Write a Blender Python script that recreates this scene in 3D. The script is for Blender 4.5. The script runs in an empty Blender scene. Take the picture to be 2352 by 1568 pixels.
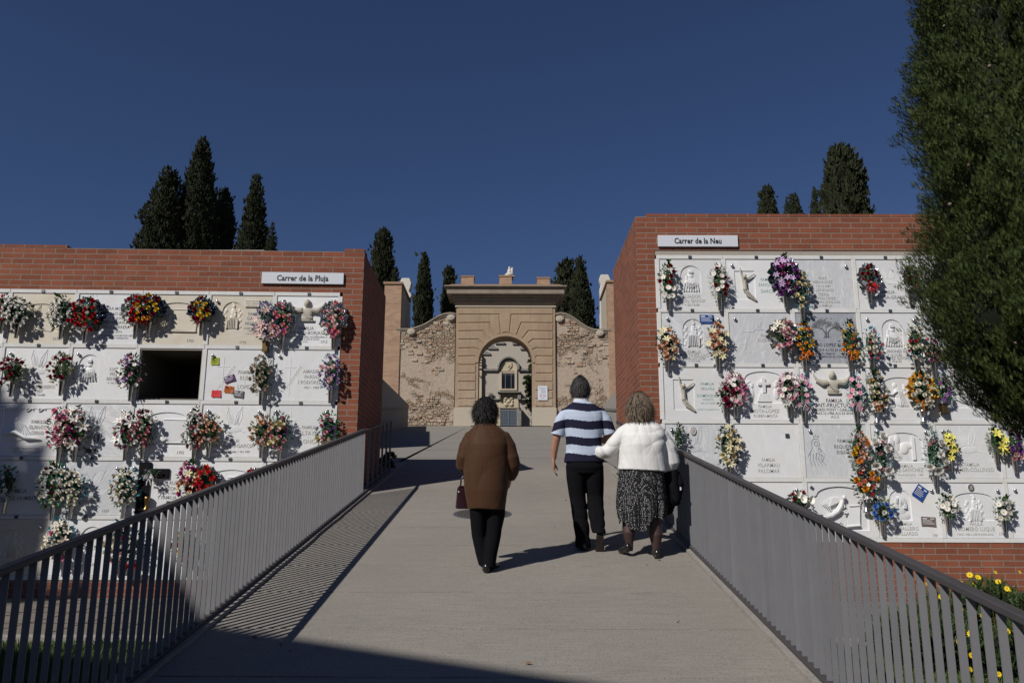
import bpy, bmesh, math, random
import numpy as np
from mathutils import Vector, Matrix, Euler
random.seed(7); rng = np.random.default_rng(7)
rad = math.radians
SC = bpy.context.scene
COL = SC.collection

# ---------------------------------------------------------------- camera
FPX = 1829.0
CAM_Z = 1.78
cd = bpy.data.cameras.new('camera'); cam = bpy.data.objects.new('camera', cd); COL.objects.link(cam)
cd.sensor_width = 36; cd.lens = 36*FPX/2352; cd.clip_start = .05; cd.clip_end = 3000
CR = Matrix.Rotation(rad(.22), 3, 'Z') @ Matrix.Rotation(rad(90+11.8), 3, 'X') @ Matrix.Rotation(rad(.2), 3, 'Z')
cam.matrix_world = Matrix.Translation((0, 0, CAM_Z)) @ CR.to_4x4()
SC.camera = cam
# ---------------------------------------------------------------- light
SUN_EL, SUN_AZ = 38.0, 41.0            # light travels towards +x (sin) and +y (cos)
W = bpy.data.worlds.new('World'); SC.world = W; W.use_nodes = True
wn = W.node_tree.nodes; wl = W.node_tree.links
sky = wn.new('ShaderNodeTexSky'); sky.sky_type = 'NISHITA'; sky.sun_disc = False
sky.sun_elevation = rad(SUN_EL); sky.sun_rotation = rad(180+SUN_AZ)
sky.altitude = 0; sky.air_density = 1.0; sky.dust_density = 0.0; sky.ozone_density = 10.0
tint = wn.new('ShaderNodeMix'); tint.data_type = 'RGBA'; tint.blend_type = 'MULTIPLY'; tint.inputs[0].default_value = 1
wl.new(sky.outputs[0], tint.inputs[6]); tint.inputs[7].default_value = (1.16, .96, 1.0, 1)
wl.new(tint.outputs[2], wn['Background'].inputs[0]); wn['Background'].inputs[1].default_value = .042
sl = bpy.data.lights.new('sun', 'SUN'); sl.energy = 4.2; sl.angle = rad(.53); sl.color = (1, .955, .89)
so = bpy.data.objects.new('sun', sl); COL.objects.link(so)
sd = Vector((math.sin(rad(SUN_AZ))*math.cos(rad(SUN_EL)), math.cos(rad(SUN_AZ))*math.cos(rad(SUN_EL)), -math.sin(rad(SUN_EL))))
so.rotation_euler = sd.to_track_quat('-Z', 'Y').to_euler(); so.location = (-20, -20, 30)
SC.view_settings.view_transform = 'Standard'; SC.view_settings.look = 'None'
SC.view_settings.exposure = 0; SC.view_settings.gamma = 1
SC.render.engine = 'CYCLES'

# ---------------------------------------------------------------- helpers
def ray(x, y): return CR @ Vector(((x-1176)/FPX, -(y-784)/FPX, -1))
def at(x, y, Y):
    "point of the vertical plane Y seen at pixel x, y (of a 2352 px wide picture)"
    d = ray(x, y); t = Y/d.y; return Vector((t*d.x, Y, CAM_Z+t*d.z))
def tag(o, label=None, cat=None, group=None, kind=None):
    if label: o['label'] = label
    if cat: o['category'] = cat
    if group: o['group'] = group
    if kind or label: o['kind'] = kind or 'thing'
    return o
def empty(name, loc=(0, 0, 0), rz=0, label=None, cat=None, group=None):
    o = bpy.data.objects.new(name, None); COL.objects.link(o); o.location = loc; o.rotation_euler = (0, 0, rz)
    o.empty_display_size = .1
    return tag(o, label, cat, group)
def link(name, me, parent=None, loc=None, rot=None, scale=None):
    o = bpy.data.objects.new(name, me); COL.objects.link(o)
    if parent: o.parent = parent
    if loc is not None: o.location = loc
    if rot is not None: o.rotation_euler = rot
    if scale is not None: o.scale = scale if hasattr(scale, '__len__') else (scale,)*3
    return o
def box_uv(me):
    n = len(me.polygons)
    if not n: return
    uv = me.uv_layers.new(name='UVMap')
    nor = np.empty(n*3, np.float32); me.polygons.foreach_get('normal', nor); nor = np.abs(nor.reshape(-1, 3))
    tot = np.empty(n, np.int32); me.polygons.foreach_get('loop_total', tot)
    ax = np.repeat(np.argmax(nor, 1), tot)
    vi = np.empty(len(me.loops), np.int32); me.loops.foreach_get('vertex_index', vi)
    co = np.empty(len(me.vertices)*3, np.float32); me.vertices.foreach_get('co', co); co = co.reshape(-1, 3)[vi]
    u = np.where(ax == 0, co[:, 1], co[:, 0]); v = np.where(ax == 2, co[:, 1], co[:, 2])
    uv.data.foreach_set('uv', np.stack([u, v], 1).astype(np.float32).ravel())
class MB:
    def __init__(s): s.v = []; s.f = []; s.m = []; s.k = 0
    def add(s, vs, fs):
        b = len(s.v); s.v += [tuple(p) for p in vs]
        for f in fs: s.f.append(tuple(i+b for i in f)); s.m.append(s.k)
        return s
    def box(s, x0, x1, y0, y1, z0, z1):
        return s.add([(x0,y0,z0),(x1,y0,z0),(x1,y1,z0),(x0,y1,z0),(x0,y0,z1),(x1,y0,z1),(x1,y1,z1),(x0,y1,z1)],
            [(0,3,2,1),(4,5,6,7),(0,1,5,4),(1,2,6,5),(2,3,7,6),(3,0,4,7)])
    def prism(s, pts, y0, y1):
        "outline pts (x, z) extruded from y0 to y1 (y0 < y1)"
        n = len(pts); vs = [(p[0], y0, p[1]) for p in pts]+[(p[0], y1, p[1]) for p in pts]
        a = sum(pts[i][0]*pts[(i+1) % n][1]-pts[(i+1) % n][0]*pts[i][1] for i in range(n))
        fr = tuple(range(n)); bk = tuple(range(2*n-1, n-1, -1))
        if a < 0: fr = fr[::-1]; bk = bk[::-1]
        fs = [fr, bk]
        for i in range(n):
            j = (i+1) % n
            fs.append((i, i+n, j+n, j) if a > 0 else (j, j+n, i+n, i))
        return s.add(vs, fs)
    def tube(s, path, r, n=8, cap=True, flat=1.0):
        P = [Vector(p) for p in path]; R = r if hasattr(r, '__len__') else [r]*len(P)
        vs = []; up = None
        for i, p in enumerate(P):
            t = (P[min(i+1, len(P)-1)]-P[max(i-1, 0)]).normalized()
            if up is None:
                up = Vector((0, 1, 0)) if abs(t.y) < .8 else Vector((1, 0, 0))
            a = (up-t*up.dot(t)).normalized(); up = a; b = t.cross(a)
            for k in range(n):
                th = 2*math.pi*k/n; vs.append(p+(a*math.cos(th)*flat+b*math.sin(th))*R[i])
        fs = [(i*n+k, i*n+(k+1) % n, (i+1)*n+(k+1) % n, (i+1)*n+k) for i in range(len(P)-1) for k in range(n)]
        if cap: fs += [tuple(range(n-1, -1, -1)), tuple(range((len(P)-1)*n, len(P)*n))]
        return s.add(vs, fs)
    def lathe(s, prof, n=16, c=(0, 0, 0)):
        vs = [(c[0]+r*math.cos(2*math.pi*k/n), c[1]+r*math.sin(2*math.pi*k/n), c[2]+z) for r, z in prof for k in range(n)]
        fs = [(i*n+k, i*n+(k+1) % n, (i+1)*n+(k+1) % n, (i+1)*n+k) for i in range(len(prof)-1) for k in range(n)]
        fs += [tuple(range(n-1, -1, -1)), tuple(range((len(prof)-1)*n, len(prof)*n))]
        return s.add(vs, fs)
    def ball(s, c, r, n=12, m=8, rot=None):
        r = r if hasattr(r, '__len__') else (r, r, r); vs = []
        for i in range(m+1):
            ph = math.pi*i/m
            for k in range(n):
                th = 2*math.pi*k/n
                p = Vector((r[0]*math.sin(ph)*math.cos(th), r[1]*math.sin(ph)*math.sin(th), r[2]*math.cos(ph)))
                if rot: p = rot @ p
                vs.append(p+Vector(c))
        fs = [(i*n+k, (i+1)*n+k, (i+1)*n+(k+1) % n, i*n+(k+1) % n) for i in range(m) for k in range(n)]
        return s.add(vs, fs)
    def loft(s, rings, n=24, power=2.2, cap=True, wob=None):
        "rings: (cx, cy, cz, rx, ry [, tiltx]) - horizontal superellipses"
        vs = []
        for i, r in enumerate(rings):
            cx, cy, cz, rx, ry = r[:5]; tl = r[5] if len(r) > 5 else 0; tr = r[6] if len(r) > 6 else 0
            for k in range(n):
                th = 2*math.pi*k/n; c, q = math.cos(th), math.sin(th)
                w = 1 if not wob else wob(i, th)
                dx = rx*w*math.copysign(abs(c)**(2/power), c); dy = ry*w*math.copysign(abs(q)**(2/power), q)
                vs.append((cx+dx, cy+dy, cz+dy*tl+dx*tr))
        m = len(rings)
        fs = [(i*n+k, i*n+(k+1) % n, (i+1)*n+(k+1) % n, (i+1)*n+k) for i in range(m-1) for k in range(n)]
        if rings[0][2] > rings[-1][2]: fs = [f[::-1] for f in fs]
        if cap:
            a, b = tuple(range(n-1, -1, -1)), tuple(range((m-1)*n, m*n))
            if rings[0][2] > rings[-1][2]: a, b = a[::-1], b[::-1]
            fs += [a, b]
        return s.add(vs, fs)
    def mesh(s, name, mats, smooth=False, uv=True, bevel=0, sharp=0):
        me = bpy.data.meshes.new(name); me.from_pydata(s.v, [], s.f)
        for m in (mats if isinstance(mats, (list, tuple)) else [mats]): me.materials.append(m)
        if len(me.materials) > 1: me.polygons.foreach_set('material_index', s.m)
        if bevel:
            bm = bmesh.new(); bm.from_mesh(me)
            es = [e for e in bm.edges if len(e.link_faces) == 2 and e.calc_face_angle(0) > .5]
            bmesh.ops.bevel(bm, geom=es, offset=bevel, segments=1, affect='EDGES'); bm.to_mesh(me); bm.free()
        if smooth: me.polygons.foreach_set('use_smooth', [True]*len(me.polygons))
        if sharp: me.set_sharp_from_angle(angle=rad(sharp))
        me.update()
        if uv: box_uv(me)
        return me
    def build(s, name, mats, parent=None, loc=None, rot=None, **k):
        return link(name, s.mesh(name, mats, **k), parent, loc, rot)
def np_mesh(name, V, Fs, mats, smooth=False, mi=None):
    "V (n,3); Fs (m,k) array of equal sized faces"
    me = bpy.data.meshes.new(name); V = np.ascontiguousarray(V, np.float32); m, k = Fs.shape
    me.vertices.add(len(V)); me.vertices.foreach_set('co', V.ravel())
    me.loops.add(m*k); me.loops.foreach_set('vertex_index', Fs.astype(np.int32).ravel())
    me.polygons.add(m); me.polygons.foreach_set('loop_start', np.arange(0, m*k, k, dtype=np.int32))
    me.polygons.foreach_set('loop_total', np.full(m, k, np.int32))
    for x in (mats if isinstance(mats, (list, tuple)) else [mats]): me.materials.append(x)
    if mi is not None: me.polygons.foreach_set('material_index', mi.astype(np.int32))
    if smooth: me.polygons.foreach_set('use_smooth', np.ones(m, bool))
    me.update(calc_edges=True); return me
def basis(D, U=None):
    "rows x,y,z: z along D, random roll (or x near U)"
    D = D/np.maximum(np.linalg.norm(D, axis=1, keepdims=True), 1e-9)
    if U is None: U = rng.normal(size=D.shape)
    X = np.cross(U, D); X /= np.maximum(np.linalg.norm(X, axis=1, keepdims=True), 1e-9)
    return np.stack([X, np.cross(D, X), D], 1)
def scatter(tv, tf, P, B, S):
    "copies of a template (z = along) at points P"
    tv = np.array(tv, float); tf = np.array(tf); n = len(P)
    V = np.einsum('mk,nkj->nmj', tv, B)*np.reshape(S, (-1, 1, 1))+P[:, None, :]
    F = (tf[None]+(np.arange(n)*len(tv))[:, None, None]).reshape(-1, tf.shape[1])
    return V.reshape(-1, 3), F
LEAF_V = [(0,0,0),(-.22,.04,.38),(0,-.05,.42),(.22,.04,.38),(0,.02,1.0)]
LEAF_F = [(0,1,2,2),(0,2,3,3),(1,4,2,2),(2,4,3,3)]
LEAF_T = [(0,2,1),(0,3,2),(1,2,4),(2,3,4)]

# ---------------------------------------------------------------- materials
MATS = {}
class NT:
    def __init__(s, name):
        s.m = bpy.data.materials.new(name); s.m.use_nodes = True; s.t = s.m.node_tree
        s.b = s.t.nodes['Principled BSDF']; MATS[name] = s.m
    def n(s, typ, **kw):
        x = s.t.nodes.new('ShaderNode'+typ)
        for k, v in kw.items():
            if k.startswith('i_'):
                kk = k[2:]; kk = int(kk) if kk.isdigit() else kk.replace('_', ' ')
                if isinstance(v, bpy.types.NodeSocket): s.t.links.new(v, x.inputs[kk])
                else: x.inputs[kk].default_value = v
            else: setattr(x, k, v)
        return x
    def l(s, a, b): s.t.links.new(a, b)
    def mix(s, f, a, b, bt='MIX'):
        x = s.n('Mix', data_type='RGBA', blend_type=bt)
        for k, v in ((0, f), (6, a), (7, b)):
            if isinstance(v, bpy.types.NodeSocket): s.l(v, x.inputs[k])
            elif k and len(v) == 3: x.inputs[k].default_value = (*v, 1)
            else: x.inputs[k].default_value = v
        return x.outputs[2]
    def ramp(s, f, stops):
        x = s.n('ValToRGB'); e = x.color_ramp.elements
        while len(e) < len(stops): e.new(.5)
        for q, (p, c) in zip(e, stops): q.position = p; q.color = (*c, 1) if len(c) == 3 else c
        s.l(f, x.inputs[0]); return x.outputs[0]
    def noise(s, vec, scale, detail=4, rough=.55, dist=0):
        x = s.n('TexNoise'); x.inputs['Scale'].default_value = scale; x.inputs['Detail'].default_value = detail
        x.inputs['Roughness'].default_value = rough; x.inputs['Distortion'].default_value = dist
        if vec is not None: s.l(vec, x.inputs['Vector'])
        return x.outputs[0]
    def co(s, kind='Object', scale=None):
        x = s.n('TexCoord').outputs[kind]
        if scale: x = s.n('Mapping', i_Vector=x, i_Scale=scale).outputs[0]
        return x
    def geo(s, scale=None):
        x = s.n('NewGeometry').outputs['Position']
        if scale: x = s.n('Mapping', i_Vector=x, i_Scale=scale).outputs[0]
        return x
    def bump(s, h, strength=.4, dist=.01):
        x = s.n('Bump', i_Height=h, i_Strength=strength, i_Distance=dist); s.l(x.outputs[0], s.b.inputs['Normal'])
    def col(s, c):
        if isinstance(c, bpy.types.NodeSocket): s.l(c, s.b.inputs['Base Color'])
        else: s.b.inputs['Base Color'].default_value = (*c, 1)
    def set(s, rough=.8, metal=0, spec=.3):
        s.b.inputs['Roughness'].default_value = rough; s.b.inputs['Metallic'].default_value = metal
        s.b.inputs['Specular IOR Level'].default_value = spec; return s.m
BW = (0, 0, 0), (1, 1, 1)
def plain(name, c, rough=.7, metal=0, spec=.3, var=.12, bs=0, sc=20):
    t = NT(name); o = t.geo()
    a = tuple(x*(1-var) for x in c); b = tuple(min(1, x*(1+var)) for x in c)
    n = t.noise(o, sc, 3); t.col(t.mix(n, a, b))
    if bs: t.bump(t.noise(o, sc*6, 3), bs, .004)
    return t.set(rough, metal, spec)
def mat_brick(name, c1, c2, mortar, w=.306, h=.0825, ms=.006, ox=0, oz=0):
    t = NT(name); uv = t.n('Mapping', i_Vector=t.co('UV'), i_Location=(ox, oz, 0)).outputs[0]
    wob = t.noise(uv, 9, 2); 
    uvw = t.mix(.006, uv, wob, 'ADD')
    b = t.n('TexBrick', i_Vector=uvw, i_Color1=(*c1, 1), i_Color2=(*c2, 1), i_Mortar=(*mortar, 1), i_Scale=1.0,
            i_Mortar_Size=ms, i_Mortar_Smooth=.1, i_Bias=-.1, i_Brick_Width=w, i_Row_Height=h)
    b.offset = .5
    n = t.noise(t.geo(), 3.0, 5); n2 = t.noise(t.geo((6, 6, 30)), 5, 4)
    c = t.mix(t.ramp(n, [(.35, BW[0]), (.7, BW[1])]), b.outputs[0], (.42, .42, .42), 'MULTIPLY')
    x = t.n('Mix', data_type='RGBA'); x.inputs[0].default_value = .30; t.l(b.outputs[0], x.inputs[6]); t.l(c, x.inputs[7])
    c2_ = t.mix(t.ramp(n2, [(.5, BW[0]), (.85, (.5, .5, .5))]), x.outputs[2], (.36, .24, .2))
    t.col(c2_)
    inv = t.n('Math', operation='SUBTRACT', i_0=1.0, i_1=b.outputs[1]).outputs[0]
    hh = t.n('Math', operation='MULTIPLY_ADD', i_0=t.noise(t.geo(), 60, 3), i_1=.25, i_2=inv).outputs[0]
    t.bump(hh, .6, .004); return t.set(.85, 0, .15)
mat_brick('brick', (.262, .084, .046), (.185, .060, .035), (.23, .195, .16), ms=.0066, oz=.054)
mat_brick('old_brick', (.45, .27, .17), (.33, .19, .12), (.34, .27, .2), w=.31, h=.10, ms=.016)
def mat_marble(name, base, vein, amt, ang=.7, sc=3.0, warm=.0):
    t = NT(name); o = t.n('VectorMath', operation='ADD', i_0=t.co('Object'), i_1=t.n('ObjectInfo').outputs['Location']).outputs[0]
    rnd = t.n('ObjectInfo').outputs['Random']; an = t.n('MapRange', i_Value=rnd, i_3=-1.3, i_4=1.3).outputs[0]
    vr = t.n('VectorRotate', i_Vector=o, i_Angle=an); vr.rotation_type = 'Y_AXIS'
    m = t.n('Mapping', i_Vector=vr.outputs[0], i_Rotation=(0, ang, 0), i_Scale=(1, 1, .22)).outputs[0]
    n = t.noise(m, sc*2.2, 8, .68, 1.6)
    v = t.ramp(n, [(.36, BW[0]), (.49, BW[1]), (.53, (.8, .8, .8)), (.68, BW[0])])
    v2 = t.n('Math', operation='MULTIPLY', i_0=v, i_1=amt).outputs[0]
    c = t.mix(v2, base, vein)
    st = t.noise(o, 4, 4)
    c = t.mix(t.ramp(st, [(.5, BW[0]), (.8, (.35+warm,)*3)]), c, (base[0]*.86, base[1]*.78, base[2]*.64))
    hv = t.n('HueSaturation', i_Color=c); t.l(t.n('MapRange', i_Value=rnd, i_3=.92, i_4=1.05).outputs[0], hv.inputs['Value'])
    t.col(hv.outputs[0]); t.bump(t.noise(o, 40, 4), .1, .003); return t.set(.42, 0, .4)
mat_marble('marble_white', (.745, .75, .76), (.54, .56, .59), .28)
mat_marble('marble_grey', (.70, .71, .73), (.36, .38, .42), .5, .7, 4.5)
mat_marble('marble_dark', (.46, .48, .52), (.25, .27, .32), .7, .2, 6)
mat_marble('marble_cream', (.66, .615, .53), (.60, .53, .42), .5, warm=.35)
mat_marble('marble_frame', (.68, .685, .685), (.55, .54, .51), .4, warm=.15)
plain('relief_stone', (.44, .41, .35), .8, var=.1, bs=.3)
plain('lettering_grey', (.16, .165, .18), .6)
plain('lettering_faint', (.44, .43, .41), .7)
plain('lettering_green', (.22, .36, .34), .6)
plain('lettering_black', (.025, .025, .03), .5)
plain('dark_paint', (.08, .085, .095), .5, bs=.1)
t = NT('steel'); t.col(t.mix(t.noise(t.geo(), 8, 3), (.5, .5, .51), (.75, .75, .76))); t.set(.26, 1, .5)
plain('clip_metal', (.25, .26, .28), .35, .9)
plain('bronze', (.22, .14, .06), .35, .9)
plain('black_granite', (.012, .012, .014), .2, spec=.5)
plain('cavity', (.10, .09, .075), .95, bs=.5, sc=8)
plain('lintel', (.34, .31, .27), .9, bs=.4, sc=6)
plain('sign_white', (.60, .63, .68), .35, var=.03)
def mat_fence():
    t = NT('fence_paint'); g = t.geo(); n = t.noise(g, 400, 1)
    c = t.mix(t.noise(g, 7, 4), (.15, .15, .16), (.19, .19, .20))
    t.col(t.mix(t.ramp(n, [(.74, BW[0]), (.8, BW[1])]), c, (.5, .5, .5)))
    t.bump(t.noise(g, 90, 3), .15, .002); return t.set(.6, 0, .2)
mat_fence()
plain('rail_paint', (.062, .058, .062), .5, spec=.25, var=.15, sc=9)
def mat_concrete(name, a, b, streak=(1, 22, 1), dark=.75):
    t = NT(name); g = t.geo(); s = t.geo(streak)
    n1 = t.noise(s, 3.2, 7, .66); n2 = t.noise(g, .55, 5, .6); n3 = t.noise(g, 110, 2, .75); n4 = t.noise(t.geo((1, 2.2, 1)), 2.4, 5, .7, .6)
    c = t.mix(t.ramp(n1, [(.32, BW[0]), (.68, BW[1])]), a, b)
    c = t.mix(t.ramp(n2, [(.3, BW[0]), (.75, (.55,)*3)]), c, tuple(x*dark for x in a))
    c = t.mix(t.ramp(n4, [(.58, BW[0]), (.72, (.5,)*3)]), c, tuple(x*.62 for x in a))
    c = t.mix(t.ramp(n3, [(.28, BW[1]), (.5, BW[0])]), c, t.mix(.7, c, (.05, .045, .04)))
    t.col(c)
    h = t.n('Math', operation='MULTIPLY_ADD', i_0=n3, i_1=.7, i_2=n1).outputs[0]
    t.bump(h, .5, .006); return t.set(.9, 0, .15)
mat_concrete('ramp_concrete', (.325, .302, .268), (.24, .221, .194), (1.2, 26, 1), .62)
mat_concrete('plaza_concrete', (.30, .28, .25), (.24, .222, .198), (1, 4, 1))
mat_concrete('wall_concrete', (.34, .32, .29), (.27, .255, .23), (3, 3, .6))
mat_concrete('path_paving', (.24, .21, .175), (.17, .15, .125), (3, 3, 3))
mat_concrete('earth', (.09, .08, .055), (.06, .06, .035), (2, 2, 2))
def mat_leaf(name, a, b, rough=.6, tr=.15, sc=9):
    t = NT(name); g = t.geo(); n = t.noise(g, sc, 3, .6)
    n2 = t.noise(g, sc*9, 2)
    c = t.mix(t.ramp(n, [(.35, BW[0]), (.65, BW[1])]), a, b)
    c = t.mix(t.ramp(n2, [(.4, BW[0]), (.75, (.6,)*3)]), c, tuple(min(1, x*1.55) for x in b))
    t.col(c); t.b.inputs['Subsurface Weight'].default_value = 0
    return t.set(rough, 0, .25)
mat_leaf('cypress_near', (.020, .032, .008), (.050, .068, .015), .75, sc=5)
mat_leaf('cypress_far', (.018, .022, .012), (.032, .038, .016), .8, sc=2.2)
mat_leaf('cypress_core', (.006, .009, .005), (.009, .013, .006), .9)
mat_leaf('grass', (.03, .05, .012), (.07, .10, .028), .8)
mat_leaf('bush_leaf', (.022, .04, .012), (.045, .075, .022), .6)
plain('bark', (.13, .10, .075), .9, bs=.6)
plain('cone_brown', (.17, .13, .10), .8, sc=60)
# ---------------------------------------------------------------- ground, ramp, plaza
SL = .17; XL, XR = -2.08, 1.67; YE = 14.75; PZ = SL*YE; PS = .1306; YG = 40.0; GZ = PZ+PS*(YG-YE)
def rz(y): return SL*y if y < YE else PZ+PS*(min(y, YG)-YE)
def struct(o): return tag(o, kind='structure')
# ramp deck with sawn joints
prof = []; y = -2.4
joints = [4.87, 5.72, 6.6, 7.45, 8.3, 9.2, 10.1, 11.0, 11.9, 12.8, 13.8]
joints = [1.5, 2.3, 3.15, 4.0]+joints
ys = [-2.5]
for j in joints: ys += [j-.011, j-.008, j+.008, j+.011]
ys.append(YE)
mb = MB(); vs = []; fs = []
for i, y in enumerate(ys):
    z = SL*y-(.02 if 0 < i < len(ys)-1 and (i-1) % 4 in (1, 2) else 0)
    vs += [(XL, y, z), (XR, y, z), (XL, y, z-.6), (XR, y, z-.6)]
for i in range(len(ys)-1):
    a, b = i*4, i*4+4
    fs += [(a, a+1, b+1, b), (a+2, a, b, b+2), (a+1, a+3, b+3, b+1)]
mb.add(vs, fs); struct(mb.build('ramp', MATS['ramp_concrete'], uv=False))
mb = MB()
for x0, x1 in ((-9.5, XL-.19), (XL-.19, XR+.14), (XR+.14, 9.5)):
    yy = YE+.004 if x0 == XL-.19 else 14.3
    za = PZ if x0 == XL-.19 else PZ-.02
    mb.add([(x0, yy, za), (x1, yy, za), (x1, YG, GZ), (x0, YG, GZ), (x0, yy, za-.6), (x1, yy, za-.6)], [(0, 1, 2, 3), (4, 5, 1, 0)])
mb.add([(-30, YG, GZ), (30, YG, GZ), (30, 75, GZ), (-30, 75, GZ)], [(0, 1, 2, 3)])
struct(mb.build('plaza', MATS['plaza_concrete'], uv=False))
mb = MB()     # thin joint strips in the plaza paving
for yy in (17.2, 20, 23, 26.5, 30, 34):
    z = rz(yy)
    mb.add([(-5.2, yy-.012, z+.003-.0016), (4.3, yy-.012, z+.003-.0016), (4.3, yy+.012, z+.003+.0016), (-5.2, yy+.012, z+.003+.0016)], [(0, 1, 2, 3)])
struct(mb.build('plaza_joints', plain('joint_dark', (.06, .055, .05), .95), uv=False))
r_ = random.Random(12); mb = MB()
for j in joints:
    x = XL+.02
    while x < XR-.1:
        L = r_.uniform(.1, .5); e = min(x+L, XR-.02); w = r_.uniform(.0012, .0028); z = SL*j+.0015
        if r_.random() < .5: mb.add([(x, j-w, z-SL*w), (e, j-w, z-SL*w), (e, j+w, z+SL*w), (x, j+w, z+SL*w)], [(0, 1, 2, 3)])
        x = e+r_.uniform(.01, .12)
struct(mb.build('ramp_joints', MATS['joint_dark'], uv=False))
def kerb(x0, x1, name='kerb'):
    mb = MB(); n = 60; r = random.Random(3)
    vs = []; fs = []
    for i in range(n+1):
        y = -2.4+(YE+.9+2.4)*i/n; z = SL*min(y, YE)+max(0, y-YE)*PS; w = r.uniform(-.008, .008)
        a, b = (x0+w, x1) if x0 > 0 else (x0, x1+w)
        vs += [(a, y, z-.55), (a, y, z+.028), (b, y, z+.028), (b, y, z-.55)]
    for i in range(n):
        p, q = i*4, i*4+4
        fs += [(p, q, q+1, p+1), (p+1, q+1, q+2, p+2), (p+2, q+2, q+3, p+3)]
    fs += [(0, 1, 2, 3), (n*4+3, n*4+2, n*4+1, n*4)]
    mb.add(vs, fs); return struct(mb.build(name, MATS['wall_concrete'], uv=False))
kerb(XL-.19, XL); kerb(XR, XR+.14)
LOW = .56
def lawn_z(y): return min(LOW-.04, SL*y-.14)
# low ground: lawns fall towards the camera; terrain behind the blocks is level with the plaza
def gz(x, y):
    if y < 7.9: return lawn_z(y)-.03
    if y < 14.2: return LOW-.05
    if y < YG: return PZ+PS*(y-YE)-.08
    return GZ-.08
ysg = [-60, -20, -5, 0, 3, 4.2, 6, 7.9, 8, 14.19, 14.21, 20, 30, 40, 60, 120, 500, 1500]
for nm, xs in (('ground', [-1500, -300, -60, -20, -9, -4, XL-.1]), ('ground', [XR+.1, 4, 9, 20, 60, 300, 1500])):
    mb = MB(); vs = [(x, y, gz(x, y)) for y in ysg for x in xs]; n = len(xs)
    fs = [(j*n+i, j*n+i+1, (j+1)*n+i+1, (j+1)*n+i) for j in range(len(ysg)-1) for i in range(n-1)]
    mb.add(vs, fs); struct(mb.build(nm, MATS['earth'], uv=False))
mb = MB(); mb.add([(XL-.1, 39, GZ-.09), (XR+.1, 39, GZ-.09), (XR+.1, 1500, GZ-.09), (XL-.1, 1500, GZ-.09)], [(0, 1, 2, 3)])
struct(mb.build('ground', MATS['earth'], uv=False))
mb = MB(); mb.add([(-1500, -2.4, -.56), (1500, -2.4, -.56), (1500, -2.6, -.56), (-1500, -2.6, -.56)], [(0, 1, 2, 3)])
# paved paths in front of the niche walls, with dark joints
for x0, x1 in ((-14, XL-.2), (XR+.15, 14)):
    mb = MB(); mb.box(x0, x1, 8.0, 11.52, LOW-.3, LOW); struct(mb.build('path', MATS['path_paving'], bevel=0))
    mb = MB(); x = x0+.4
    while x < x1-.1:
        mb.box(x, x+.012, 8.0, 11.4, LOW+.001, LOW+.004); x += .6
    for yy in (8.9, 9.8, 10.7): mb.box(x0, x1, yy, yy+.012, LOW+.0012, LOW+.0045)
    struct(mb.build('path_joints', MATS['joint_dark']))
    mb = MB(); mb.box(x0, x1, 7.88, 7.995, LOW-.3, LOW+.03); struct(mb.build('path_edging', MATS['wall_concrete'], bevel=.008))

# grass
def grass(x0, x1, y0, y1, n):
    P = np.stack([rng.uniform(x0, x1, n), rng.uniform(y0, y1, n), np.zeros(n)], 1)
    P[:, 2] = [lawn_z(v)-.02 for v in P[:, 1]]
    D = np.stack([rng.normal(0, .35, n), rng.normal(0, .35, n), np.ones(n)], 1)
    V, F = scatter([(-.09, 0, 0), (.09, 0, 0), (.05, .08, .6), (0, .22, 1)], [(0, 1, 2), (0, 2, 3)], P, basis(D), rng.uniform(.04, .10, n))
    o = link('grass', np_mesh('grass', V, F, MATS['grass'])); tag(o, 'short lawn grass growing beside the ramp', 'grass', kind='stuff'); return o
grass(-6.2, XL-.2, 3.6, 7.87, 42000)
grass(XR+.15, 5.2, 3.6, 7.87, 26000)

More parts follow.
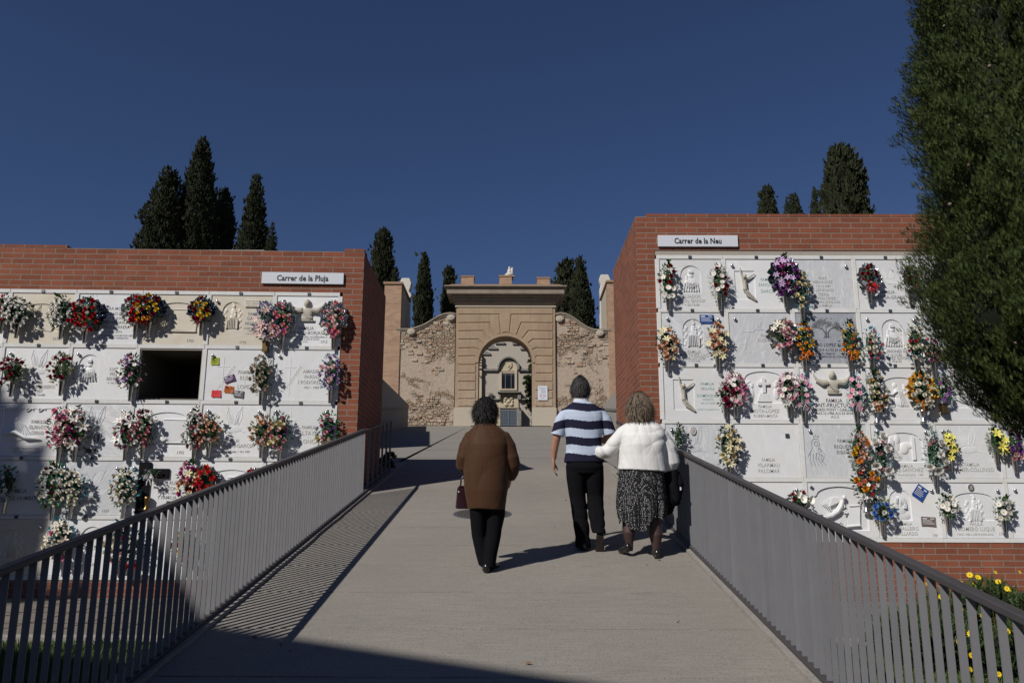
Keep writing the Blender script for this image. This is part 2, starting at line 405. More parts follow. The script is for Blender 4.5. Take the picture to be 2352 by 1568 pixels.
# ---------------------------------------------------------------- niche blocks
AL, AR = rad(2.0), 0.0
PL = Vector((-2.2786, 11.5, 0)); PR = Vector((1.797, 11.3, 0))
Lx = lambda u, v=0, z=0: PL+Vector((u*math.cos(AL)-v*math.sin(AL), u*math.sin(AL)+v*math.cos(AL), z))
Rx = lambda u, v=0, z=0: PR+Vector((u, v, z))
LC = [-.325-.9655*k for k in range(7)][::-1]           # column edges, left to right
LR = [.82+.8125*k for k in range(5)]+[4.885]
RC = [.30, 1.28, 2.25, 3.20, 4.12, 5.04, 5.98]
RR = [1.365+.811*k for k in range(5)]+[5.42]
def niche_block(root, cols, rows, x0, x1, zb, zt, depth, open_cell, label, lintel, steps):
    tag(root, label, 'burial niche block')
    c0, c1, r0, r1 = cols[0], cols[-1], rows[0], rows[-1]
    m0, m1, mt = c0-.03, c1+.03, r1+.035
    b = MB()
    b.box(x0, m0, 0, .3, zb, zt) ; b.box(m1, x1, 0, .3, zb, zt)
    top = mt+(.075 if lintel else 0)
    b.box(m0, m1, 0, .3, top, zt); b.box(m0, m1, 0, .3, zb, r0-.035)
    b.box(x0, x0+.3, .3, depth, zb, zt); b.box(x1-.3, x1, .3, depth, zb, zt); b.box(x0+.3, x1-.3, depth-.3, depth, zb, zt)
    b.box(x0+.3, x1-.3, .3, depth-.3, zt-.3, zt-.05)
    b.build('brick_wall', MATS['brick'], root)
    for a, c in steps:
        b = MB(); b.box(a, c, -.004, .30, zt, zt+.045); b.build('coping', MATS['brick'], root)
    if lintel:
        b = MB(); b.box(m0-.05, m1, .01, .3, mt, top); b.build('lintel', MATS['lintel'], root)
    # frame strips between slabs
    f = MB(); w = .032
    for i, c in enumerate(cols):
        for j in range(len(rows)-1):
            f.box(c-w, c+w, -.012+.002*((i+j) % 2), .06, rows[j]+.03, rows[j+1]-.03)
    for r in rows:
        for i in range(len(cols)-1): f.box(cols[i]-w*.2, cols[i+1]-w*.2-.004, -.010, .06, r-.029, r+.029)
    f.build('marble_frame', MATS['marble_frame'], root, bevel=.003)
    k = MB()
    for i in range(len(cols)-1):
        for j in range(len(rows)-1):
            if (i, j) == open_cell: continue
            k.box(cols[i]+w, cols[i+1]-w, .062, .12, rows[j]+.03, rows[j+1]-.03)
    k.build('backing', MATS['cavity'], root)
    if open_cell:
        i, j = open_cell; a, c, z0, z1 = cols[i]+w, cols[i+1]-w, rows[j]+.03, rows[j+1]-.03
        k = MB(); d = 2.1
        k.box(a-.03, a+.025, .061, d, z0, z1); k.box(c-.025, c+.03, .061, d, z0, z1); k.box(a+.026, c-.026, .0615, d, z0-.03, z0+.03)
        k.box(a+.026, c-.026, .0615, d, z1-.04, z1+.03); k.box(a+.03, c-.03, d-.1, d, z0+.03, z1-.04)
        k.build('open_cavity', MATS['cavity'], root)
        k = MB()
        k.box(a, a+.012, .0, .058, z0, z1); k.box(c-.012, c, .0, .058, z0, z1); k.box(a+.013, c-.013, 0.002, .058, z1-.02, z1)
        k.build('opening_rim', MATS['lintel'], root)
LB = empty('niche_block', PL, AL); RB = empty('niche_block', PR, AR)
niche_block(LB, LC, LR, -6.75, 0, .3, 5.5684-.012, 2.6, (3-0, 3), 'left brick niche wall with five rows of white marble slabs and one open niche', False,
            [(-6.75, -4.42), (-.30, -.001)])
niche_block(RB, RC, RR, 0, 6.6, .3, 6.0995-.045, 2.75, None, 'right brick niche wall with white marble slabs and a concrete lintel strip', True, [(.16, 6.6)])

# blocks further up the plaza (hidden behind the left one, they throw the shadow on the plaza)
rb = empty('niche_block', (-5.7, 17.2, 0), 0, 'long brick niche block higher up behind the left niche wall', 'burial niche block')
b = MB(); b.box(-7, 0, 0, 12.3, 2.6, 7.4); b.build('brick_wall', MATS['brick'], rb)
b = MB(); b.box(-7.04, .04, -.04, 12.34, 7.4, 7.46); b.build('coping', MATS['lintel'], rb, bevel=.01)

# street signs
def street_sign(root_f, u, z, w, h, text, label, a):
    s = empty('street_sign', root_f(u, -.001, z), a, label, 'street sign')
    b = MB(); b.box(-w/2, w/2, -.035, 0, -h/2, h/2); b.build('panel', MATS['sign_white'], s, bevel=.003)
    txt('lettering', [(text, 0, -.042, h*.70, 1.0)], MATS['lettering_black'], s, y=-.036, bold=.035, wid=w*(.63 if 'Pl' in text else .59))
    return s
def txt(name, lines, mat, parent, y=-.001, bold=0.0, wid=None, ext=.001, align='CENTER'):
    "lines: (text, x, z baseline, size, x scale)"
    V = []; F = []; 
    for (s, x, z, size, xs) in lines:
        c = bpy.data.curves.new('t', 'FONT'); c.body = s; c.size = size; c.align_x = align; c.offset = bold*size; c.resolution_u = 2
        c.space_character = 1.04; c.extrude = 0
        o = bpy.data.objects.new('t', c); me = bpy.data.meshes.new_from_object(o)
        if wid and me.vertices:
            xx = [v.co.x for v in me.vertices]; xs = wid/(max(xx)-min(xx))
        b = len(V)
        V += [(v.co.x*xs+x, y, v.co.y+z) for v in me.vertices]
        F += [tuple(i+b for i in p.vertices) for p in me.polygons]
        bpy.data.objects.remove(o); bpy.data.curves.remove(c); bpy.data.meshes.remove(me)
    me = bpy.data.meshes.new(name); me.from_pydata(V, [], F); me.materials.append(mat); me.update()
    if ext > .0015:
        bm = bmesh.new(); bm.from_mesh(me); bmesh.ops.remove_doubles(bm, verts=bm.verts, dist=1e-5)
        r = bmesh.ops.extrude_face_region(bm, geom=bm.faces[:])
        for v in r['geom']:
            if isinstance(v, bmesh.types.BMVert): v.co.y -= ext
        bmesh.ops.recalc_face_normals(bm, faces=bm.faces[:]); bm.to_mesh(me); bm.free()
    return link(name, me, parent)
def uvz(side, x, y, off=0):
    "pixel -> (u, z) on the left / right niche wall (off = distance in front of it)"
    P, a = (PL, AL) if side == 'L' else (PR, AR)
    n = Vector((math.sin(a), -math.cos(a), 0)); d = ray(x, y); C = Vector((0, 0, CAM_Z)); Q = P+n*off
    t = (Q-C).dot(n)/d.dot(n); p = C+d*t; e = Vector((math.cos(a), math.sin(a), 0))
    return (p-Q).dot(e), p.z
u, z = uvz('L', 695.5, 639, .03); street_sign(Lx, u, z, 1.215, .175, 'Carrer de la Pluja', 'white street sign reading Carrer de la Pluja on the left brick wall', AL)
u, z = uvz('R', 1603, 553.5, .03); street_sign(Rx, u, z, 1.185, .175, 'Carrer de la Neu', 'white street sign reading Carrer de la Neu on the right brick wall', AR)

# ---------------------------------------------------------------- fences
def fence(x, y0, y1, label, pitch=.094):
    r = empty('steel_fence', (x, y0, 0), 0, label, 'fence')
    n = int((y1-y0)/pitch); bar = MB(); bar.box(-.0155, .0155, -.004, .004, 0, .862); bm_ = bar.mesh('bar', MATS['fence_paint'])
    skip = max(0, n+1-94)
    for i in range(n+1):
        yy = y1-i*pitch if i <= n else 0
        o = link('bar', bm_, r, (0, yy-y0, SL*yy+.055), (0, 0, random.gauss(0, .035)))
    m = 6
    far = bar.mesh('bar', MATS['fence_paint'])
    for i in range(m):
        yy = y1+.40*(i+1); o = link('bar', far, r, (0, yy-y0, SL*yy+.055)); o.scale = (1, 1.5, 1)
    ye = y1+.40*m
    def sheared(x0, x1, ya, yb, z0, z1):
        b = MB(); za, zb = SL*ya, SL*yb
        b.add([(x0, ya-y0, za+z0), (x1, ya-y0, za+z0), (x1, yb-y0, zb+z0), (x0, yb-y0, zb+z0), (x0, ya-y0, za+z1), (x1, ya-y0, za+z1), (x1, yb-y0, zb+z1), (x0, yb-y0, zb+z1)],
              [(0,3,2,1),(4,5,6,7),(0,1,5,4),(1,2,6,5),(2,3,7,6),(3,0,4,7)]); return b
    sheared(-.026, .026, y0-.04, y1+.02, .915, .945).build('handrail', MATS['rail_paint'], r, bevel=.004)
    sheared(-.021, .021, y1+.022, ye+.01, .905, .93).build('handrail', MATS['rail_paint'], r, bevel=.003)
    sheared(-.032, .032, y0-.04, ye+.02, .029, .056).build('base_plate', MATS['rail_paint'], r, bevel=.003)
    return r
fence(-2.145, 2.55, 11.38, 'long grey steel railing on the left side of the ramp')
fence(1.745, 2.35, 11.18, 'long grey steel railing on the right side of the ramp')

# plaza parapets with handrails
def parapet(x, ya, yb, label, side):
    r = empty('concrete_parapet', (x, ya, 0), 0, label, 'parapet')
    b = MB(); b.box(-.1, .1, 0, yb-ya, rz(ya)-.5, 1.78+.1298*38+.0); b.build('wall', MATS['wall_concrete'], r, bevel=.01)
    b = MB(); p = [(side*.16, 1.0, rz(ya+1)+.55)]+[(side*.16, t-ya, rz(t)+.95) for t in (ya+2, yb-8, yb-1)]
    p = [(side*.17, t-ya, rz(t)+.9) for t in np.linspace(ya+1, yb-.5, 8)]
    b.tube(p, .022, 8)
    b.build('handrail', MATS['dark_paint'], r)
    for q in p[1::2]:
        b = MB(); b.tube([q, (q[0]*.6, q[1], q[2]-.06), (side*.09, q[1], q[2]-.06)], .01, 6); b.build('bracket', MATS['dark_paint'], r)
parapet(-5.28, 22, 38.6, 'concrete parapet wall with dark handrail left of the plaza', 1)
parapet(4.42, 22, 38.6, 'concrete parapet wall with dark handrail right of the plaza', -1)
# ---------------------------------------------------------------- gateway and old walls
def G(x, y, Y=None):
    p = at(x, y, Y or YG); return (p.x, p.z)
def mat_plaster():
    t = NT('gate_plaster'); g = t.geo(); n = t.noise(g, .9, 6, .65); n2 = t.noise(g, 5, 5, .7); n3 = t.noise(g, 14, 3)
    c = t.mix(t.ramp(n, [(.35, BW[0]), (.7, BW[1])]), (.37, .275, .19), (.295, .21, .14))
    c = t.mix(t.ramp(n2, [(.60, BW[0]), (.68, (.8,)*3)]), c, (.42, .34, .25))
    z = t.n('SeparateXYZ', i_Vector=g).outputs[2]
    lo = t.n('MapRange', i_Value=z, i_1=GZ+3.2, i_2=GZ+.4, i_3=0.0, i_4=.55).outputs[0]
    lo = t.n('Math', operation='MULTIPLY', i_0=lo, i_1=t.ramp(n2, [(.42, BW[0]), (.55, BW[1])])).outputs[0]
    c = t.mix(lo, c, (.43, .36, .28))
    stn = t.ramp(t.noise(t.geo((4, 1, .25)), 1.4, 5, .65), [(.52, BW[0]), (.75, (.55,)*3)])
    c = t.mix(stn, c, (.20, .15, .11)); t.col(c)
    t.bump(t.n('Math', operation='ADD', i_0=n2, i_1=n3).outputs[0], .3, .02); return t.set(.9, 0, .15)
mat_plaster()
def mat_rubble():
    t = NT('rubble'); g = t.geo((1, 1, 1.8)); w = t.mix(.18, g, t.noise(g, 3, 3), 'ADD')
    vo = t.n('TexVoronoi', i_Vector=w, i_Scale=5.2, feature='F1'); vd = t.n('TexVoronoi', i_Vector=w, i_Scale=5.2, feature='DISTANCE_TO_EDGE')
    sep = t.n('SeparateColor', i_Color=vo.outputs['Color'])
    st = t.ramp(sep.outputs[0], [(0, (.33, .20, .13)), (.3, (.38, .28, .19)), (.55, (.43, .34, .25)), (.8, (.29, .23, .175)), (1, (.46, .38, .29))])
    mort = t.ramp(vd.outputs['Distance'], [(.02, BW[1]), (.07, BW[0])])
    c = t.mix(mort, st, (.27, .21, .15))
    zz = t.n('SeparateXYZ', i_Vector=t.geo()).outputs[2]
    b1 = t.n('MapRange', i_Value=zz, i_1=GZ+2.9, i_2=GZ+4.6, i_3=0.0, i_4=.10).outputs[0]; b2 = t.n('MapRange', i_Value=zz, i_1=GZ+1.9, i_2=GZ+.3, i_3=0.0, i_4=.10).outputs[0]
    bb_ = t.n('Math', operation='ADD', i_0=b1, i_1=b2).outputs[0]
    nn_ = t.n('Math', operation='SUBTRACT', i_0=t.noise(t.geo((.8, 1, .7)), 1.1, 8, .72, .5), i_1=bb_).outputs[0]
    pm = t.ramp(nn_, [(.42, BW[0]), (.455, BW[1])])
    n = t.noise(t.geo(), 7, 6, .7)
    pl = t.mix(t.ramp(n, [(.3, BW[0]), (.7, BW[1])]), (.44, .365, .295), (.35, .275, .205))
    c = t.mix(pm, c, pl)
    sn = t.ramp(t.noise(t.geo((1.6, 1, .35)), 1.0, 4, .6), [(.58, BW[0]), (.72, (.6,)*3)])
    c = t.mix(sn, c, (.20, .165, .125))
    t.col(c)
    h = t.mix(pm, t.ramp(vd.outputs['Distance'], [(0, BW[0]), (.16, BW[1])]), t.mix(.5, (.9, .9, .9), n))
    t.bump(h, 1.0, .07); return t.set(.95, 0, .1)
mat_rubble()
def mat_fs():
    t = NT('field_stone'); r = t.n('NewGeometry').outputs['Random Per Island']
    c = t.ramp(r, [(0, (.30, .15, .095)), (.22, (.40, .29, .20)), (.45, (.47, .39, .29)), (.62, (.30, .26, .22)), (.8, (.38, .25, .17)), (1, (.52, .46, .37))])
    t.col(t.mix(t.ramp(t.noise(t.geo(), 12, 4, .7), [(.35, BW[0]), (.7, (.6,)*3)]), c, (.33, .27, .2))); t.bump(t.noise(t.geo(), 22, 3), .5, .02); return t.set(.95, 0, .1)
mat_fs()
plain('cornice_stone', (.24, .20, .155), .9, var=.35, bs=.5, sc=3)
plain('tile_weathered', (.30, .19, .115), .9, var=.3, bs=.5, sc=6)
plain('chapel_render', (.40, .36, .31), .9, var=.06, bs=.1, sc=2)
plain('chapel_stone', (.47, .40, .29), .85, var=.15, bs=.2, sc=2)
plain('coping_grey', (.21, .20, .185), .9, var=.3, bs=.4, sc=4)
plain('white_stone', (.55, .52, .46), .8, var=.12, bs=.3, sc=5)
plain('door_blue', (.075, .095, .12), .5, var=.1)
plain('window_glass', (.010, .014, .022), .12, spec=.6)
plain('stucco', (.43, .38, .30), .9, var=.1, bs=.2)

gw = empty('stone_gateway', (0, YG, 0), 0, 'ochre plaster gateway with round arch and heavy cornice', 'gateway')
ac = 1160.8; RPX = 62.0; SPY = 832.5
scl = (G(ac+100, 832)[0]-G(ac, 832)[0])/100
cx, cz = G(ac, SPY); RA = RPX*scl
def loc2(p): return p
bx0, bx1 = G(1045.7, 850)[0], G(1275.9, 850)[0]
zt = G(ac, 690.5)[1]; zb = GZ-.1
# core wall with arch opening: polygon halves
arc = [(cx+RA*math.cos(a), cz+RA*math.sin(a)) for a in np.linspace(0, math.pi, 33)]
mb = MB()
mb.prism([(cx+RA, zb), (bx1, zb), (bx1, zt), (cx, zt)]+[q for q in arc[:17]][::-1], 0, 1.3)
mb.prism([(bx0, zb), (cx-RA, zb)]+[q for q in arc[16:]][::-1]+[(cx, zt), (bx0, zt)], 0, 1.3)
mb.build('arch_wall', MATS['gate_plaster'], gw)
# rusticated courses (bevelled panels) left and mirrored right
gy = [705.5, 722.6, 742, 760.7, 780, 800, 818.5, 838, 857.2, 876.6, 896.7, 916, 934]
bend = {1: (1146.6, 722.6, 1151, 765.5), 2: (1123.9, 741.6, 1136, 771.5), 3: (1107.8, 760.4, 1122, 778), 4: (1097, 780, 1110.5, 789.6), 5: (1089.5, 799.8, 1102, 804.5), 6: (1087.5, 818.3, 1095.5, 821.5)}
xl = 1050.5
bm = bmesh.new()
def mirx(x): return 2*ac-x
for sgn in (0, 1):
    f = (lambda x: x) if not sgn else mirx
    for i in range(12):
        top = [(xl, gy[i])]; bot = [(xl, gy[i+1])]
        if i == 0: inner = [(ac-.01, gy[0]), (ac-.01, 770.0), (1153.0, 770.4)]
        elif i in bend: inner = [bend[i][:2], bend[i][2:]]
        else: inner = [(1093.5, gy[i])]
        if i+1 in bend: inner2 = [bend[i+1][2:], bend[i+1][:2]]
        else: inner2 = [(1093.5, gy[i+1])]
        poly = top+inner+inner2+bot
        if i == 0:
            if sgn: continue
            poly = [(xl, gy[0]), (mirx(xl), gy[0]), (mirx(xl), gy[1]), (mirx(bend[1][0]), bend[1][1]), (mirx(bend[1][2]), bend[1][3]), (ac, 764.5), bend[1][2:], bend[1][:2], (xl, gy[1])]
        pts = [G(f(x), y) for x, y in poly]
        vs_ = [bm.verts.new((p[0], -.002, p[1])) for p in pts]
        try: bm.faces.new(vs_)
        except ValueError: pass
bmesh.ops.recalc_face_normals(bm, faces=bm.faces[:])
for fc in bm.faces:
    if fc.normal.y > 0: fc.normal_flip()
bmesh.ops.inset_individual(bm, faces=bm.faces[:], thickness=.04, depth=0)
keep = [fc for fc in bm.faces if abs(fc.calc_area()) > .3]
r = bmesh.ops.inset_individual(bm, faces=keep, thickness=.025, depth=.035)
me = bpy.data.meshes.new('rusticated_courses'); bm.to_mesh(me); bm.free(); me.materials.append(MATS['gate_plaster'])
link('rusticated_courses', me, gw)
mb = MB()      # archivolt band, base blocks, corner strips
ao = [(cx+(RA+.16)*math.cos(a), cz+(RA+.16)*math.sin(a)) for a in np.linspace(0, math.pi, 33)]
for i in range(32):
    mb.prism([arc[i], ao[i], ao[i+1], arc[i+1]], -.045, 0)
mb.build('archivolt', MATS['gate_plaster'], gw)
mb = MB()
z1 = G(ac, 936)[1]
mb.box(bx0-.04, cx-RA+.01, -.07, -.001, zb, z1); mb.build('base', MATS['stucco'], gw, bevel=.01)
mb = MB(); mb.box(cx+RA-.01, bx1+.04, -.07, -.001, zb, z1); mb.build('base', MATS['stucco'], gw, bevel=.01)
def band(y0, y1, out, nm, mat, dep=1.3, ovx=0):
    b = MB(); za, zb_ = G(ac, y1)[1], G(ac, y0)[1]; b.box(bx0-ovx, bx1+ovx, -out, dep+out*.5, za, zb_); return b.build(nm, mat, gw, bevel=.015)
band(702.5, 706, .07, 'string_course', MATS['stucco'], ovx=.06)
c0, c1 = G(1019.4, 672)[0], G(1302, 672)[0]
mb = MB()
for i, (ya, yb, o) in enumerate([(690.6, 686, .10), (685.9, 680, .17), (679.9, 675, .27), (674.9, 663, .52), (662.9, 660, .58), (659.9, 656.5, .66)]):
    za, zb_ = G(ac, ya, YG-.5)[1], G(ac, yb, YG-.5)[1]; mb.k = 0
    mb.box(bx0-o*.9, bx1+o*.9, -o, 1.3+o*.5, za, zb_-.002)
mb.build('cornice', MATS['cornice_stone'], gw, bevel=.02)
mb = MB(); za = G(ac, 656.5, YG-.5)[1]
mb.prism([(bx0-.55, za), (bx1+.55, za), (bx1+.2, za+.09), (bx0-.2, za+.09)], -.5, 1.6); mb.build('roof_tiles', MATS['tile_weathered'], gw)
for k, (x0, x1, y0) in enumerate([(1059, 1088, 632), (1146.6, 1175.3, 631), (1233.8, 1262.7, 635)]):
    b = MB(); a, c = G(x0, 645)[0], G(x1, 645)[0]; z0 = za+.1; z1 = G(ac, y0)[1]
    b.box(a, c, .1, .75, z0, z1-.08); b.build('pedestal', MATS['old_brick'], gw)
    b = MB(); b.box(a-.03, c+.03, .07, .78, z1-.079, z1); b.build('pedestal_cap', MATS['tile_weathered'], gw, bevel=.01)
# statue on the middle pedestal (distant seated stone figures) and rod
zs = G(ac, 631)[1]; st = empty('stone_statue', (G(1170, 631)[0], YG+.42, zs), 0, 'small pale stone group of two seated figures on the middle pedestal', 'statue')
b = MB(); b.ball((0, 0, .12), (.24, .2, .12)); b.ball((.0, 0, .28), (.12, .12, .2)); b.ball((.0, 0, .5), .075); b.ball((.13, 0, .25), (.09, .1, .25)); b.ball((.15, 0, .47), .06)
b.tube([(-.28, 0, .04), (-.1, 0, .16), (0, 0, .3)], [.04, .06, .07])
b.build('figure', MATS['white_stone'], st, smooth=True)
b = MB(); b.box(-.3, .26, -.2, .2, 0, .03); b.build('plinth', MATS['white_stone'], st)
b = MB(); b.tube([(0, 0, 0), (0, 0, .9)], [.018, .006], 6); o = b.build('lightning_rod', MATS['dark_paint'], loc=(G(1176.3, 631)[0]+.03, YG+.6, zs-.15)); tag(o, 'thin metal lightning rod behind the middle brick pedestal', 'rod')

# notice on the gate
x, z = G(1246.3, 902.7); sg = empty('notice_sign', (x, YG-.062, z), 0, 'small white notice with two red prohibition rings on the gate', 'sign')
w, h = 22*scl, 32*scl*1.02; b = MB(); b.box(-w/2, w/2, -.02, 0, -h/2, h/2); b.build('panel', MATS['sign_white'], sg)
def ring(mb, x, z, r, t, y0, y1, n=20):
    for i in range(n):
        a, c = 2*math.pi*i/n, 2*math.pi*(i+1)/n
        mb.prism([(x+r*math.cos(a), z+r*math.sin(a)), (x+r*math.cos(c), z+r*math.sin(c)), (x+(r-t)*math.cos(c), z+(r-t)*math.sin(c)), (x+(r-t)*math.cos(a), z+(r-t)*math.sin(a))], y0, y1)
plain('sign_red', (.5, .03, .03), .5); plain('sign_blue', (.02, .07, .35), .5)
b = MB(); ring(b, -.09, -.13, .06, .014, -.024, -.0205); ring(b, .09, -.13, .06, .014, -.024, -.0205); ring(b, -.16, .25, .045, .01, -.024, -.0205)
b.box(-.13, -.05, -.0235, -.0205, -.136, -.126); b.box(.05, .13, -.0235, -.0205, -.136, -.126); b.build('symbols', MATS['sign_red'], sg)
b = MB(); r_ = random.Random(2)
for q in range(8): b.box(-.10, -.10+r_.uniform(.2, .29), -.023, -.0205, .26-q*.038, .268-q*.038)
b.box(-.09, .09, -.023, -.0205, -.27, -.25); b.build('lettering', MATS['lettering_grey'], sg)

# rubble walls with volutes
def rub(side):
    m = (lambda x: x) if side < 0 else mirx2
    r = empty('rubble_wall', (0, YG, 0), 0, ('left' if side < 0 else 'right')+' curved rubble and plaster wall beside the gateway', 'wall')
    if side < 0: top = [(1046, 722), (1034, 720), (1020, 722), (1006, 727), (993, 735), (980, 743), (968, 749), (953, 754), (940, 757), (909, 757)]; xe = 880
    else: top = [(1276, 722), (1288, 720), (1300, 722), (1313, 728), (1326, 737), (1339, 746), (1350, 753), (1364, 758), (1378, 759), (1403, 759)]; xe = 1430
    pts = [G(x, y) for x, y in top]
    out = [(pts[0][0], GZ-.2)]+pts+[(pts[-1][0], GZ-.2)]
    b = MB(); b.prism(out, .12, .75); b.build('masonry', MATS['rubble'], r)
    q = random.Random(21+side); b = MB(); xs_ = sorted(pts); x0_, x1_ = xs_[0][0]+.1, xs_[-1][0]-.05; z = GZ+.02
    def top_at(x):
        for p_, n_ in zip(xs_[:-1], xs_[1:]):
            if p_[0] <= x <= n_[0]: return p_[1]+(n_[1]-p_[1])*(x-p_[0])/(n_[0]-p_[0])
        return xs_[0][1]
    while z < GZ+6:
        hh = q.uniform(.07, .17); x = x0_+q.uniform(0, .2)
        while x < x1_:
            ww = q.uniform(.10, .34); tz = top_at(x+ww/2)-.12
            if z+hh < tz and x+ww < x1_:
                dt, db = tz-z, z-GZ; w_ = .5+.28*math.sin(x*2.3+side)+.22*math.sin(z*3.1+x*1.7)+.15*math.sin(x*6.1-z*5)
                pr = max(1.15-dt/1.5, 1.0-db/1.25, 0)*.85+(.55 if w_ > .86 else 0)
                if q.random() < pr*(.5+.6*w_):
                    g_ = .012; d_1 = q.uniform(.0, .05); j = lambda: q.uniform(-.02, .02)
                    b.prism([(x+g_+abs(j()), z+g_), (x+ww-g_-abs(j()), z+g_+abs(j())*.5), (x+ww-g_, z+hh*.5), (x+ww-g_-abs(j()), z+hh-g_), (x+g_+abs(j()), z+hh-g_-abs(j())*.5), (x+g_, z+hh*.5)], .115-.012-d_1, .121)
            x += ww
        z += hh
    o = b.build('field_stones', MATS['field_stone'], r, uv=False, bevel=.008); tag(o, kind='stuff')
    b = MB()
    for p, q in zip(pts[:-1], pts[1:]):
        b.prism([p, q, (q[0], q[1]+.09), (p[0], p[1]+.09)], .02, .85); b.prism([(p[0], p[1]-.1), (q[0], q[1]-.1), (q[0], q[1]-.001), (p[0], p[1]-.001)], .07, .118)
    b.build('moulded_coping', MATS['cornice_stone'], r)
    dx = [(1035.5, 729), (944.4, 761.5)] if side < 0 else [(1285.5, 732), (1378, 764.7)]
    for x, y in dx:
        c = G(x, y); b = MB(); rr = 9.2*scl
        for R_, yy in ((rr, -.02), (rr*.8, -.05), (rr*.35, -.07)):
            b.prism([(c[0]+R_*math.cos(a), c[1]+R_*.82*math.sin(a)) for a in np.linspace(0, 2*math.pi, 25)[:-1]], yy, .118)
        b.build('volute_disc', MATS['stucco'], r, bevel=.01)
    return r
def mirx2(x): return x
rub(-1); rub(1)
# tall brick piers running back beside the old wall
def pier(xa, xb, yt, back_px, back_yt, label, side):
    a = G(xa, 800)[0]; c = G(xb, 800)[0]; z1 = G(xa, yt)[1]
    r = empty('brick_pier', (0, YG, 0), 0, label, 'brick pier')
    x0, x1 = min(a, c), max(a, c)
    b = MB(); b.box(x0, x1, .05, .6, GZ-.2, z1-.12); b.build('brick_front', MATS['old_brick'], r)
    yb = 3.3; zk = z1-.25
    b = MB(); s = .55
    b.add([(x0+.02, .601, GZ-.2), (x1-.02, .601, GZ-.2), (x1-.02, yb, GZ-.2), (x0+.02, yb, GZ-.2), (x0+.02, .601, z1-.13), (x1-.02, .601, z1-.13), (x1-.02, yb, zk), (x0+.02, yb, zk)],
          [(0,3,2,1),(4,5,6,7),(0,1,5,4),(1,2,6,5),(2,3,7,6),(3,0,4,7)]); b.build('rendered_side', MATS['stucco'], r)
    b = MB(); b.add([(x0-.06, -.02, z1-.118), (x1+.06, -.02, z1-.118), (x1+.06, yb+.1, zk+.012), (x0-.06, yb+.1, zk+.012), (x0-.06, -.02, z1), (x1+.06, -.02, z1), (x1+.06, yb+.1, zk+.13), (x0-.06, yb+.1, zk+.13)],
          [(0,3,2,1),(4,5,6,7),(0,1,5,4),(1,2,6,5),(2,3,7,6),(3,0,4,7)]); b.build('coping', MATS['tile_weathered'], r)
    fx = G(back_px, 700, YG+yb+.5)[0]; zt_ = at(back_px, back_yt, YG+yb+.5).z
    b = MB(); hh = 2.2; q = [(-.28, 0), (.28, 0), (.28, 1.0), (.36, 1.1), (.36, 1.25), (.22, 1.4), (.3, 1.65), (.34, 1.9), (.22, 2.2), (-.22, 2.2), (-.32, 1.9), (-.22, 1.6), (-.3, 1.3), (-.28, 1.0)]
    b.prism([(fx+px*1.0, zt_-hh+pz) for px, pz in q], yb+.25, yb+.7); b.box(fx-.3, fx+.3, yb+.2, yb+.75, GZ-.2, zt_-hh); b.build('white_finial', MATS['white_stone'], r, bevel=.03)
pier(878, 917.7, 647, 931, 641, 'tall old brick pier with a shaded side and white finial, left of gateway', -1)
pier(1398, 1432, 643, 1389, 633, 'tall old brick pier with a sunlit side and white finial, right of gateway', 1)

# ---------------------------------------------------------------- chapel behind the arch
YC = 56.0
ch = empty('chapel', (0, YC, 0), 0, 'grey rendered chapel with stepped gable seen through the arch', 'chapel')
H = lambda x, y: G(x, y, YC)
zc = GZ-.1
st_ = [(1090, 850), (1090, 814.5), (1108.7, 814.5), (1124.6, 814.5), (1124.6, 802), (1141.5, 802), (1141.5, 790), (1158.5, 790), (1158.5, 780.5), (1178.5, 780.5), (1178.5, 791), (1197, 791), (1197, 803), (1214, 803), (1214, 817), (1240, 817), (1240, 850)]
pts = [H(x, y) for x, y in st_]; pts = [(pts[0][0]-1.5, zc), (pts[0][0]-1.5, pts[1][1])]+pts[1:-1]+[(pts[-1][0]+1.5, pts[-2][1]), (pts[-1][0]+1.5, zc)]
mb = MB(); mb.prism(pts, 0, 5); mb.build('front_wall', MATS['chapel_render'], ch)
mb = MB()
for x0, x1, y in [(1090, 1126.5, 814.5), (1121.6, 1143, 802), (1138.5, 1160, 790), (1156.5, 1180.5, 780.5), (1177, 1198.5, 791), (1195, 1216, 803), (1212.5, 1240, 817)]:
    a, z = H(x0, y); c = H(x1, y)[0]; q = .28
    mb.prism([(a, z+.002), (c, z+.002), (c, z+.12), (c-q, z+.26), (a+q, z+.26), (a, z+.12)], -.12, .6)
mb.build('gable_coping', MATS['coping_grey'], ch)
def hb(b, x0, x1, y0, y1, o0, o1): 
    a, z1 = H(x0, y0); c, z0 = H(x1, y1); b.box(a, c, -o1, -o0, z0, z1)
mb = MB(); hb(mb, 1105, 1144, 847.5, 852, .0, .18); hb(mb, 1190, 1235, 847.5, 852, 0, .18)
cc = H(1168.3, 848); s2 = (H(1268, 848)[0]-H(1168, 848)[0])/100
for i in range(20):
    a, c = math.pi*i/20, math.pi*(i+1)/20
    for r0, r1, o in ((25*s2, 22*s2, .3),):
        mb.prism([(cc[0]+r1*math.cos(a), cc[1]+r1*1.15*math.sin(a)), (cc[0]+r0*math.cos(a), cc[1]+r0*1.15*math.sin(a)), (cc[0]+r0*math.cos(c), cc[1]+r0*1.15*math.sin(c)), (cc[0]+r1*math.cos(c), cc[1]+r1*1.15*math.sin(c))], -o, 0)
hb(mb, 1143, 1148, 840, 850, 0, .25); hb(mb, 1189, 1194, 840, 850, 0, .25)
mb.build('hood_moulding', MATS['coping_grey'], ch)
mb = MB(); z0 = H(1168, 848)[1]
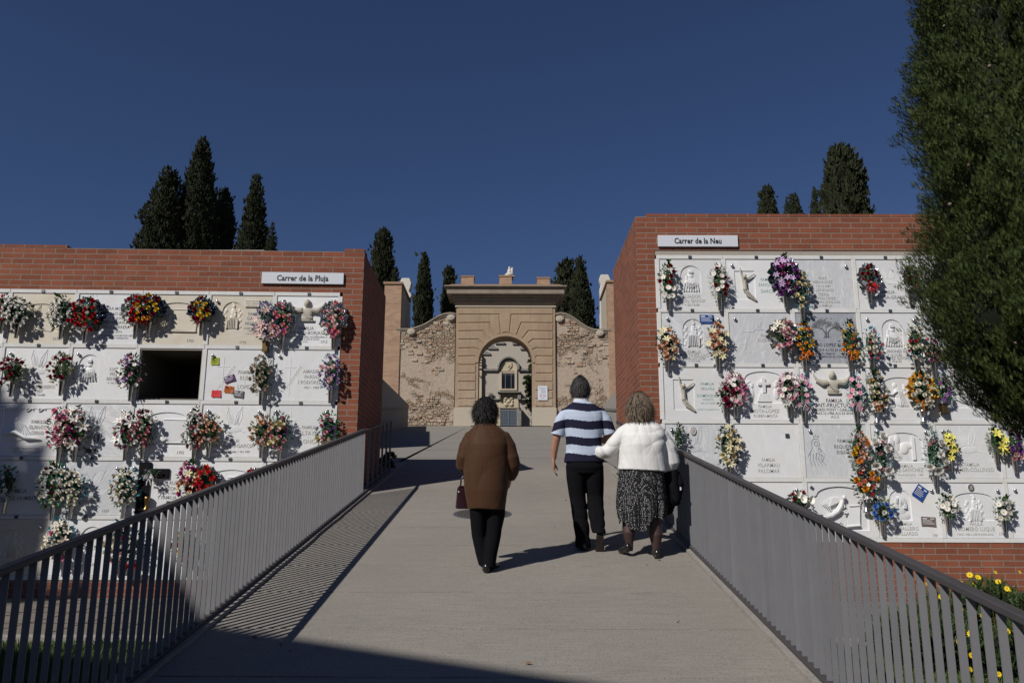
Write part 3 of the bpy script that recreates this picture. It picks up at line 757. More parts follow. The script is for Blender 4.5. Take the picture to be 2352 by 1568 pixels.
mb.prism([(cc[0]-20.5*s2, z0-.3)]+[(cc[0]+20.5*s2*math.cos(a), cc[1]+20.5*1.1*s2*math.sin(a)) for a in np.linspace(math.pi, 0, 17)]+[(cc[0]+20.5*s2, z0-.3)], -.06, 0)
hb(mb, 1148, 1152.7, 852, 897, 0, .12); hb(mb, 1182.3, 1188, 852, 897, 0, .12); hb(mb, 1148, 1188, 893, 897, .0, .16); hb(mb, 1148, 1188, 849, 853.5, 0, .1)
mb.build('window_surround', MATS['chapel_stone'], ch, bevel=.02)
mb = MB(); c = H(1168.3, 841); mb.prism([(c[0]-.22, c[1]+.28), (c[0]-.24, c[1]), (c[0], c[1]-.34), (c[0]+.24, c[1]), (c[0]+.22, c[1]+.28)], -.13, -.061); mb.ball((c[0], -.13, c[1]), (.09, .06, .09)); mb.build('shield', MATS['chapel_stone'], ch, bevel=.01)
w_ = MB(); hb(w_, 1152.8, 1182.2, 853.5, 893, -.0, .03); wo = w_.build('window', MATS['window_glass'], ch)
w_ = MB(); hb(w_, 1160.3, 1161.2, 853.5, 893, .031, .05); hb(w_, 1173.6, 1174.5, 853.5, 893, .031, .05); hb(w_, 1152.8, 1182.2, 859.6, 860.4, .0315, .045); w_.build('glazing_bars', MATS['coping_grey'], wo)
mb = MB(); hb(mb, 1143, 1197, 900, 904, 0, .5); hb(mb, 1146, 1150.5, 904, 919, 0, .35); hb(mb, 1189, 1197, 904, 919, 0, .35); hb(mb, 1109, 1150, 916, 919.5, 0, .25); hb(mb, 1189, 1208, 916, 919.5, 0, .25)
mb.build('door_hood', MATS['coping_grey'], ch, bevel=.03)
mb = MB(); hb(mb, 1147, 1191, 905, 937, .0, .1); hb(mb, 1120, 1149, 921, 985, 0, .07); hb(mb, 1187.6, 1192, 937, 985, 0, .08); mb.build('door_surround', MATS['chapel_stone'], ch)
mb = MB()
for x, y in ((1162, 914), (1175, 914), (1162, 929), (1175, 929), (1168.5, 921.5)):
    p = H(x, y); mb.ball((p[0], -.13, p[1]), (.14, .07, .15), 8, 6)
for i in range(10):
    p = H(1168.5+9*math.cos(i*.63), 921.5+9*math.sin(i*.63)); mb.ball((p[0], -.12, p[1]), (.07, .06, .09), 6, 5)
mb.build('carved_emblem', MATS['chapel_stone'], ch, smooth=True)
d = MB(); hb(d, 1149, 1187.6, 941, 990, -.0, .03); do = d.build('door', MATS['door_blue'], ch)
d = MB(); hb(d, 1168, 1169.5, 941, 990, .031, .07)
for x0 in (1152, 1171):
    for q in range(3): hb(d, x0+q*5, x0+.7+q*5, 943, 961, .031, .055)
    hb(d, x0, x0+13, 963, 964.5, .031, .06); hb(d, x0, x0+13, 969, 970, .031, .06)
d.build('mouldings', plain('door_blue_light', (.12, .15, .19), .5), do)
mb = MB(); hb(mb, 1099, 1105.5, 851, 990, 0, .3); hb(mb, 1098, 1106.5, 814, 850.5, 0, .34); 
for y in (826, 832, 838, 846): hb(mb, 1097, 1107.5, y, y+2, .3, .42)
mb.build('corner_column', MATS['chapel_stone'], ch)
mb = MB(); hb(mb, 1188, 1197, 938, 990, .09, .7); mb.build('door_shadow_block', MATS['coping_grey'], ch)  # grey block standing in for the dark shadow right of the door
# white pierced parapet of the building behind the gable
pt = empty('pierced_parapet', (0, YC+9, 0), 0, 'white pierced stone parapet behind the stepped gable', 'parapet')
K = lambda x, y: G(x, y, YC+9)
mb = MB()
def kb(x0, x1, y0, y1, a, c): p = K(x0, y1); q = K(x1, y0); mb.box(p[0], q[0], a, c, p[1], q[1])
kb(1085, 1240, 797, 860, .3, .6); kb(1085, 1240, 795, 797, .1, .8); 
for x in (1089, 1116, 1147.5, 1154, 1183, 1190, 1216, 1243): kb(x, x+5, 772, 797, .2, .7); kb(x-1, x+6, 783, 785, .1, .8)
kb(1085, 1245, 769, 772, .2, .8); kb(1157, 1181, 774, 797, .1, .8)
for cxp in (1135, 1201):
    for dx, dz in ((0, 3.6), (0, -3.6), (3.6, 0), (-3.6, 0)): 
        c = K(cxp+dx, 785+dz); ring(mb, c[0], c[1], .17, .07, .42, .5, 10)
    c = K(cxp, 785); ring(mb, c[0], c[1], .42, .12, .4, .52, 20)
mb.build('balustrade', MATS['white_stone'], pt)
# ---------------------------------------------------------------- cypresses
SPRAY_V = []; SPRAY_F = []
def _mk_spray():
    rr = random.Random(5)
    def blade(bx, bz, ang, ln, w, yy):
        b = len(SPRAY_V); dx, dz = math.sin(ang), math.cos(ang); px, pz = dz, -dx
        SPRAY_V.extend([(bx-px*w, yy, bz-pz*w), (bx+px*w, yy, bz+pz*w), (bx+dx*ln, yy+rr.uniform(-.08, .08), bz+dz*ln)]); SPRAY_F.append((b, b+1, b+2))
    blade(0, 0, 0, 1.1, .045, 0)
    for i, s in enumerate((.1, .24, .38, .52, .66)):
        blade(0, s, .6+rr.uniform(-.1, .1), .42-.25*s, .042, rr.uniform(-.03, .03)); blade(0, s, -.6+rr.uniform(-.1, .1), .42-.25*s, .042, rr.uniform(-.03, .03))
_mk_spray()
TUFT_V = [(-.35,0,0),(.35,0,0),(.0,.1,1),(0,-.3,.1),(.05,.32,.05),(-.1,0,.85)]; TUFT_F = [(0,1,2),(3,4,5)]
def cypress(base, H, prof, n, size, label, mat, tpl, name='cypress_tree', group=None, seed=1, lump=.16, trunk=1.2, up=1.0, view=None, core=.8, lean=0.0, flat=None, fine=0):
    "prof: list (t, radius) from the crown's foot to the top"
    g = np.random.default_rng(seed)
    r0 = empty(name, base, 0, label, 'cypress tree' if 'cypress' in name else 'tree', group)
    ts = np.array([p[0] for p in prof]); rs = np.array([p[1] for p in prof])
    K_ = g.uniform(0, 6.28, (14, 3)); kf = g.integers(1, 7, 14); kz = g.uniform(1.5, 9, 14)*H/6
    def R(t, th):
        w = np.zeros_like(t)
        for i in range(14): w += np.sin(kf[i]*th+K_[i, 0]+kz[i]*t*3+1.5*np.sin(K_[i, 1]+2*th))*.42
        w = np.sign(w)*np.abs(w)**.8
        q = 0
        if fine:
            for i in range(10): q = q+np.sin((kf[i]*3+2)*th+K_[i, 2]+1.3*np.sin(t*H*(5+i)+K_[i, 0]))*np.sin(t*H*(3.5+1.3*i)+K_[i, 1]+kf[i]*th)
            q = fine*q
        return np.interp(t, ts, rs)*(1+lump*w*.55)+q
    dens = np.interp(np.linspace(0, 1, 200), ts, rs)+.05; cdf = np.cumsum(dens)/dens.sum()
    t = np.interp(g.uniform(0, 1, n), cdf, np.linspace(0, 1, 200)); th = g.uniform(0, 2*math.pi, n)
    if view is not None: th = view+g.uniform(-1, 1, n)*2.0; 
    rr = R(t, th)*(1-np.abs(g.normal(0, .10, n))) + g.normal(0, size*.25, n)
    out = g.uniform(0, 1, n) < .02; rr[out] += size*g.uniform(.3, 1.2, out.sum())
    P = np.stack([rr*np.cos(th)+lean*t*H, rr*np.sin(th), t*H], 1)
    D = np.stack([np.cos(th)*.55, np.sin(th)*.55, np.full(n, up)], 1)+g.normal(0, .33, (n, 3))
    radial = np.stack([np.cos(th), np.sin(th), np.zeros(n)], 1)
    T = np.cross(np.stack([np.cos(th), np.sin(th), np.full(n, .3)], 1), [0, 0, 1])+g.normal(0, .45, (n, 3))
    B = basis(D); Dn = B[:, 2]; X = T-Dn*np.sum(T*Dn, 1, keepdims=True); X /= np.linalg.norm(X, axis=1, keepdims=True); B = np.stack([X, np.cross(Dn, X), Dn], 1)
    V, F = scatter(tpl[0], tpl[1], P, B, size*g.uniform(.6, 1.35, n))
    link('crown', np_mesh('crown', V, F, mat), r0)
    # inner foliage mass
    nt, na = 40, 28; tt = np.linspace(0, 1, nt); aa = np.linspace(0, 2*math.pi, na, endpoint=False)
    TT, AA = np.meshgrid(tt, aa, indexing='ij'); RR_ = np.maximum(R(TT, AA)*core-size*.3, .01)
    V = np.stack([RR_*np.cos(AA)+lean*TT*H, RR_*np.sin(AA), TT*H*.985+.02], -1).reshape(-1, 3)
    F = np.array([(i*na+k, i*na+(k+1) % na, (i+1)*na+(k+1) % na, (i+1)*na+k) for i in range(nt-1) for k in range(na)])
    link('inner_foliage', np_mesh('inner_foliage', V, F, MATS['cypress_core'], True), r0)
    b = MB(); b.tube([(0, 0, -trunk), (0, 0, 0), (0, 0, H*.4)], [rs.max()*.12, rs.max()*.1, .03], 10); b.build('trunk', MATS['bark'], r0, uv=False)
    return r0
def far_cypress(tx, ty, x0, x1, yb, Y, label, seed, shape=None, lean=None, zb=None, n=5200, name='cypress_tree', size=.27, mat='cypress_far'):
    top = at(tx, ty, Y); a, c = at(x0, yb, Y), at(x1, yb, Y)
    z0 = (rz(Y)-.1) if zb is None else zb
    zv = at((x0+x1)/2, yb, Y).z; H_ = top.z-z0; tv = max(.05, (zv-z0)/H_); w = (c.x-a.x)/2; cxm = (a.x+c.x)/2
    shape = shape or [(0, 1), (.35, .82), (.7, .5), (.9, .27), (1, .1)]       # over the visible part
    prof = [(0, w*.8), (tv*.5, w*1.02)]+[(tv+(1-tv)*s*.999, w*q) for s, q in shape]
    cypress((cxm, Y, z0), H_, prof, n, size, label, MATS[mat], (TUFT_V, TUFT_F), name=name, group='cypresses beyond the walls', seed=seed, trunk=.3, up=1.6, lump=.2, lean=(top.x-cxm)/H_ if lean is None else lean, core=.86)
    return
GC = 'cypresses beyond the walls'
far_cypress(389, 391, 322, 425, 573, 46, 'broad blunt topped dark cypress, leftmost behind the left niche wall', 11, [(0, 1), (.3, .85), (.6, .6), (.85, .36), (.97, .30), (1, .2)], n=7500)
far_cypress(467, 322, 412, 508, 573, 47, 'tallest dark cypress behind the left niche wall', 12, [(0, 1), (.3, .86), (.6, .6), (.85, .35), (.97, .2), (1, .12)], n=9000)
far_cypress(516, 436, 495, 553, 573, 49, 'cypress with bare twig tips tucked against the tallest one', 13, [(0, 1), (.4, .8), (.8, .5), (1, .15)])
far_cypress(590, 405, 552, 618, 573, 46, 'slim pointed cypress right of the left cluster', 14, [(0, 1), (.35, .72), (.7, .45), (.9, .22), (1, .14)])
far_cypress(627, 513, 616, 638, 573, 45, 'tiny narrow cypress tip above the left street sign', 15, n=1500, size=.16)
far_cypress(881, 528, 859, 904, 648, 50, 'dark cypress rising behind the left brick pier', 16, [(0, 1), (.4, .95), (.8, .72), (.95, .4), (1, .2)])
far_cypress(908, 615, 900, 916, 648, 49, 'small cypress tip beside the left brick pier', 17, n=1200, size=.2)
far_cypress(975, 583, 957, 994, 748, 47, 'slender cypress with thin wispy tip above the left curved wall', 18, [(0, .95), (.25, 1), (.6, .62), (.85, .28), (1, .06)])
far_cypress(1031, 615, 1018, 1046, 725, 49, 'slender cypress beside the left end of the gate cornice', 19, [(0, 1), (.5, .8), (.85, .6), (.96, .4), (1, .2)], n=3500)
far_cypress(1300, 602, 1270, 1330, 730, 52, 'loose grey green conifer just right of the gate cornice', 20, [(0, 1), (.4, .85), (.75, .6), (.92, .4), (1, .15)], size=.36, n=3200)
far_cypress(1333, 594, 1312, 1366, 752, 48, 'pointed green cypress above the right curved wall', 21, [(0, 1), (.3, .85), (.6, .55), (.85, .28), (1, .05)])
far_cypress(1760, 431, 1741, 1784, 490, 34, 'rounded cypress top, leftmost above the right niche wall', 22, [(0, 1), (.5, .7), (.85, .6), (1, .25)], n=6000, size=.16)
far_cypress(1820, 448, 1801, 1839, 490, 36, 'small blunt cypress top between two others above the right wall', 23, [(0, 1), (.45, .6), (.85, .55), (1, .25)], n=5000, size=.14)
far_cypress(1870, 430, 1861, 1882, 490, 36, 'thin spike of a cypress above the right niche wall', 24, [(0, 1), (.5, .6), (1, .12)], n=4000, size=.11)
far_cypress(1930, 347, 1912, 2003, 490, 33, 'broad cypress with sloping right shoulder above the right niche wall', 25, [(0, 1), (.3, .97), (.6, .84), (.8, .68), (.93, .52), (1, .35)], n=9000)
# big one on the right
cz0 = 2.35
cypress((4.86, 6.6, cz0), 7.2, [(0, .45), (.02, .7), (.052, .88), (.09, 1.04), (.16, 1.2), (.25, 1.18), (.44, 1.08), (.56, 1.04), (.8, .85), (1, .1)], 190000, .05,
        'huge near cypress filling the right edge of the view', MATS['cypress_near'], (SPRAY_V, SPRAY_F), seed=41, lump=.11, fine=.06, trunk=2.4, view=math.pi*1.2, core=.84)
ct = bpy.data.objects['crown'+'.%03d' % (len([o for o in bpy.data.objects if o.name.startswith('crown')])-1)]
g = np.random.default_rng(9); P = []
cb = MB()
for i in range(42):
    t = g.uniform(.08, .75); th = math.pi*1.2+g.uniform(-1.2, 1.2); r_ = np.interp(t, [0, .05, .16, .44, .8], [.45, .88, 1.2, 1.06, .7])*g.uniform(1.0, 1.1)
    cb.ball((r_*math.cos(th), r_*math.sin(th), t*7.2), .015*g.uniform(.8, 1.2), 7, 5)
o = cb.build('cones', MATS['cone_brown'], ct.parent, uv=False, smooth=True); tag(o, kind='stuff')
# cypress out of view on the left, shading the edge of the niche wall
d_ = sd.normalized()
def shade_tree(X, Y, topz, w, seed, label, H=None):
    cypress((X, Y, .2), topz-.2, [(0, w*.8), (.3, w), (.6, w*.85), (.85, w*.5), (.96, w*.25), (1, .1)], 2600, .6, label, MATS['cypress_far'], (TUFT_V, TUFT_F), seed=seed, trunk=.5, up=1.4, lump=.12, core=.97)
shade_tree(-15.9, 2.0, 12.9, 1.5, 61, 'tall cypress standing left of the lawn, outside the view')
k_ = math.atan(-.465); zt_ = 9.62; tt_ = (zt_-.81)/.616
cxy = (.39-.517*tt_+.9, 4.79-.595*tt_-.42)
bb = empty('shading_building', (cxy[0], cxy[1], 0), k_, 'added brick building out of view, shaped to shade the foot of the ramp', 'building')  # added unseen building, placed and cut off to shade the ramp foot
b = MB(); b.box(-14, 0, -6, 0, -1, zt_-.08); b.build('brick_wall', MATS['brick'], bb)
b = MB(); b.box(-14.05, .05, -6.05, .05, zt_-.08, zt_); b.build('roof_coping', MATS['lintel'], bb)

# yellow flowered bush, small shrub, manhole
def leafy(name, pts, n, size, mat, parent, tv=LEAF_V, tf=LEAF_T, up=.8, jit=.5, seed=1):
    g = np.random.default_rng(seed); pts = np.array(pts, float); idx = g.integers(0, len(pts), n)
    c = pts[idx]; u = g.normal(size=(n, 3)); u /= np.linalg.norm(u, axis=1, keepdims=True); u[:, 2] = np.abs(u[:, 2])*1.1-.15
    r = g.uniform(.35, 1, (n, 1))**.45; P = c[:, :3]+u*c[:, 3:4]*r*np.array([1, 1, .85])
    D = u+np.array([0, 0, up])+g.normal(0, jit, (n, 3))
    V, F = scatter(tv, tf, P, basis(D), size*g.uniform(.6, 1.3, n)); return link(name, np_mesh(name, V, F, mat), parent)
bu = empty('flower_bush', (4.5, 7.35, LOW+.14), 0, 'green shrub with yellow daisy flowers behind the right railing', 'bush')
LEAF_N = [(0,0,0),(-.10,.02,.4),(.10,.02,.4),(0,.02,1.0)]; LEAF_NF = [(0,2,1),(1,2,3)]
bp = []; r_ = random.Random(4)
for i in range(46):
    x = r_.uniform(-1.25, 1.9); y = r_.uniform(-1.0, .75); e = max(0, 1-abs((x-.4)/1.8)**3)
    bp.append((x, y, r_.uniform(-.1, .22)*e+(.06 if x > -.4 else -.05), r_.uniform(.22, .34)))
leafy('foliage', bp, 26000, .075, MATS['bush_leaf'], bu, LEAF_N, LEAF_NF, seed=3)
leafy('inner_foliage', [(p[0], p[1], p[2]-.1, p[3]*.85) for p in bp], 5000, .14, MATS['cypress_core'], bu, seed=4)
def petals(n, r0, r1, w, lift=.0, cup=0, pts=3):
    V = []; F = []
    for i in range(n):
        a = 2*math.pi*i/n; ca, sa = math.cos(a), math.sin(a); b = len(V)
        for rr, ww, zz in ((r0, w*.4, 0), ((r0+r1)/2, w, lift*.5+cup), (r1, w*.35, lift)):
            for s in (-1, 1): V.append((rr*ca-s*ww*sa, rr*sa+s*ww*ca, zz))
        F += [(b, b+2, b+3, b+1), (b+2, b+4, b+5, b+3)]
    return V, F
plain('yellow_petal', (.72, .52, .01), .6); plain('yellow_centre', (.45, .25, .01), .8); plain('dry_flower', (.12, .07, .03), .9)
def daisy_mesh(name, pm, cm, r=.035, n=12, lift=.008, w=.15):
    m = MB(); V, F = petals(n, r*.2, r, r*w, lift, .003); m.add(V, F); m.k = 1; m.ball((0, 0, .003), (r*.27, r*.27, r*.16), 8, 4); return m.mesh(name, [pm, cm], uv=False)
dm = daisy_mesh('yellow_daisy', MATS['yellow_petal'], MATS['yellow_centre'], .04, 10, .006, .22)
for i in range(98):
    p = r_.choice(bp); a = r_.uniform(0, 6.28); q = r_.uniform(.2, 1)
    x, y, z = p[0]+p[3]*q*math.cos(a), p[1]-p[3]*q*abs(math.sin(a)), p[2]+p[3]*(.6+r_.uniform(.1, .55)*(1 if i % 3 else .2))
    y -= .08
    if i % 4 == 0: y = -1.05-r_.uniform(0, .25); z = r_.uniform(-.25, .2)
    link('yellow_daisy', dm, bu, (x, y, z), (r_.uniform(.5, 1.5), r_.uniform(-.5, .5), r_.uniform(-.7, .7)), r_.uniform(.42, .75))
m = MB()
for i in range(60):
    p = r_.choice(bp); x, y = p[0]+r_.uniform(-.2, .2), p[1]+r_.uniform(-.2, .2); z = p[2]+p[3]*.7; h_ = r_.uniform(.08, .24)
    m.tube([(x, y, z), (x+r_.uniform(-.03, .03), y, z+h_)], .0018, 4); m.ball((x, y, z+h_), .008, 5, 4)
o = m.build('dry_stems', MATS['dry_flower'], bu, uv=False)
sh = empty('small_shrub', (-2.3, 14.35, PZ-.05), 0, 'small dark shrub at the far corner of the left niche wall', 'shrub')
leafy('foliage', [(0, 0, .1, .12), (.06, .05, .2, .1), (.03, .1, .0, .12)], 900, .05, MATS['bush_leaf'], sh, seed=8)
def manhole(px, py, r, label, mat):
    d = ray(px, py); t = CAM_Z/(SL*d.y-d.z); p = Vector((0, 0, CAM_Z))+d*t
    o = empty('manhole_cover', p+Vector((0, 0, .004)), 0, label, 'manhole cover'); o.rotation_euler = (math.atan(SL), 0, 0)
    b = MB(); b.lathe([(r, -.004), (r, .001), (r*.97, .002), (0.001, .002)], 40); b.build('frame', MATS['dark_paint'], o)
    b = MB()
    for i in range(-9, 10):
        for j in range(-9, 10):
            x, y = i*r/10, j*r/10
            if x*x+y*y < (r*.9)**2: b.box(x-r*.03, x+r*.03, y-r*.03, y+r*.03, .0021, .005)
    b.build('cast_pattern', mat, o)
manhole(1108, 1180, .36, 'round cast iron manhole cover behind the woman in brown', plain('cast_iron', (.10, .07, .05), .6, .3, var=.3))

iv = empty('climbing_plant', at(1212, 900, 55.6), 0, 'dark climbing shrub at the right edge of the arch opening', 'shrub')
IP = []
for (x, y, r) in [(1219, 832, .18), (1221, 843, .16), (1211, 870, .25), (1218, 872, .3), (1208, 882, .2), (1216, 890, .28), (1213, 901, .22), (1218, 912, .3), (1216, 925, .3), (1220, 938, .3), (1224, 880, .5), (1226, 905, .6), (1228, 935, .7), (1226, 850, .4)]:
    p = at(x, y, 55.6)-at(1212, 900, 55.6); IP.append((p.x, 0, p.z, r))
leafy('foliage', IP, 2600, .16, MATS['cypress_near'], iv, seed=12)
b = MB(); b.tube([(.6, 0, -3.6), (.5, 0, -1), (.3, 0, 1.5)], [.08, .06, .03], 6); b.build('stem', MATS['bark'], iv, uv=False)

g_ = np.random.default_rng(31); n_ = 26
yy_ = g_.uniform(4.9, 14, n_); xx_ = np.where(g_.random(n_) < .6, g_.choice([-1, 1], n_)*g_.uniform(1.2, 1.62, n_)-.2, g_.uniform(-1.6, 1.4, n_)); P = np.stack([xx_, yy_, SL*yy_+.006], 1)
V, F = scatter(LEAF_V, LEAF_T, P, basis(np.stack([g_.normal(0, 1, n_), g_.normal(0, 1, n_), g_.uniform(0, .3, n_)], 1)), g_.uniform(.02, .05, n_))
tag(link('fallen_leaves', np_mesh('fallen_leaves', V, F, plain('dry_leaf', (.16, .09, .045), .9, var=.4))), 'a few dry leaves lying on the ramp', 'leaves', kind='stuff')
# ---------------------------------------------------------------- niche slabs
def inscr(name, s, lines, mat, w, ext=.002, wmax=None):
    L = []
    for (t, x, z, size) in lines: L.append((t, x, z-.004, size*1.22, .86))
    return txt(name, L, mat, s, y=-.0015, ext=ext, bold=.010)
def arch_loop(cx, z0, w, h, n=12):
    r = w/2; return [(cx-r, z0), (cx+r, z0)]+[(cx+r*math.cos(a), z0+h-r+r*math.sin(a)) for a in np.linspace(0, math.pi, n+1)]
def low_arch(cx, z0, w, h, n=12):
    e = w*.42; pts = [(cx-w/2, z0), (cx+w/2, z0), (cx+w/2, z0+h*.75), (cx+e, z0+h*.80)]
    return pts+[(cx+e*math.cos(a), z0+h*.8+h*.2*math.sin(a)) for a in np.linspace(.1, math.pi-.1, n)]+[(cx-e, z0+h*.80), (cx-w/2, z0+h*.75)]
def rect_loop(x0, x1, z0, z1, c=0): 
    return [(x0, z0), (x1, z0), (x1, z1), (x0, z1)]
def slab_panel(w, h, loop, depth, mat, parent, th=.05, rot=0):
    bm = bmesh.new()
    def ringv(pts, y): return [bm.verts.new((p[0], y, p[1])) for p in pts]
    out = [(-w/2, -h/2), (w/2, -h/2), (w/2, h/2), (-w/2, h/2)]; vo = ringv(out, 0)
    eo = [bm.edges.new((vo[i], vo[(i+1) % 4])) for i in range(4)]
    if loop:
        vi = ringv(loop, 0); n = len(vi); ei = [bm.edges.new((vi[i], vi[(i+1) % n])) for i in range(n)]
        bmesh.ops.triangle_fill(bm, edges=eo+ei, use_beauty=True)
        c = (sum(p[0] for p in loop)/n, sum(p[1] for p in loop)/n)
        vb = ringv([(c[0]+(p[0]-c[0])*.97, c[1]+(p[1]-c[1])*.97) for p in loop], depth)
        for i in range(n): bm.faces.new((vi[i], vi[(i+1) % n], vb[(i+1) % n], vb[i]))
        bm.faces.new(vb)
    else: bm.faces.new(vo)
    vt = ringv(out, th)
    for i in range(4): bm.faces.new((vo[i], vt[i], vt[(i+1) % 4], vo[(i+1) % 4]))
    bm.faces.new(vt[::-1]); bmesh.ops.recalc_face_normals(bm, faces=bm.faces[:])
    me = bpy.data.meshes.new('panel'); bm.to_mesh(me); bm.free(); me.materials.append(mat); box_uv(me)
    return link('panel', me, parent)
def rel(b, x, z, rx, rz_, d=.02, y=0): b.ball((x, y, z), (rx, d*.42, rz_), 12, 8)
def rline(b, pts, r=.004, y=-.001, n=5, flat=1): b.tube([(p[0], y, p[1]) for p in pts], r, n, True)
def leafsprig(b, x0, z0, x1, z1, n=7, s=.035, y=0):
    dx, dz = x1-x0, z1-z0; L = math.hypot(dx, dz); ux, uz = dx/L, dz/L; rline(b, [(x0, z0), (x1, z1)], .0025)
    for i in range(n):
        t = .15+.85*i/n; px, pz = x0+dx*t, z0+dz*t
        for s_ in (-1, 1):
            ax, az = ux*.75-s_*uz*.66, uz*.75+s_*ux*.66
            b.tube([(px, 0, pz), (px+ax*s*.5, 0, pz+az*s*.5), (px+ax*s, 0, pz+az*s)], [.002, .006, .001], 5)
def d_dove(b, x, z, s=1.0, t=.0035):
    body = [(-.16, -.05), (-.08, .0), (0, .0), (.08, -.04), (.15, -.10)]; q = lambda p: (x+p[0]*s, z+p[1]*s)
    rline(b, [q(p) for p in body], t); rline(b, [q(p) for p in [(-.16, -.05), (-.10, -.09), (0, -.1), (.1, -.08), (.15, -.1)]], t)
    rline(b, [q(p) for p in [(-.08, .0), (-.12, .14), (-.10, .26), (-.04, .16), (0, .0)]], t)
    rline(b, [q(p) for p in [(0, .0), (.02, .14), (.10, .27), (.1, .1), (.05, -.02)]], t)
    for i in range(5):
        rline(b, [q((-.1+i*.014, .23-i*.03)), q((-.07+i*.012, .02))], t*.6); rline(b, [q((.085-i*.008, .23-i*.035)), q((.01+i*.01, .01))], t*.6)
    rel(b, x-.145*s, z-.04*s, .03*s, .025*s, .006); rel(b, x, z-.05*s, .12*s, .045*s, .007)
    leafsprig(b, x-.17*s, z-.06*s, x-.27*s, z-.15*s, 4, .03*s)
def d_cross(b, x, z, h, w, t=.006, up=.75):
    b.box(x-t, x+t, -.003, .001, z, z+h); b.box(x-w/2, x-t-.0002, -.003, .001, z+h*up-t, z+h*up+t); b.box(x+t+.0002, x+w/2, -.003, .001, z+h*up-t, z+h*up+t)
def d_madonna(b, x, z, s, y=.012):
    "crowned mother with child inside an arch of height s"
    q = lambda a, c: (x+a*s, z+c*s)
    def e(a, c, rx, rz_, d=.02): rel(b, x+a*s, z+c*s, rx*s, rz_*s, d, y)
    e(0, .17, .33, .2, .03); e(0, .36, .22, .18, .032); e(.0, .60, .075, .10, .03); e(.0, .62, .11, .13, .018); e(-.14, .50, .06, .07, .028); e(-.13, .38, .09, .1, .034)
    b.box(x-.07*s, x+.07*s, y-.022, y, z+.70*s, z+.78*s); e(0, .79, .09, .05, .02); e(-.14, .585, .05, .03, .02)
    for i in range(7): b.tube([(x+(-.22+i*.07)*s, y-.022, z+.36*s), (x+(-.28+i*.09)*s, y-.018, z+.04*s)], .008*s/.4, 5)
    for i in range(4): b.tube([(x-.16*s, y-.025, z+(.36-i*.05)*s), (x+.02*s, y-.036, z+(.30-i*.05)*s), (x+.2*s, y-.02, z+(.38-i*.04)*s)], .006*s/.4, 5)
def d_throne(b, x, z, s, y=.012):
    def e(a, c, rx, rz_, d=.02): rel(b, x+a*s, z+c*s, rx*s, rz_*s, d, y)
    e(0, .25, .19, .28, .03); e(.02, .62, .10, .2, .03); e(.03, .86, .07, .09, .03); e(.1, .52, .06, .1, .04); e(.1, .64, .045, .05, .04); e(0, .95, .08, .05, .02)
    for i in range(6): e(-.30+.06*(i % 2), .1+i*.12, .06, .08, .018); e(.30-.06*(i % 2), .1+i*.12, .06, .08, .018)
    for i in range(6): b.tube([(x+(-.15+i*.055)*s, y-.025, z+.45*s), (x+(-.17+i*.065)*s, y-.022, z+.02*s)], .007*s/.4, 5)
    b.box(x-.22*s, x-.17*s, y-.03, y, z, z+.35*s); b.box(x+.17*s, x+.22*s, y-.03, y, z, z+.35*s)
def d_bust(b, x, z, s=1.0):
    def T(pts, r): b.tube([(x+p[0]*s, p[2] if len(p) > 2 else -.015, z+p[1]*s) for p in pts], [q*s for q in r], 8)
    b.ball((x, -.03, z+.17*s), (.038*s, .032, .05*s)); b.ball((x, -.022, z+.165*s), (.052*s, .03, .065*s)); rel(b, x, z+.12*s, .03*s, .04*s, .045)
    b.ball((x, -.010, z+.02*s), (.095*s, .026, .085*s)); b.ball((x, -.008, z-.05*s), (.088*s, .026, .055*s))
    T([(-.07, .06), (-.15, .05), (-.22, .09)], [.045, .05, .035]); T([(.07, .06), (.15, .05), (.22, .10)], [.045, .05, .035])
    T([(-.21, .09), (-.25, .15), (-.265, .19)], [.022, .015, .008]); T([(.21, .10), (.25, .15), (.265, .19)], [.022, .015, .008])
    for i in range(6): T([(-.09+i*.01, .09-i*.01, -.03), (-.02+i*.02, -.02-i*.01, -.048), (.05+i*.01, -.09+i*.006, -.035)], [.006, .008, .005])
    for i in range(5): T([(-.2+i*.03, .06, -.05), (-.17+i*.03, .03, -.055)], [.005, .005]); T([(.2-i*.03, .07, -.05), (.17-i*.03, .03, -.055)], [.005, .005])
    b.box(x-.08*s, x+.10*s, -.03, 0, z-.105*s, z-.09*s)
def d_christ(b, x, z, s=1.0):
    def T(pts, r): b.tube([(x+p[0]*s, -.02-(p[2] if len(p) > 2 else 0), z+p[1]*s) for p in pts], [q*s for q in r], 8)
    T([(-.01, .05), (.0, -.03), (-.005, -.08)], [.032, .028, .03]); b.ball((x+.0*s, -.04, z+.105*s), (.024*s, .024, .03*s)); b.ball((x, -.03, z+.115*s), (.03*s, .022, .03*s))
    T([(-.02, .06), (-.045, .14), (-.06, .24)], [.016, .012, .008]); T([(.02, .06), (.09, .11), (.155, .15)], [.016, .012, .008])
    T([(-.01, -.08), (.03, -.17), (.09, -.22), (.15, -.26)], [.022, .018, .013, .008]); T([(.01, -.08), (.07, -.16), (.12, -.21), (.16, -.255)], [.02, .016, .012, .008])
    b.ball((x-.002*s, -.025, z-.085*s), (.036*s, .025, .03*s))
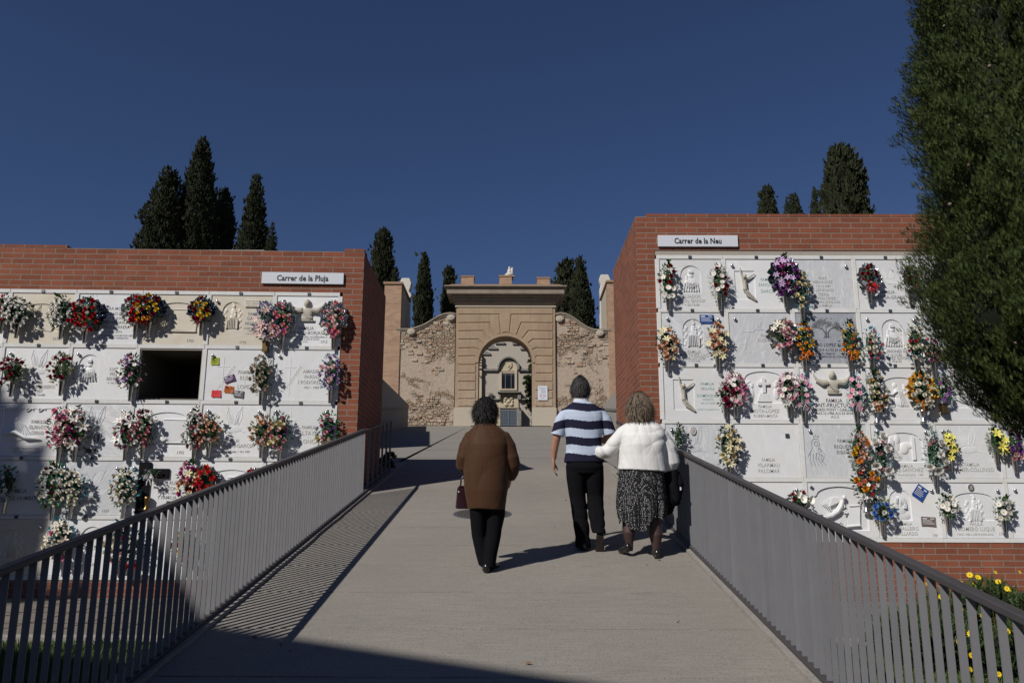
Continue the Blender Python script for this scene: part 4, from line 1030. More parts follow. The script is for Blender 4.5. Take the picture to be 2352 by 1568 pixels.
def d_angel(b, x, z):
    T = lambda pts, r: b.tube([(x+p[0], -.012-(p[2] if len(p) > 2 else 0), z+p[1]) for p in pts], r, 8)
    for i in range(10): T([(-.02+i*.004, .14-i*.004), (-.1-i*.008, .15-i*.014, .006), (-.27+i*.02, .06-i*.016)], [.012, .011, .003])
    b.ball((x+.05, -.03, z+.15), (.028, .025, .033)); T([(.03, .11), (.0, .03), (-.05, -.04), (-.14, -.10), (-.27, -.12)], [.03, .038, .036, .03, .012])
    for i in range(5): T([(-.02-i*.01, .02-i*.014, .02), (-.12-i*.01, -.07-i*.006, .022), (-.26+i*.01, -.10-i*.012, .006)], [.006, .007, .003])
    T([(.02, .09), (.06, .03), (.0, -.03), (.05, -.045)], [.016, .014, .012, .01])
    for i in range(7): b.ball((x+.06+.02*math.cos(i), -.03, z-.045+.02*math.sin(i*1.7)), .011, 6, 5)
    b.add([(x+.12, -.012, z+.02), (x+.27, -.012, z+.03), (x+.25, -.012, z-.22), (x+.07, -.012, z-.24), (x+.12, 0, z+.02), (x+.27, 0, z+.03), (x+.25, 0, z-.22), (x+.07, 0, z-.24)], [(0, 3, 2, 1), (0, 1, 5, 4), (1, 2, 6, 5), (2, 3, 7, 6), (3, 0, 4, 7)])
    b.tube([(x+.12, -.016, z+.035), (x+.27, -.016, z+.045)], .013, 8); b.tube([(x+.06, -.016, z-.245), (x+.25, -.016, z-.228)], .013, 8)
    for i in range(5):
        a = [(x-.22+i*.05+.022*math.cos(t), z-.2+.022*math.sin(t)) for t in np.linspace(0, 5, 9)]; rline(b, a, .005)
def d_tree(b, x, z):
    r_ = random.Random(11)
    def br(x0, z0, a, L, r, d):
        x1, z1 = x0+L*math.sin(a), z0+L*math.cos(a); rline(b, [(x0, z0), (x1, z1)], r, n=4)
        if d > 0:
            for k in range(3): br(x1, z1, a+r_.uniform(-.75, .75), L*.72, r*.65, d-1)
        if d < 3:
            for k in range(4): rel(b, x1+r_.uniform(-.03, .03), z1+r_.uniform(-.025, .025), .006, .005, .002)
    for a in (-.15, .12): br(x+a*.1, z, a, .07, .014, 0)
    br(x-.01, z+.06, -.75, .07, .009, 4); br(x+.01, z+.06, .7, .07, .009, 4); br(x, z+.06, -.1, .06, .007, 3)
    for i in range(6): rline(b, [(x+(-.03+i*.012)*1.6, z-.02), (x+(-.012+i*.005), z+.05)], .004)
    for q, s in ((-.07, .8), (0, 1.3), (.08, .7)): rline(b, [(x+q-.02*s, z+.27+.01*s), (x+q, z+.26), (x+q+.02*s, z+.27+.012*s)], .003)
def d_faces(b, x, z, y=.012):
    rel(b, x-.08, z+.06, .09, .15, .03, y); rel(b, x-.05, z+.10, .05, .075, .045, y); rel(b, x+.05, z-.02, .07, .085, .04, y); rel(b, x+.10, z+.02, .09, .05, .028, y); rel(b, x-.1, z-.12, .12, .10, .02, y)
    for i in range(6): b.tube([(x-.14+i*.008, y-.03, z+.15-i*.01), (x-.17+i*.012, y-.03, z), (x-.12+i*.02, y-.025, z-.14)], .004, 5)
    b.box(x+.16, x+.20, y-.02, y, z-.18, z+.14)
def d_kneel(b, x, z, y=.012):
    rel(b, x-.04, z+.12, .035, .045, .035, y); rel(b, x-.01, z+.02, .05, .10, .035, y); rel(b, x+.02, z-.1, .08, .09, .03, y); b.tube([(x-.02, y-.02, z+.04), (x-.09, y-.02, z-.01), (x-.17, y-.02, z+.0)], [.02, .017, .01], 6)
    for i in range(5): b.tube([(x+i*.012, y-.032, z+.06), (x+.02+i*.025, y-.025, z-.17)], .005, 5)
    b.box(x-.17, x-.07, y-.02, y, z-.19, z-.05)
    for i in range(8): rel(b, x+.12+.05*math.cos(i*2.1), z+.06+.06*math.sin(i*1.3), .022, .022, .02, y)
def d_jesus(b, x, z, s, y=.012):
    def e(a, c, rx, rz_, d=.02): rel(b, x+a*s, z+c*s, rx*s, rz_*s, d, y)
    e(0, .12, .34, .16, .025); e(0, .32, .2, .2, .03); e(0, .62, .15, .2, .025); e(0, .60, .09, .13, .045); e(0, .49, .06, .07, .04)
    for i in range(4): b.tube([(x-(.08+i*.02)*s, y-.028, z+.74*s), (x-(.14+i*.015)*s, y-.028, z+.55*s), (x-(.1+i*.03)*s, y-.025, z+.38*s)], .008*s/.4, 5); b.tube([(x+(.08+i*.02)*s, y-.028, z+.74*s), (x+(.14+i*.015)*s, y-.028, z+.55*s), (x+(.1+i*.03)*s, y-.025, z+.38*s)], .008*s/.4, 5)
def d_scroll(b, x, z, y=.012):
    b.add([(x-.04, y-.016, z-.15), (x+.3, y-.016, z-.16), (x+.3, y-.016, z+.14), (x-.04, y-.016, z+.15), (x-.04, y, z-.15), (x+.3, y, z-.16), (x+.3, y, z+.14), (x-.04, y, z+.15)], [(0, 1, 2, 3), (0, 4, 5, 1), (1, 5, 6, 2), (2, 6, 7, 3), (3, 7, 4, 0)])
    b.tube([(x-.05, y-.014, z-.17), (x+.3, y-.014, z-.175)], .014, 8); b.tube([(x-.04, y-.014, z+.155), (x+.28, y-.014, z+.15)], .011, 8)
    def e(a, c, rx, rz_, d=.03): rel(b, x+a, z+c, rx, rz_, d, y)
    e(-.17, .10, .03, .04, .035); e(-.17, .15, .04, .02, .02); e(-.17, 0, .06, .1, .03); e(-.1, .05, .025, .03, .045); e(-.11, -.02, .035, .06, .045); e(-.17, -.11, .08, .06, .025)
    for i in range(5): b.tube([(x-.2+i*.018, y-.03, z+.03), (x-.23+i*.03, y-.025, z-.15)], .005, 5)
def d_crossangels(b, x, z, y=.012):
    b.box(x-.022, x+.022, y-.03, y, z-.04, z+.17); b.box(x-.08, x-.0221, y-.03, y, z+.07, z+.11); b.box(x+.0221, x+.08, y-.03, y, z+.07, z+.11)
    b.add([(x-.1, y-.02, z-.17), (x+.1, y-.02, z-.17), (x+.05, y-.02, z-.04), (x-.05, y-.02, z-.04), (x-.1, y, z-.17), (x+.1, y, z-.17), (x+.05, y, z-.04), (x-.05, y, z-.04)], [(0, 1, 2, 3), (0, 4, 5, 1), (1, 5, 6, 2), (2, 6, 7, 3), (3, 7, 4, 0)])
    for s in (-1, 1):
        rel(b, x+s*.17, z+.06, .028, .035, .03, y); rel(b, x+s*.18, z-.05, .045, .09, .028, y); rel(b, x+s*.24, z+.02, .03, .12, .02, y)
        for i in range(5): rel(b, x+s*(.2+.04*math.sin(i*2)), z+.12-.015*i, .03, .02, .018, y)
def d_pieta(b, x, z, y=0):
    rel(b, x-.05, z+.13, .035, .045, .03, y); rel(b, x-.04, z+.02, .09, .12, .028, y); rel(b, x-.02, z-.1, .15, .07, .03, y)
    b.tube([(x-.18, -.02, z-.06), (x-.02, -.035, z-.04), (x+.12, -.03, z-.12), (x+.32, -.01, z-.14)], [.02, .03, .022, .01], 8); rel(b, x-.19, z-.05, .03, .03, .03, y)
    for i in range(6): b.tube([(x-.05+i*.02, -.028, z+.1), (x+.0+i*.03, -.022, z-.05)], .005, 5)
    for i in range(4): rline(b, [(x-.22+i*.17+.05*math.cos(t), z+.28+.022*math.sin(2*t)) for t in np.linspace(0, 4, 9)], .009)
def d_linewoman(b, x, z, s=1):
    P = lambda pts, r=.003: rline(b, [(x+a*s, z+c*s) for a, c in pts], r)
    P([(-.03, .13), (-.07, .08), (-.06, .0), (-.09, -.06), (-.13, -.12)]); P([(-.03, .13), (.03, .12), (.05, .06), (.03, .0), (.09, -.06), (.12, -.1)]); P([(-.02, .09), (-.03, .05), (.0, .02), (.025, .05), (.02, .09), (-.02, .09)])
    P([(-.03, .14), (-.04, .18), (-.015, .15), (0, .19), (.015, .15), (.04, .18), (.03, .14)]); P([(.04, -.0), (.02, -.03), (.04, -.06), (.07, -.03), (.04, 0)])
    for i in range(5): P([(-.09+i*.04, -.08), (-.1+i*.04, -.16), (-.08+i*.05, -.25)])
    P([(.0, -.06), (.1, -.12), (.06, -.2), (-.02, -.14), (0, -.06)])
def d_birdfill(b, x, z):
    b.prism([(x-.10, z+.20), (x-.09, z+.12), (x-.05, z+.02), (x-.03, z+.03), (x-.04, z+.1), (x-.07, z+.16)], -.003, 0)
    b.prism([(x+.08, z+.21), (x+.02, z+.14), (x-.01, z+.04), (x+.05, z+.02), (x+.08, z+.08), (x+.06, z+.12)], -.003, 0)
    b.prism([(x-.08, z+.0), (x-.03, z-.04), (x+.03, z-.05), (x+.1, z-.04), (x+.05, z+.02), (x-.03, z+.025)], -.0035, -.0005)
    for i in range(4): b.box(x+.06+i*.018, x+.068+i*.018, -.003, 0, z-.07+i*.008, z-.045+i*.008)
KNOB = MB().ball((0, 0, 0), (.024, .022, .024), 14, 10).box(-.008, .008, 0, .03, -.008, .008).mesh('fixing_knob', MATS['steel'], True, uv=False)
CLIP = MB().box(-.024, .024, -.005, 0, -.019, .019).mesh('metal_clip', MATS['clip_metal'], uv=False)
def oval_photo(parent, x, z, rx, rz_, tone):
    e = lambda k: [(x+rx*k*math.cos(a), z+rz_*k*math.sin(a)) for a in np.linspace(0, 2*math.pi, 25)[:-1]]
    m = MB().prism(e(1), -.012, 0); m.k = 1; m.prism(e(.84), -.0145, -.0121); m.k = 2
    m.prism([(x+rx*.42*math.cos(a), z+rz_*(.15)+rz_*.38*math.sin(a)) for a in np.linspace(0, 2*math.pi, 17)[:-1]], -.0165, -.0146)
    m.prism([(x-rx*.55, z-rz_*.55), (x+rx*.55, z-rz_*.55), (x+rx*.35, z-rz_*.2), (x-rx*.35, z-rz_*.2)], -.016, -.0146)
    return m.build('portrait_medallion', [MATS['steel'], MATS['photo_'+tone], MATS['photo_face']], parent)
plain('photo_grey', (.12, .12, .13), .3); plain('photo_colour', (.10, .14, .14), .3); plain('photo_light', (.5, .5, .5), .3); plain('photo_face', (.42, .3, .23), .4)
def slab(side, col, row, mat, design, lines, label, ink='lettering_faint', knobs=(1, 1), clip=True, extra=None, dmat=None):
    cols, rows, f, a = (LC, LR, Lx, AL) if side == 'L' else (RC, RR, Rx, AR)
    j = 5-row; x0, x1, z0, z1 = cols[col]+.036, cols[col+1]-.036, rows[j]+.033, rows[j+1]-.033
    w, h = x1-x0, z1-z0
    s = empty('gravestone', f((x0+x1)/2, .002, (z0+z1)/2), a, label, 'grave slab')
    dm = MATS[dmat or mat]; loop = None; dep = .013
    D = design.split(':')[0]; par = design.split(':')[1:]; dx = float(par[0]) if par else 0
    b = MB()
    if D in ('madonna', 'throne', 'jesus'):
        loop = arch_loop(dx, -.14, .30, .42); 
        {'madonna': lambda: d_madonna(b, dx, -.13, .42), 'throne': lambda: d_throne(b, dx, -.13, .40), 'jesus': lambda: d_jesus(b, dx, -.13, .40)}[D]()
    elif D == 'scroll': loop = low_arch(.03, -.22, .66, .48); d_scroll(b, .02, .0)
    elif D == 'group': loop = low_arch(0, -.14, .62, .38); d_throne(b, 0, -.14, .36); [rel(b, x*.05, .02+.05*(abs(x) % 2), .025, .03, .02, .02) for x in (-5, -4, -3, 3, 4, 5)]; [rel(b, x*.05, -.07, .03, .05, .02, .02) for x in (-5, -4, -3, 3, 4, 5)]
    elif D == 'christ': loop = rect_loop(dx-.15, dx+.15, -.24, .20); dep = .012; d_christ(b, dx-.01, -.0, 1.0); dm = MATS['relief_stone']
    elif D == 'bust': d_bust(b, dx, .10, 1.0); dm = MATS['relief_stone']
    elif D == 'dove': d_dove(b, dx, .08, 1.0)
    elif D == 'cross': d_cross(b, dx, -.2, .48, .16); 
    elif D == 'crossbranch': d_cross(b, dx, -.3, .56, .17); leafsprig(b, dx-.08, -.24, dx+.16, .14, 9, .05)
    elif D == 'crossdove': d_cross(b, dx, -.22, .42, .17); d_dove(b, dx+.16, .15, .35, .003); leafsprig(b, dx-.08, -.2, dx-.02, .02, 6, .04)
    elif D == 'kneel': loop = low_arch(0.05, -.2, .55, .44); d_kneel(b, .02, .0)
    elif D == 'faces': loop = low_arch(0.02, -.16, .55, .42); d_faces(b, -.02, .06)
    elif D == 'crossangels': loop = low_arch(0, -.14, .62, .46); dep = .014; d_crossangels(b, 0, .05)
    elif D == 'pieta': loop = rect_loop(-.36, .36, -.22, .30); dep = .008; d_pieta(b, -.12, .0, .006)
    elif D == 'angel': loop = low_arch(0, -.28, .76, .6); dep = .02; d_angel(b, .0, .02)
    elif D == 'tree': d_tree(b, dx, .02)
    elif D == 'line': d_linewoman(b, dx, .04)
    elif D == 'birdfill': d_birdfill(b, dx, .05)
    elif D == 'tilt': loop = low_arch(-.02, -.2, .6, .42); dep = .012; d_dove(b, -.1, .05, .6); b.prism([(-.05, -.17), (.16, -.2), (.24, .02), (.02, .06)], -.008, .012)
    elif D == 'plaqueangel': loop = low_arch(.03, -.2, .66, .48); rel(b, -.12, .1, .05, .05, .03, .02); rel(b, -.12, .0, .06, .1, .03, .02); b.prism([(-.02, -.12), (.26, -.17), (.28, .0), (.0, .05)], -.004, .02)
    elif D == 'rays': 
        for i in range(9): t = math.pi*(i+1)/10; rline(b, [(.06*math.cos(t), -.05+.06*math.sin(t)), (.15*math.cos(t), -.05+.13*math.sin(t))], .003)
        rline(b, [(-.2, .24), (-.14, .1), (-.06, .2), (0, .08), (.06, .2), (.14, .1), (.2, .24)], .003)
    p = slab_panel(w, h, loop, dep, MATS[mat], s)
    if b.v: b.build('carved_relief', dm, s, smooth=True, sharp=38)
    if lines: inscr('lettering', s, lines, MATS[ink], w, ext=.001 if ink != 'lettering_faint' else .0022)
    kz = h/2-.095
    if knobs[0]: link('fixing_knob', KNOB, s, (-w/2+.085, -.022, kz))
    if knobs[1]: link('fixing_knob', KNOB, s, (w/2-.085, -.022, kz-.01))
    if clip: link('metal_clip', CLIP, s, (random.uniform(-.03, .03), -.017, h/2+.035), (random.uniform(-.04, .12), random.uniform(-.08, .08), 0))
    if extra: extra(s, w, h)
    return s
def ph(x, z, rx, rz_, tone): return lambda s, w, h: oval_photo(s, x, z, rx, rz_, tone)
WH, CRM, GR, DK = 'marble_white', 'marble_cream', 'marble_grey', 'marble_dark'
LG, LFt, LBk, LGn = 'lettering_grey', 'lettering_faint', 'lettering_black', 'lettering_green'
def T(*a): return [x for x in a]
# left wall, top row
slab('L', 0, 1, WH, 'none', [], 'plain white slab in the top row at the left edge of the view', clip=True)
slab('L', 1, 1, CRM, 'tilt', T(('FAMILIA', .02, -.02, .04), ('1695', .25, -.32, .055)), 'cream slab with carved angel and tilted tablet, numbered 1695, top row', knobs=(0, 0))
def cz_(s, w, h):
    b = MB(); ring_ = [(-.22, .1, .018)]
    for x0, x1, z0_, z1_ in ((-.245, -.225, -.02, .26), (-.3, -.246, .16, .18), (-.224, -.17, .16, .18)): b.box(x0, x1, -.004, 0, z0_, z1_)
    b.build('cross_emblem', MATS['bronze'], s)
    oval_photo(s, -.15, -.12, .05, .068, 'colour')
slab('L', 2, 1, WH, 'none', T(('XIOMARA MONTSERRAT', .13, .14, .052), ('MARTILLO HERRERA', .13, .065, .052), ('+ 22-4-2009', .13, -.0, .042), ('LUIS FERNANDO', .12, -.07, .052), ('CRUZ HERRERA', .12, -.14, .052), ('+ 3-10-2014', .10, -.205, .042), ('OS RECORDAREMOS CON MUCHO AMOR', .1, -.258, .03), ('DE TUS PADRES Y HERMANOS', .1, -.295, .03)),
     'white slab with seven lines of dark lettering, a cross and oval portrait, top row', LG, knobs=(1, 1), extra=cz_)
slab('L', 3, 1, CRM, 'scroll', T(('FAMILIA', .2, .05, .05), ('CALVERAS', .2, -.02, .05), ('PERARNAU', .2, -.09, .05), ('1705', .25, -.33, .05)), 'cream slab with crowned figure holding a scroll, numbered 1705', knobs=(0, 0))
def pq(s, w, h):
    b = MB(); b.box(.05, .26, -.02, 0, .20, .31); o = b.build('small_plaque', MATS['marble_cream'], s, bevel=.003)
    txt('plaque_lettering', [('RECORD DELS TEUS', .155, .28, .022, 1), ('AMICS i FAMILIARS', .155, .245, .022, 1), ('AMB CARINYO', .155, .213, .022, 1)], MATS['lettering_grey'], o, y=-.0215)
slab('L', 4, 1, CRM, 'throne:-.13', T(('FAMILIA', .20, .08, .052), ('GARCIA', .2, .01, .058), ('PREIXENS', .2, -.07, .058), ('JOSEP Ma GARCIA', .2, -.13, .034), ('I PREIXENS', .2, -.17, .034), ('+ 19-1-1987 ALS 18', .2, -.21, .028), ('1710', .05, -.345, .045)), 'cream slab with enthroned figure in an arch and small plaque, numbered 1710', LG, extra=pq)
slab('L', 5, 1, WH, 'bust:.0', T(('FAMILIA', .0, -.13, .058), ('JURADO-BORJAS', .0, -.20, .06), ('CONCEPCION BORJAS VALDERRAMAS', .0, -.25, .03), ('+ 18-1-1987 A LOS 81 ANOS', .0, -.285, .03), ('E.P.D.', 0, -.32, .026), ('1715', .27, -.33, .048)), 'white slab with open armed bust relief beside the brick pier, numbered 1715', LG)
# second row
slab('L', 0, 2, WH, 'none', [], 'plain white slab in the second row at the left edge of the view')
slab('L', 1, 2, WH, 'dove:.05', T(('VDA. DE', .02, -.16, .055), ('GARCIA GUERRERO', .03, -.22, .058), ('1906 - 1987', .0, -.28, .055), ('Francisco Garcia Castillo', .0, -.325, .035)), 'white slab with engraved dove and dates 1906 - 1987 beneath')
slab('L', 2, 2, WH, 'madonna:-.2', T(('LUCIA', .18, .05, .055), ('VELEZ', .18, -.02, .055), ('BENITEZ', .18, -.09, .055), ('+ 14-1-87', .18, -.145, .042)), 'white slab with crowned mother and child, just left of the open niche')
slab('L', 4, 2, WH, 'crossbranch:-.2', T(('FAMILIA', .13, .02, .06), ('RULL', .13, -.07, .07), ('-', .13, -.12, .05), ('LOPEZ', .13, -.2, .07)), 'white slab with engraved cross and branch, coloured notices stuck on it')
slab('L', 5, 2, WH, 'crossbranch:-.2', T(('AMADEU', .12, .04, .06), ('PARDO', .12, -.04, .06), ('I RODOREDA', .12, -.12, .06), ('1921 - 1987', .12, -.19, .042)), 'white slab with engraved cross and branch beside the brick pier, second row')
# third row
slab('L', 0, 3, GR, 'none', [], 'grey veined slab in the third row at the left edge of the view')
slab('L', 1, 3, WH, 'pieta', T(('FAMILIA', .14, .10, .055), ('BLANCO', .14, .02, .058), ('CANO', .14, -.06, .058), ('ALBERT BLANCO CANO', .02, -.28, .032), ('+ 18-2-1986 A LOS 20 ANOS', .02, -.325, .03)), 'white slab with mourning mother cradling a fallen figure, third row')
def r3(s, w, h):
    b = MB(); b.box(-.02, .06, -.012, 0, -.17, -.07); b.build('small_picture', MATS['photo_grey'], s, bevel=.004); b = MB(); b.box(.004, .036, -.0145, -.0121, -.16, -.09); b.build('picture_figure', MATS['photo_light'], s)
    b = MB(); b.box(-.12, .03, -.006, 0, -.33, -.265); b.build('metal_plate', MATS['clip_metal'], s)
slab('L', 2, 3, GR, 'dove:0', T(('FAMILIA', -.08, -.06, .045), ('RODRIGO', -.08, -.12, .05)), 'veined slab with faint dove, small dark picture and grey metal plate', extra=r3)
slab('L', 3, 3, WH, 'scroll', T(('FAMILIA', .2, .05, .05), ('UNQUILES', .2, -.02, .05), ('MONTERO', .2, -.09, .05), ('1703', .25, -.33, .05)), 'white slab with crowned figure holding a scroll, numbered 1703, below open niche')
slab('L', 4, 3, WH, 'dove:.02', T(('FAMILIA', .0, -.16, .055), ('GRANADOS-GARCIA', .0, -.235, .062), ('Cesar Granados Aguilar + 18-1-1987', .0, -.305, .032)), 'white slab with engraved dove between peach rose bouquets')
slab('L', 5, 3, WH, 'cross:-.15', T(('FAMILIA', .12, .04, .055), ('ALTAYO', .12, -.05, .07), ('-', .12, -.1, .05), ('LLONCH', .12, -.17, .07)), 'white slab with thin tall cross beside the brick pier, third row')
# fourth row
slab('L', 0, 4, WH, 'none', [], 'plain white slab in the fourth row at the left edge of the view')
slab('L', 1, 4, WH, 'none', T(('FAMILIA', -.02, -.07, .065), ('TORRELL-HUMBERT', -.02, -.17, .066)), 'half shaded white slab with bold dark family lettering, fourth row', LG, knobs=(0, 0))
slab('L', 2, 4, GR, 'rays', T(('ENRIC MANSILLA', 0, -.14, .04), ('MORENO MEDINA', 0, -.2, .04), ('+ 10-2-86', 0, -.26, .035), ('1697', .25, -.33, .045)), 'veined slab with faint rays engraving between white rose bouquets')
def bc(s, w, h):
    b = MB(); b.box(-.3, -.13, -.03, 0, -.36, .36); b.box(-.1299, .13, -.03, 0, .13, .27); b.build('black_cross', MATS['black_granite'], s, bevel=.006)
    b = MB(); b.box(.12, .22, -.004, 0, -.22, -.18); b.build('brass_plate', MATS['bronze'], s)
slab('L', 3, 4, WH, 'none', T(('JUAN RUIZ', .12, .05, .06), ('GARZON', .12, -.03, .06), ('* 1899 + 1986', .12, -.085, .04), ('Y FAMILIA', .12, -.15, .055), ('1702', .02, -.33, .045)), 'white slab carrying a large black granite cross', LG, extra=bc, knobs=(1, 0))
slab('L', 4, 4, WH, 'scroll', T(('FAMILIA', .2, .0, .05)), 'white slab with crowned figure and scroll just above the railing, fourth row')
slab('L', 5, 4, WH, 'none', T(('SEGUNDO', -.1, .3, .04), ('MARTIN', -.1, .2, .05)), 'white slab mostly hidden by the railing beside the pier, fourth row')
# bottom row
slab('L', 0, 5, WH, 'none', [], 'plain shaded slab in the bottom row at the left edge of the view')
slab('L', 1, 5, CRM, 'group', T(('FAMILIA', -.02, -.22, .05), ('MALLOL-VILLA', -.02, -.29, .062)), 'cream slab with enthroned figure and kneeling group, bottom row')
slab('L', 2, 5, WH, 'jesus:.1', T(('FAMILIA', .1, -.24, .045)), 'white slab with long haired portrait in an arch, bottom row', extra=ph(-.33, .02, .035, .05, 'grey'))
slab('L', 3, 5, WH, 'madonna:0', [], 'white slab with arch relief seen between railing bars, bottom row')
slab('L', 4, 5, WH, 'cross:0', [], 'white slab with cross seen through railing, bottom row, fifth column')
slab('L', 5, 5, GR, 'none', [], 'grey slab hidden behind the railing nearest the pier, bottom row')
# right wall
slab('R', 0, 1, WH, 'madonna:.0', T(('SALVADOR', -.02, -.21, .055), ('PUJOL GARCIA', 0, -.275, .055), ('+ 23-12-86', 0, -.33, .045)), 'white slab with crowned mother and child under the right street sign', knobs=(0, 0))
slab('R', 1, 1, WH, 'christ:-.18', T(('FAMILIA', .15, .05, .052), ('SANCHEZ', .15, -.03, .056), ('-', .15, -.07, .05), ('GARCIA', .15, -.13, .056)), 'white slab with leaping crucified figure and green lettering, top row', LGn, knobs=(1, 0))
slab('R', 2, 1, GR, 'none', T(('ELIAS', .0, .08, .045), ('HERNANDEZ', .0, .02, .045), ('+ 3-12-1987', 0, -.04, .04), ('A LOS 87 ANOS', 0, -.10, .04), ('TERESA', 0, -.17, .045), ('MARTIN LOPEZ', 0, -.23, .045), ('+ 28-11-2008 A LOS 92 ANOS', 0, -.28, .034), ('TU FAMILIA', 0, -.335, .04)), 'grey veined slab with nothing carved, top row of right wall', knobs=(0, 1))
slab('R', 3, 1, WH, 'birdfill:.05', T(('FAMILIA', .0, -.14, .058), ('ARCUSA-GRANE', .02, -.22, .06)), 'white slab with dark stencilled bird, top row near the big cypress', LG, knobs=(0, 0))
slab('R', 4, 1, WH, 'none', [], 'white slab in the top row half hidden behind the big cypress', knobs=(0, 0))
slab('R', 5, 1, WH, 'none', [], 'white slab in the top row wholly behind the big cypress', knobs=(0, 0))
slab('R', 0, 2, GR, 'throne:.0', T(('FAMILIA', 0, -.22, .05), ('MARTINEZ-LAO', 0, -.275, .055), ('JOSEFA LAO LOPEZ', 0, -.315, .034), ('+ 19-12-86', 0, -.35, .034)), 'grey slab with profile figure in an arch and blue notice, right wall')
slab('R', 1, 2, GR, 'crossdove:-.17', T(('FAMILIA', .1, .02, .05), ('RUIZ-LEIVA', .1, -.05, .055), ('1799', .3, -.34, .045)), 'pale slab with thin cross and flying dove, second row, right wall')
slab('R', 2, 2, DK, 'tree:.0', T(('SERGIO LOPEZ RUIZ', 0, -.12, .056), ('+ 4-11-2019 A LOS 67 ANOS', 0, -.19, .042), ('TU FAMILIA', 0, -.24, .034), ('TE LLEVA SIEMPRE EN EL CORAZON', 0, -.285, .034)), 'dark grey slab with a spreading tree and three birds', LBk, dmat='lettering_grey')
slab('R', 3, 2, WH, 'madonna:.02', T(('ROSA QUINONES VARGAS', .02, -.21, .05), ('+ 16-12-86', .02, -.26, .042), ('JOSE LOPEZ GOYANES', .02, -.31, .05), ('+ 19-6-93', .02, -.355, .042)), 'white slab with crowned mother and child beside the big cypress, second row', LG)
slab('R', 4, 2, GR, 'none', [], 'grey slab in the second row mostly behind the big cypress', knobs=(0, 0))
slab('R', 5, 2, WH, 'none', [], 'white slab in the second row wholly behind the big cypress', knobs=(0, 0))
slab('R', 0, 3, WH, 'christ:-.17', T(('FAMILIA', .17, .12, .05), ('VEGARA', .17, .05, .05), ('-', .17, .01, .04), ('DOMINGUEZ', .17, -.05, .05), ('VICENTA', .17, -.10, .035), ('DE LOS REYES', .17, -.15, .03), ('A LOS 73 ANOS E.P.D.', .17, -.24, .03)), 'white slab with leaping crucified figure beside the right brick pier', LGn, knobs=(1, 1))
slab('R', 1, 3, WH, 'crossangels', T(('FAMILIA', 0, -.2, .05), ('MOTA-LOPEZ', 0, -.27, .06), ('RUBEN-MOTA', 0, -.335, .05)), 'white slab with raised cross between two kneeling angels', knobs=(0, 0))
slab('R', 2, 3, WH, 'bust:.02', T(('FAMILIA', .03, -.12, .06), ('PONT-FRUCTUOSO', .03, -.19, .068), ('JORDI PONT I CAELLAS', .03, -.245, .048), ('+ 15-12-1986 ALS 63 ANYS', .03, -.295, .044), ('A.C.S.', .03, -.345, .044), ('1793', .34, -.345, .044)), 'white slab with open armed bust relief and bold black lettering', LBk, knobs=(0, 0))
slab('R', 3, 3, WH, 'kneel', T(('FAMILIA', -.25, -.03, .04), ('PAGES', -.25, -.09, .04)), 'white slab with kneeling praying figure under a low arch', knobs=(0, 0))
slab('R', 4, 3, WH, 'plaqueangel', T(('ANTONIO RUIZ', .14, -.04, .036), ('GARCIA + 12-12-86', .15, -.08, .03), ('A LOS 16 ANOS', .15, -.115, .028)), 'white slab with angel beside a slanted tablet, under the big cypress', 'bronze', knobs=(0, 0))
slab('R', 5, 3, WH, 'none', [], 'white slab in the third row below the cypress at the right edge', knobs=(0, 0))
slab('R', 0, 4, GR, 'dove:-.05', T(('PADILLA MIRALLES', .05, -.22, .055), ('20-5-2011', .05, -.28, .05), ('NO TE OLVIDAMOS TE QUEREMOS', .05, -.33, .032)), 'veined slab with engraved dove and oval portrait beside the railing top', extra=ph(-.06, .27, .042, .058, 'light'), clip=False)
def sq(s, w, h): b = MB(); b.box(.26, .31, -.02, 0, .19, .24); b.build('square_fixing', MATS['clip_metal'], s)
slab('R', 1, 4, WH, 'none', T(('FAMILIA', .0, -.14, .05), ('VILARMAU', 0, -.22, .062), ('PALOMAR', 0, -.30, .062)), 'nearly blank white slab with raised family lettering near its foot', knobs=(0, 0), extra=sq, clip=False)
slab('R', 2, 4, GR, 'line:-.27', T(('FAMILIA', .14, .12, .058), ('REQUENA', .12, .04, .058), ('RIBALLO', .13, -.04, .058)), 'veined slab with black outline drawing of mother and child', LG, knobs=(1, 0), dmat='lettering_grey', clip=False)
slab('R', 3, 4, WH, 'faces', T(('FAMILIA', .03, -.22, .05), ('PEREZ-SANCHEZ', .02, -.28, .06), ('A LOS 76 ANOS E.P.D.  1787', .02, -.34, .036)), 'white slab with two leaning carved faces in a low arch', knobs=(1, 1), clip=False)
slab('R', 4, 4, WH, 'dove:.02', T(('FAMILIA', .03, -.2, .055), ('COLOMER-COLUNGO', .0, -.275, .062)), 'white slab with large dove above family lettering, fourth row, right wall', clip=False)
slab('R', 5, 4, WH, 'none', [], 'white slab in the fourth row cut by the right edge of the view', clip=False)
slab('R', 0, 5, WH, 'none', [], 'white slab hidden behind the railing beside the right pier, bottom row', clip=False)
slab('R', 1, 5, WH, 'none', T(('FAMILIA', .2, .1, .05), ('SARABIA', .2, .02, .055)), 'white slab with raised lettering partly behind the right railing', knobs=(0, 1), clip=False)
slab('R', 2, 5, WH, 'angel', [], 'white slab with large winged angel leaning over a scroll', knobs=(0, 0), clip=False, extra=lambda s, w, h: (lambda o: setattr(o, 'rotation_euler', (0, .7, 0)) or setattr(o, 'location', (-.38, -.01, .3)))(link('square_fixing', CLIP, s)))
slab('R', 3, 5, WH, 'jesus:-.1', T(('FAMILIA', -.05, -.2, .045), ('CABALLEIRO', -.05, -.265, .055), ('GALLARDO', -.05, -.335, .055), ('1780', .33, -.35, .04)), 'white slab with veiled portrait in an arch and two notices', knobs=(0, 1), clip=False)
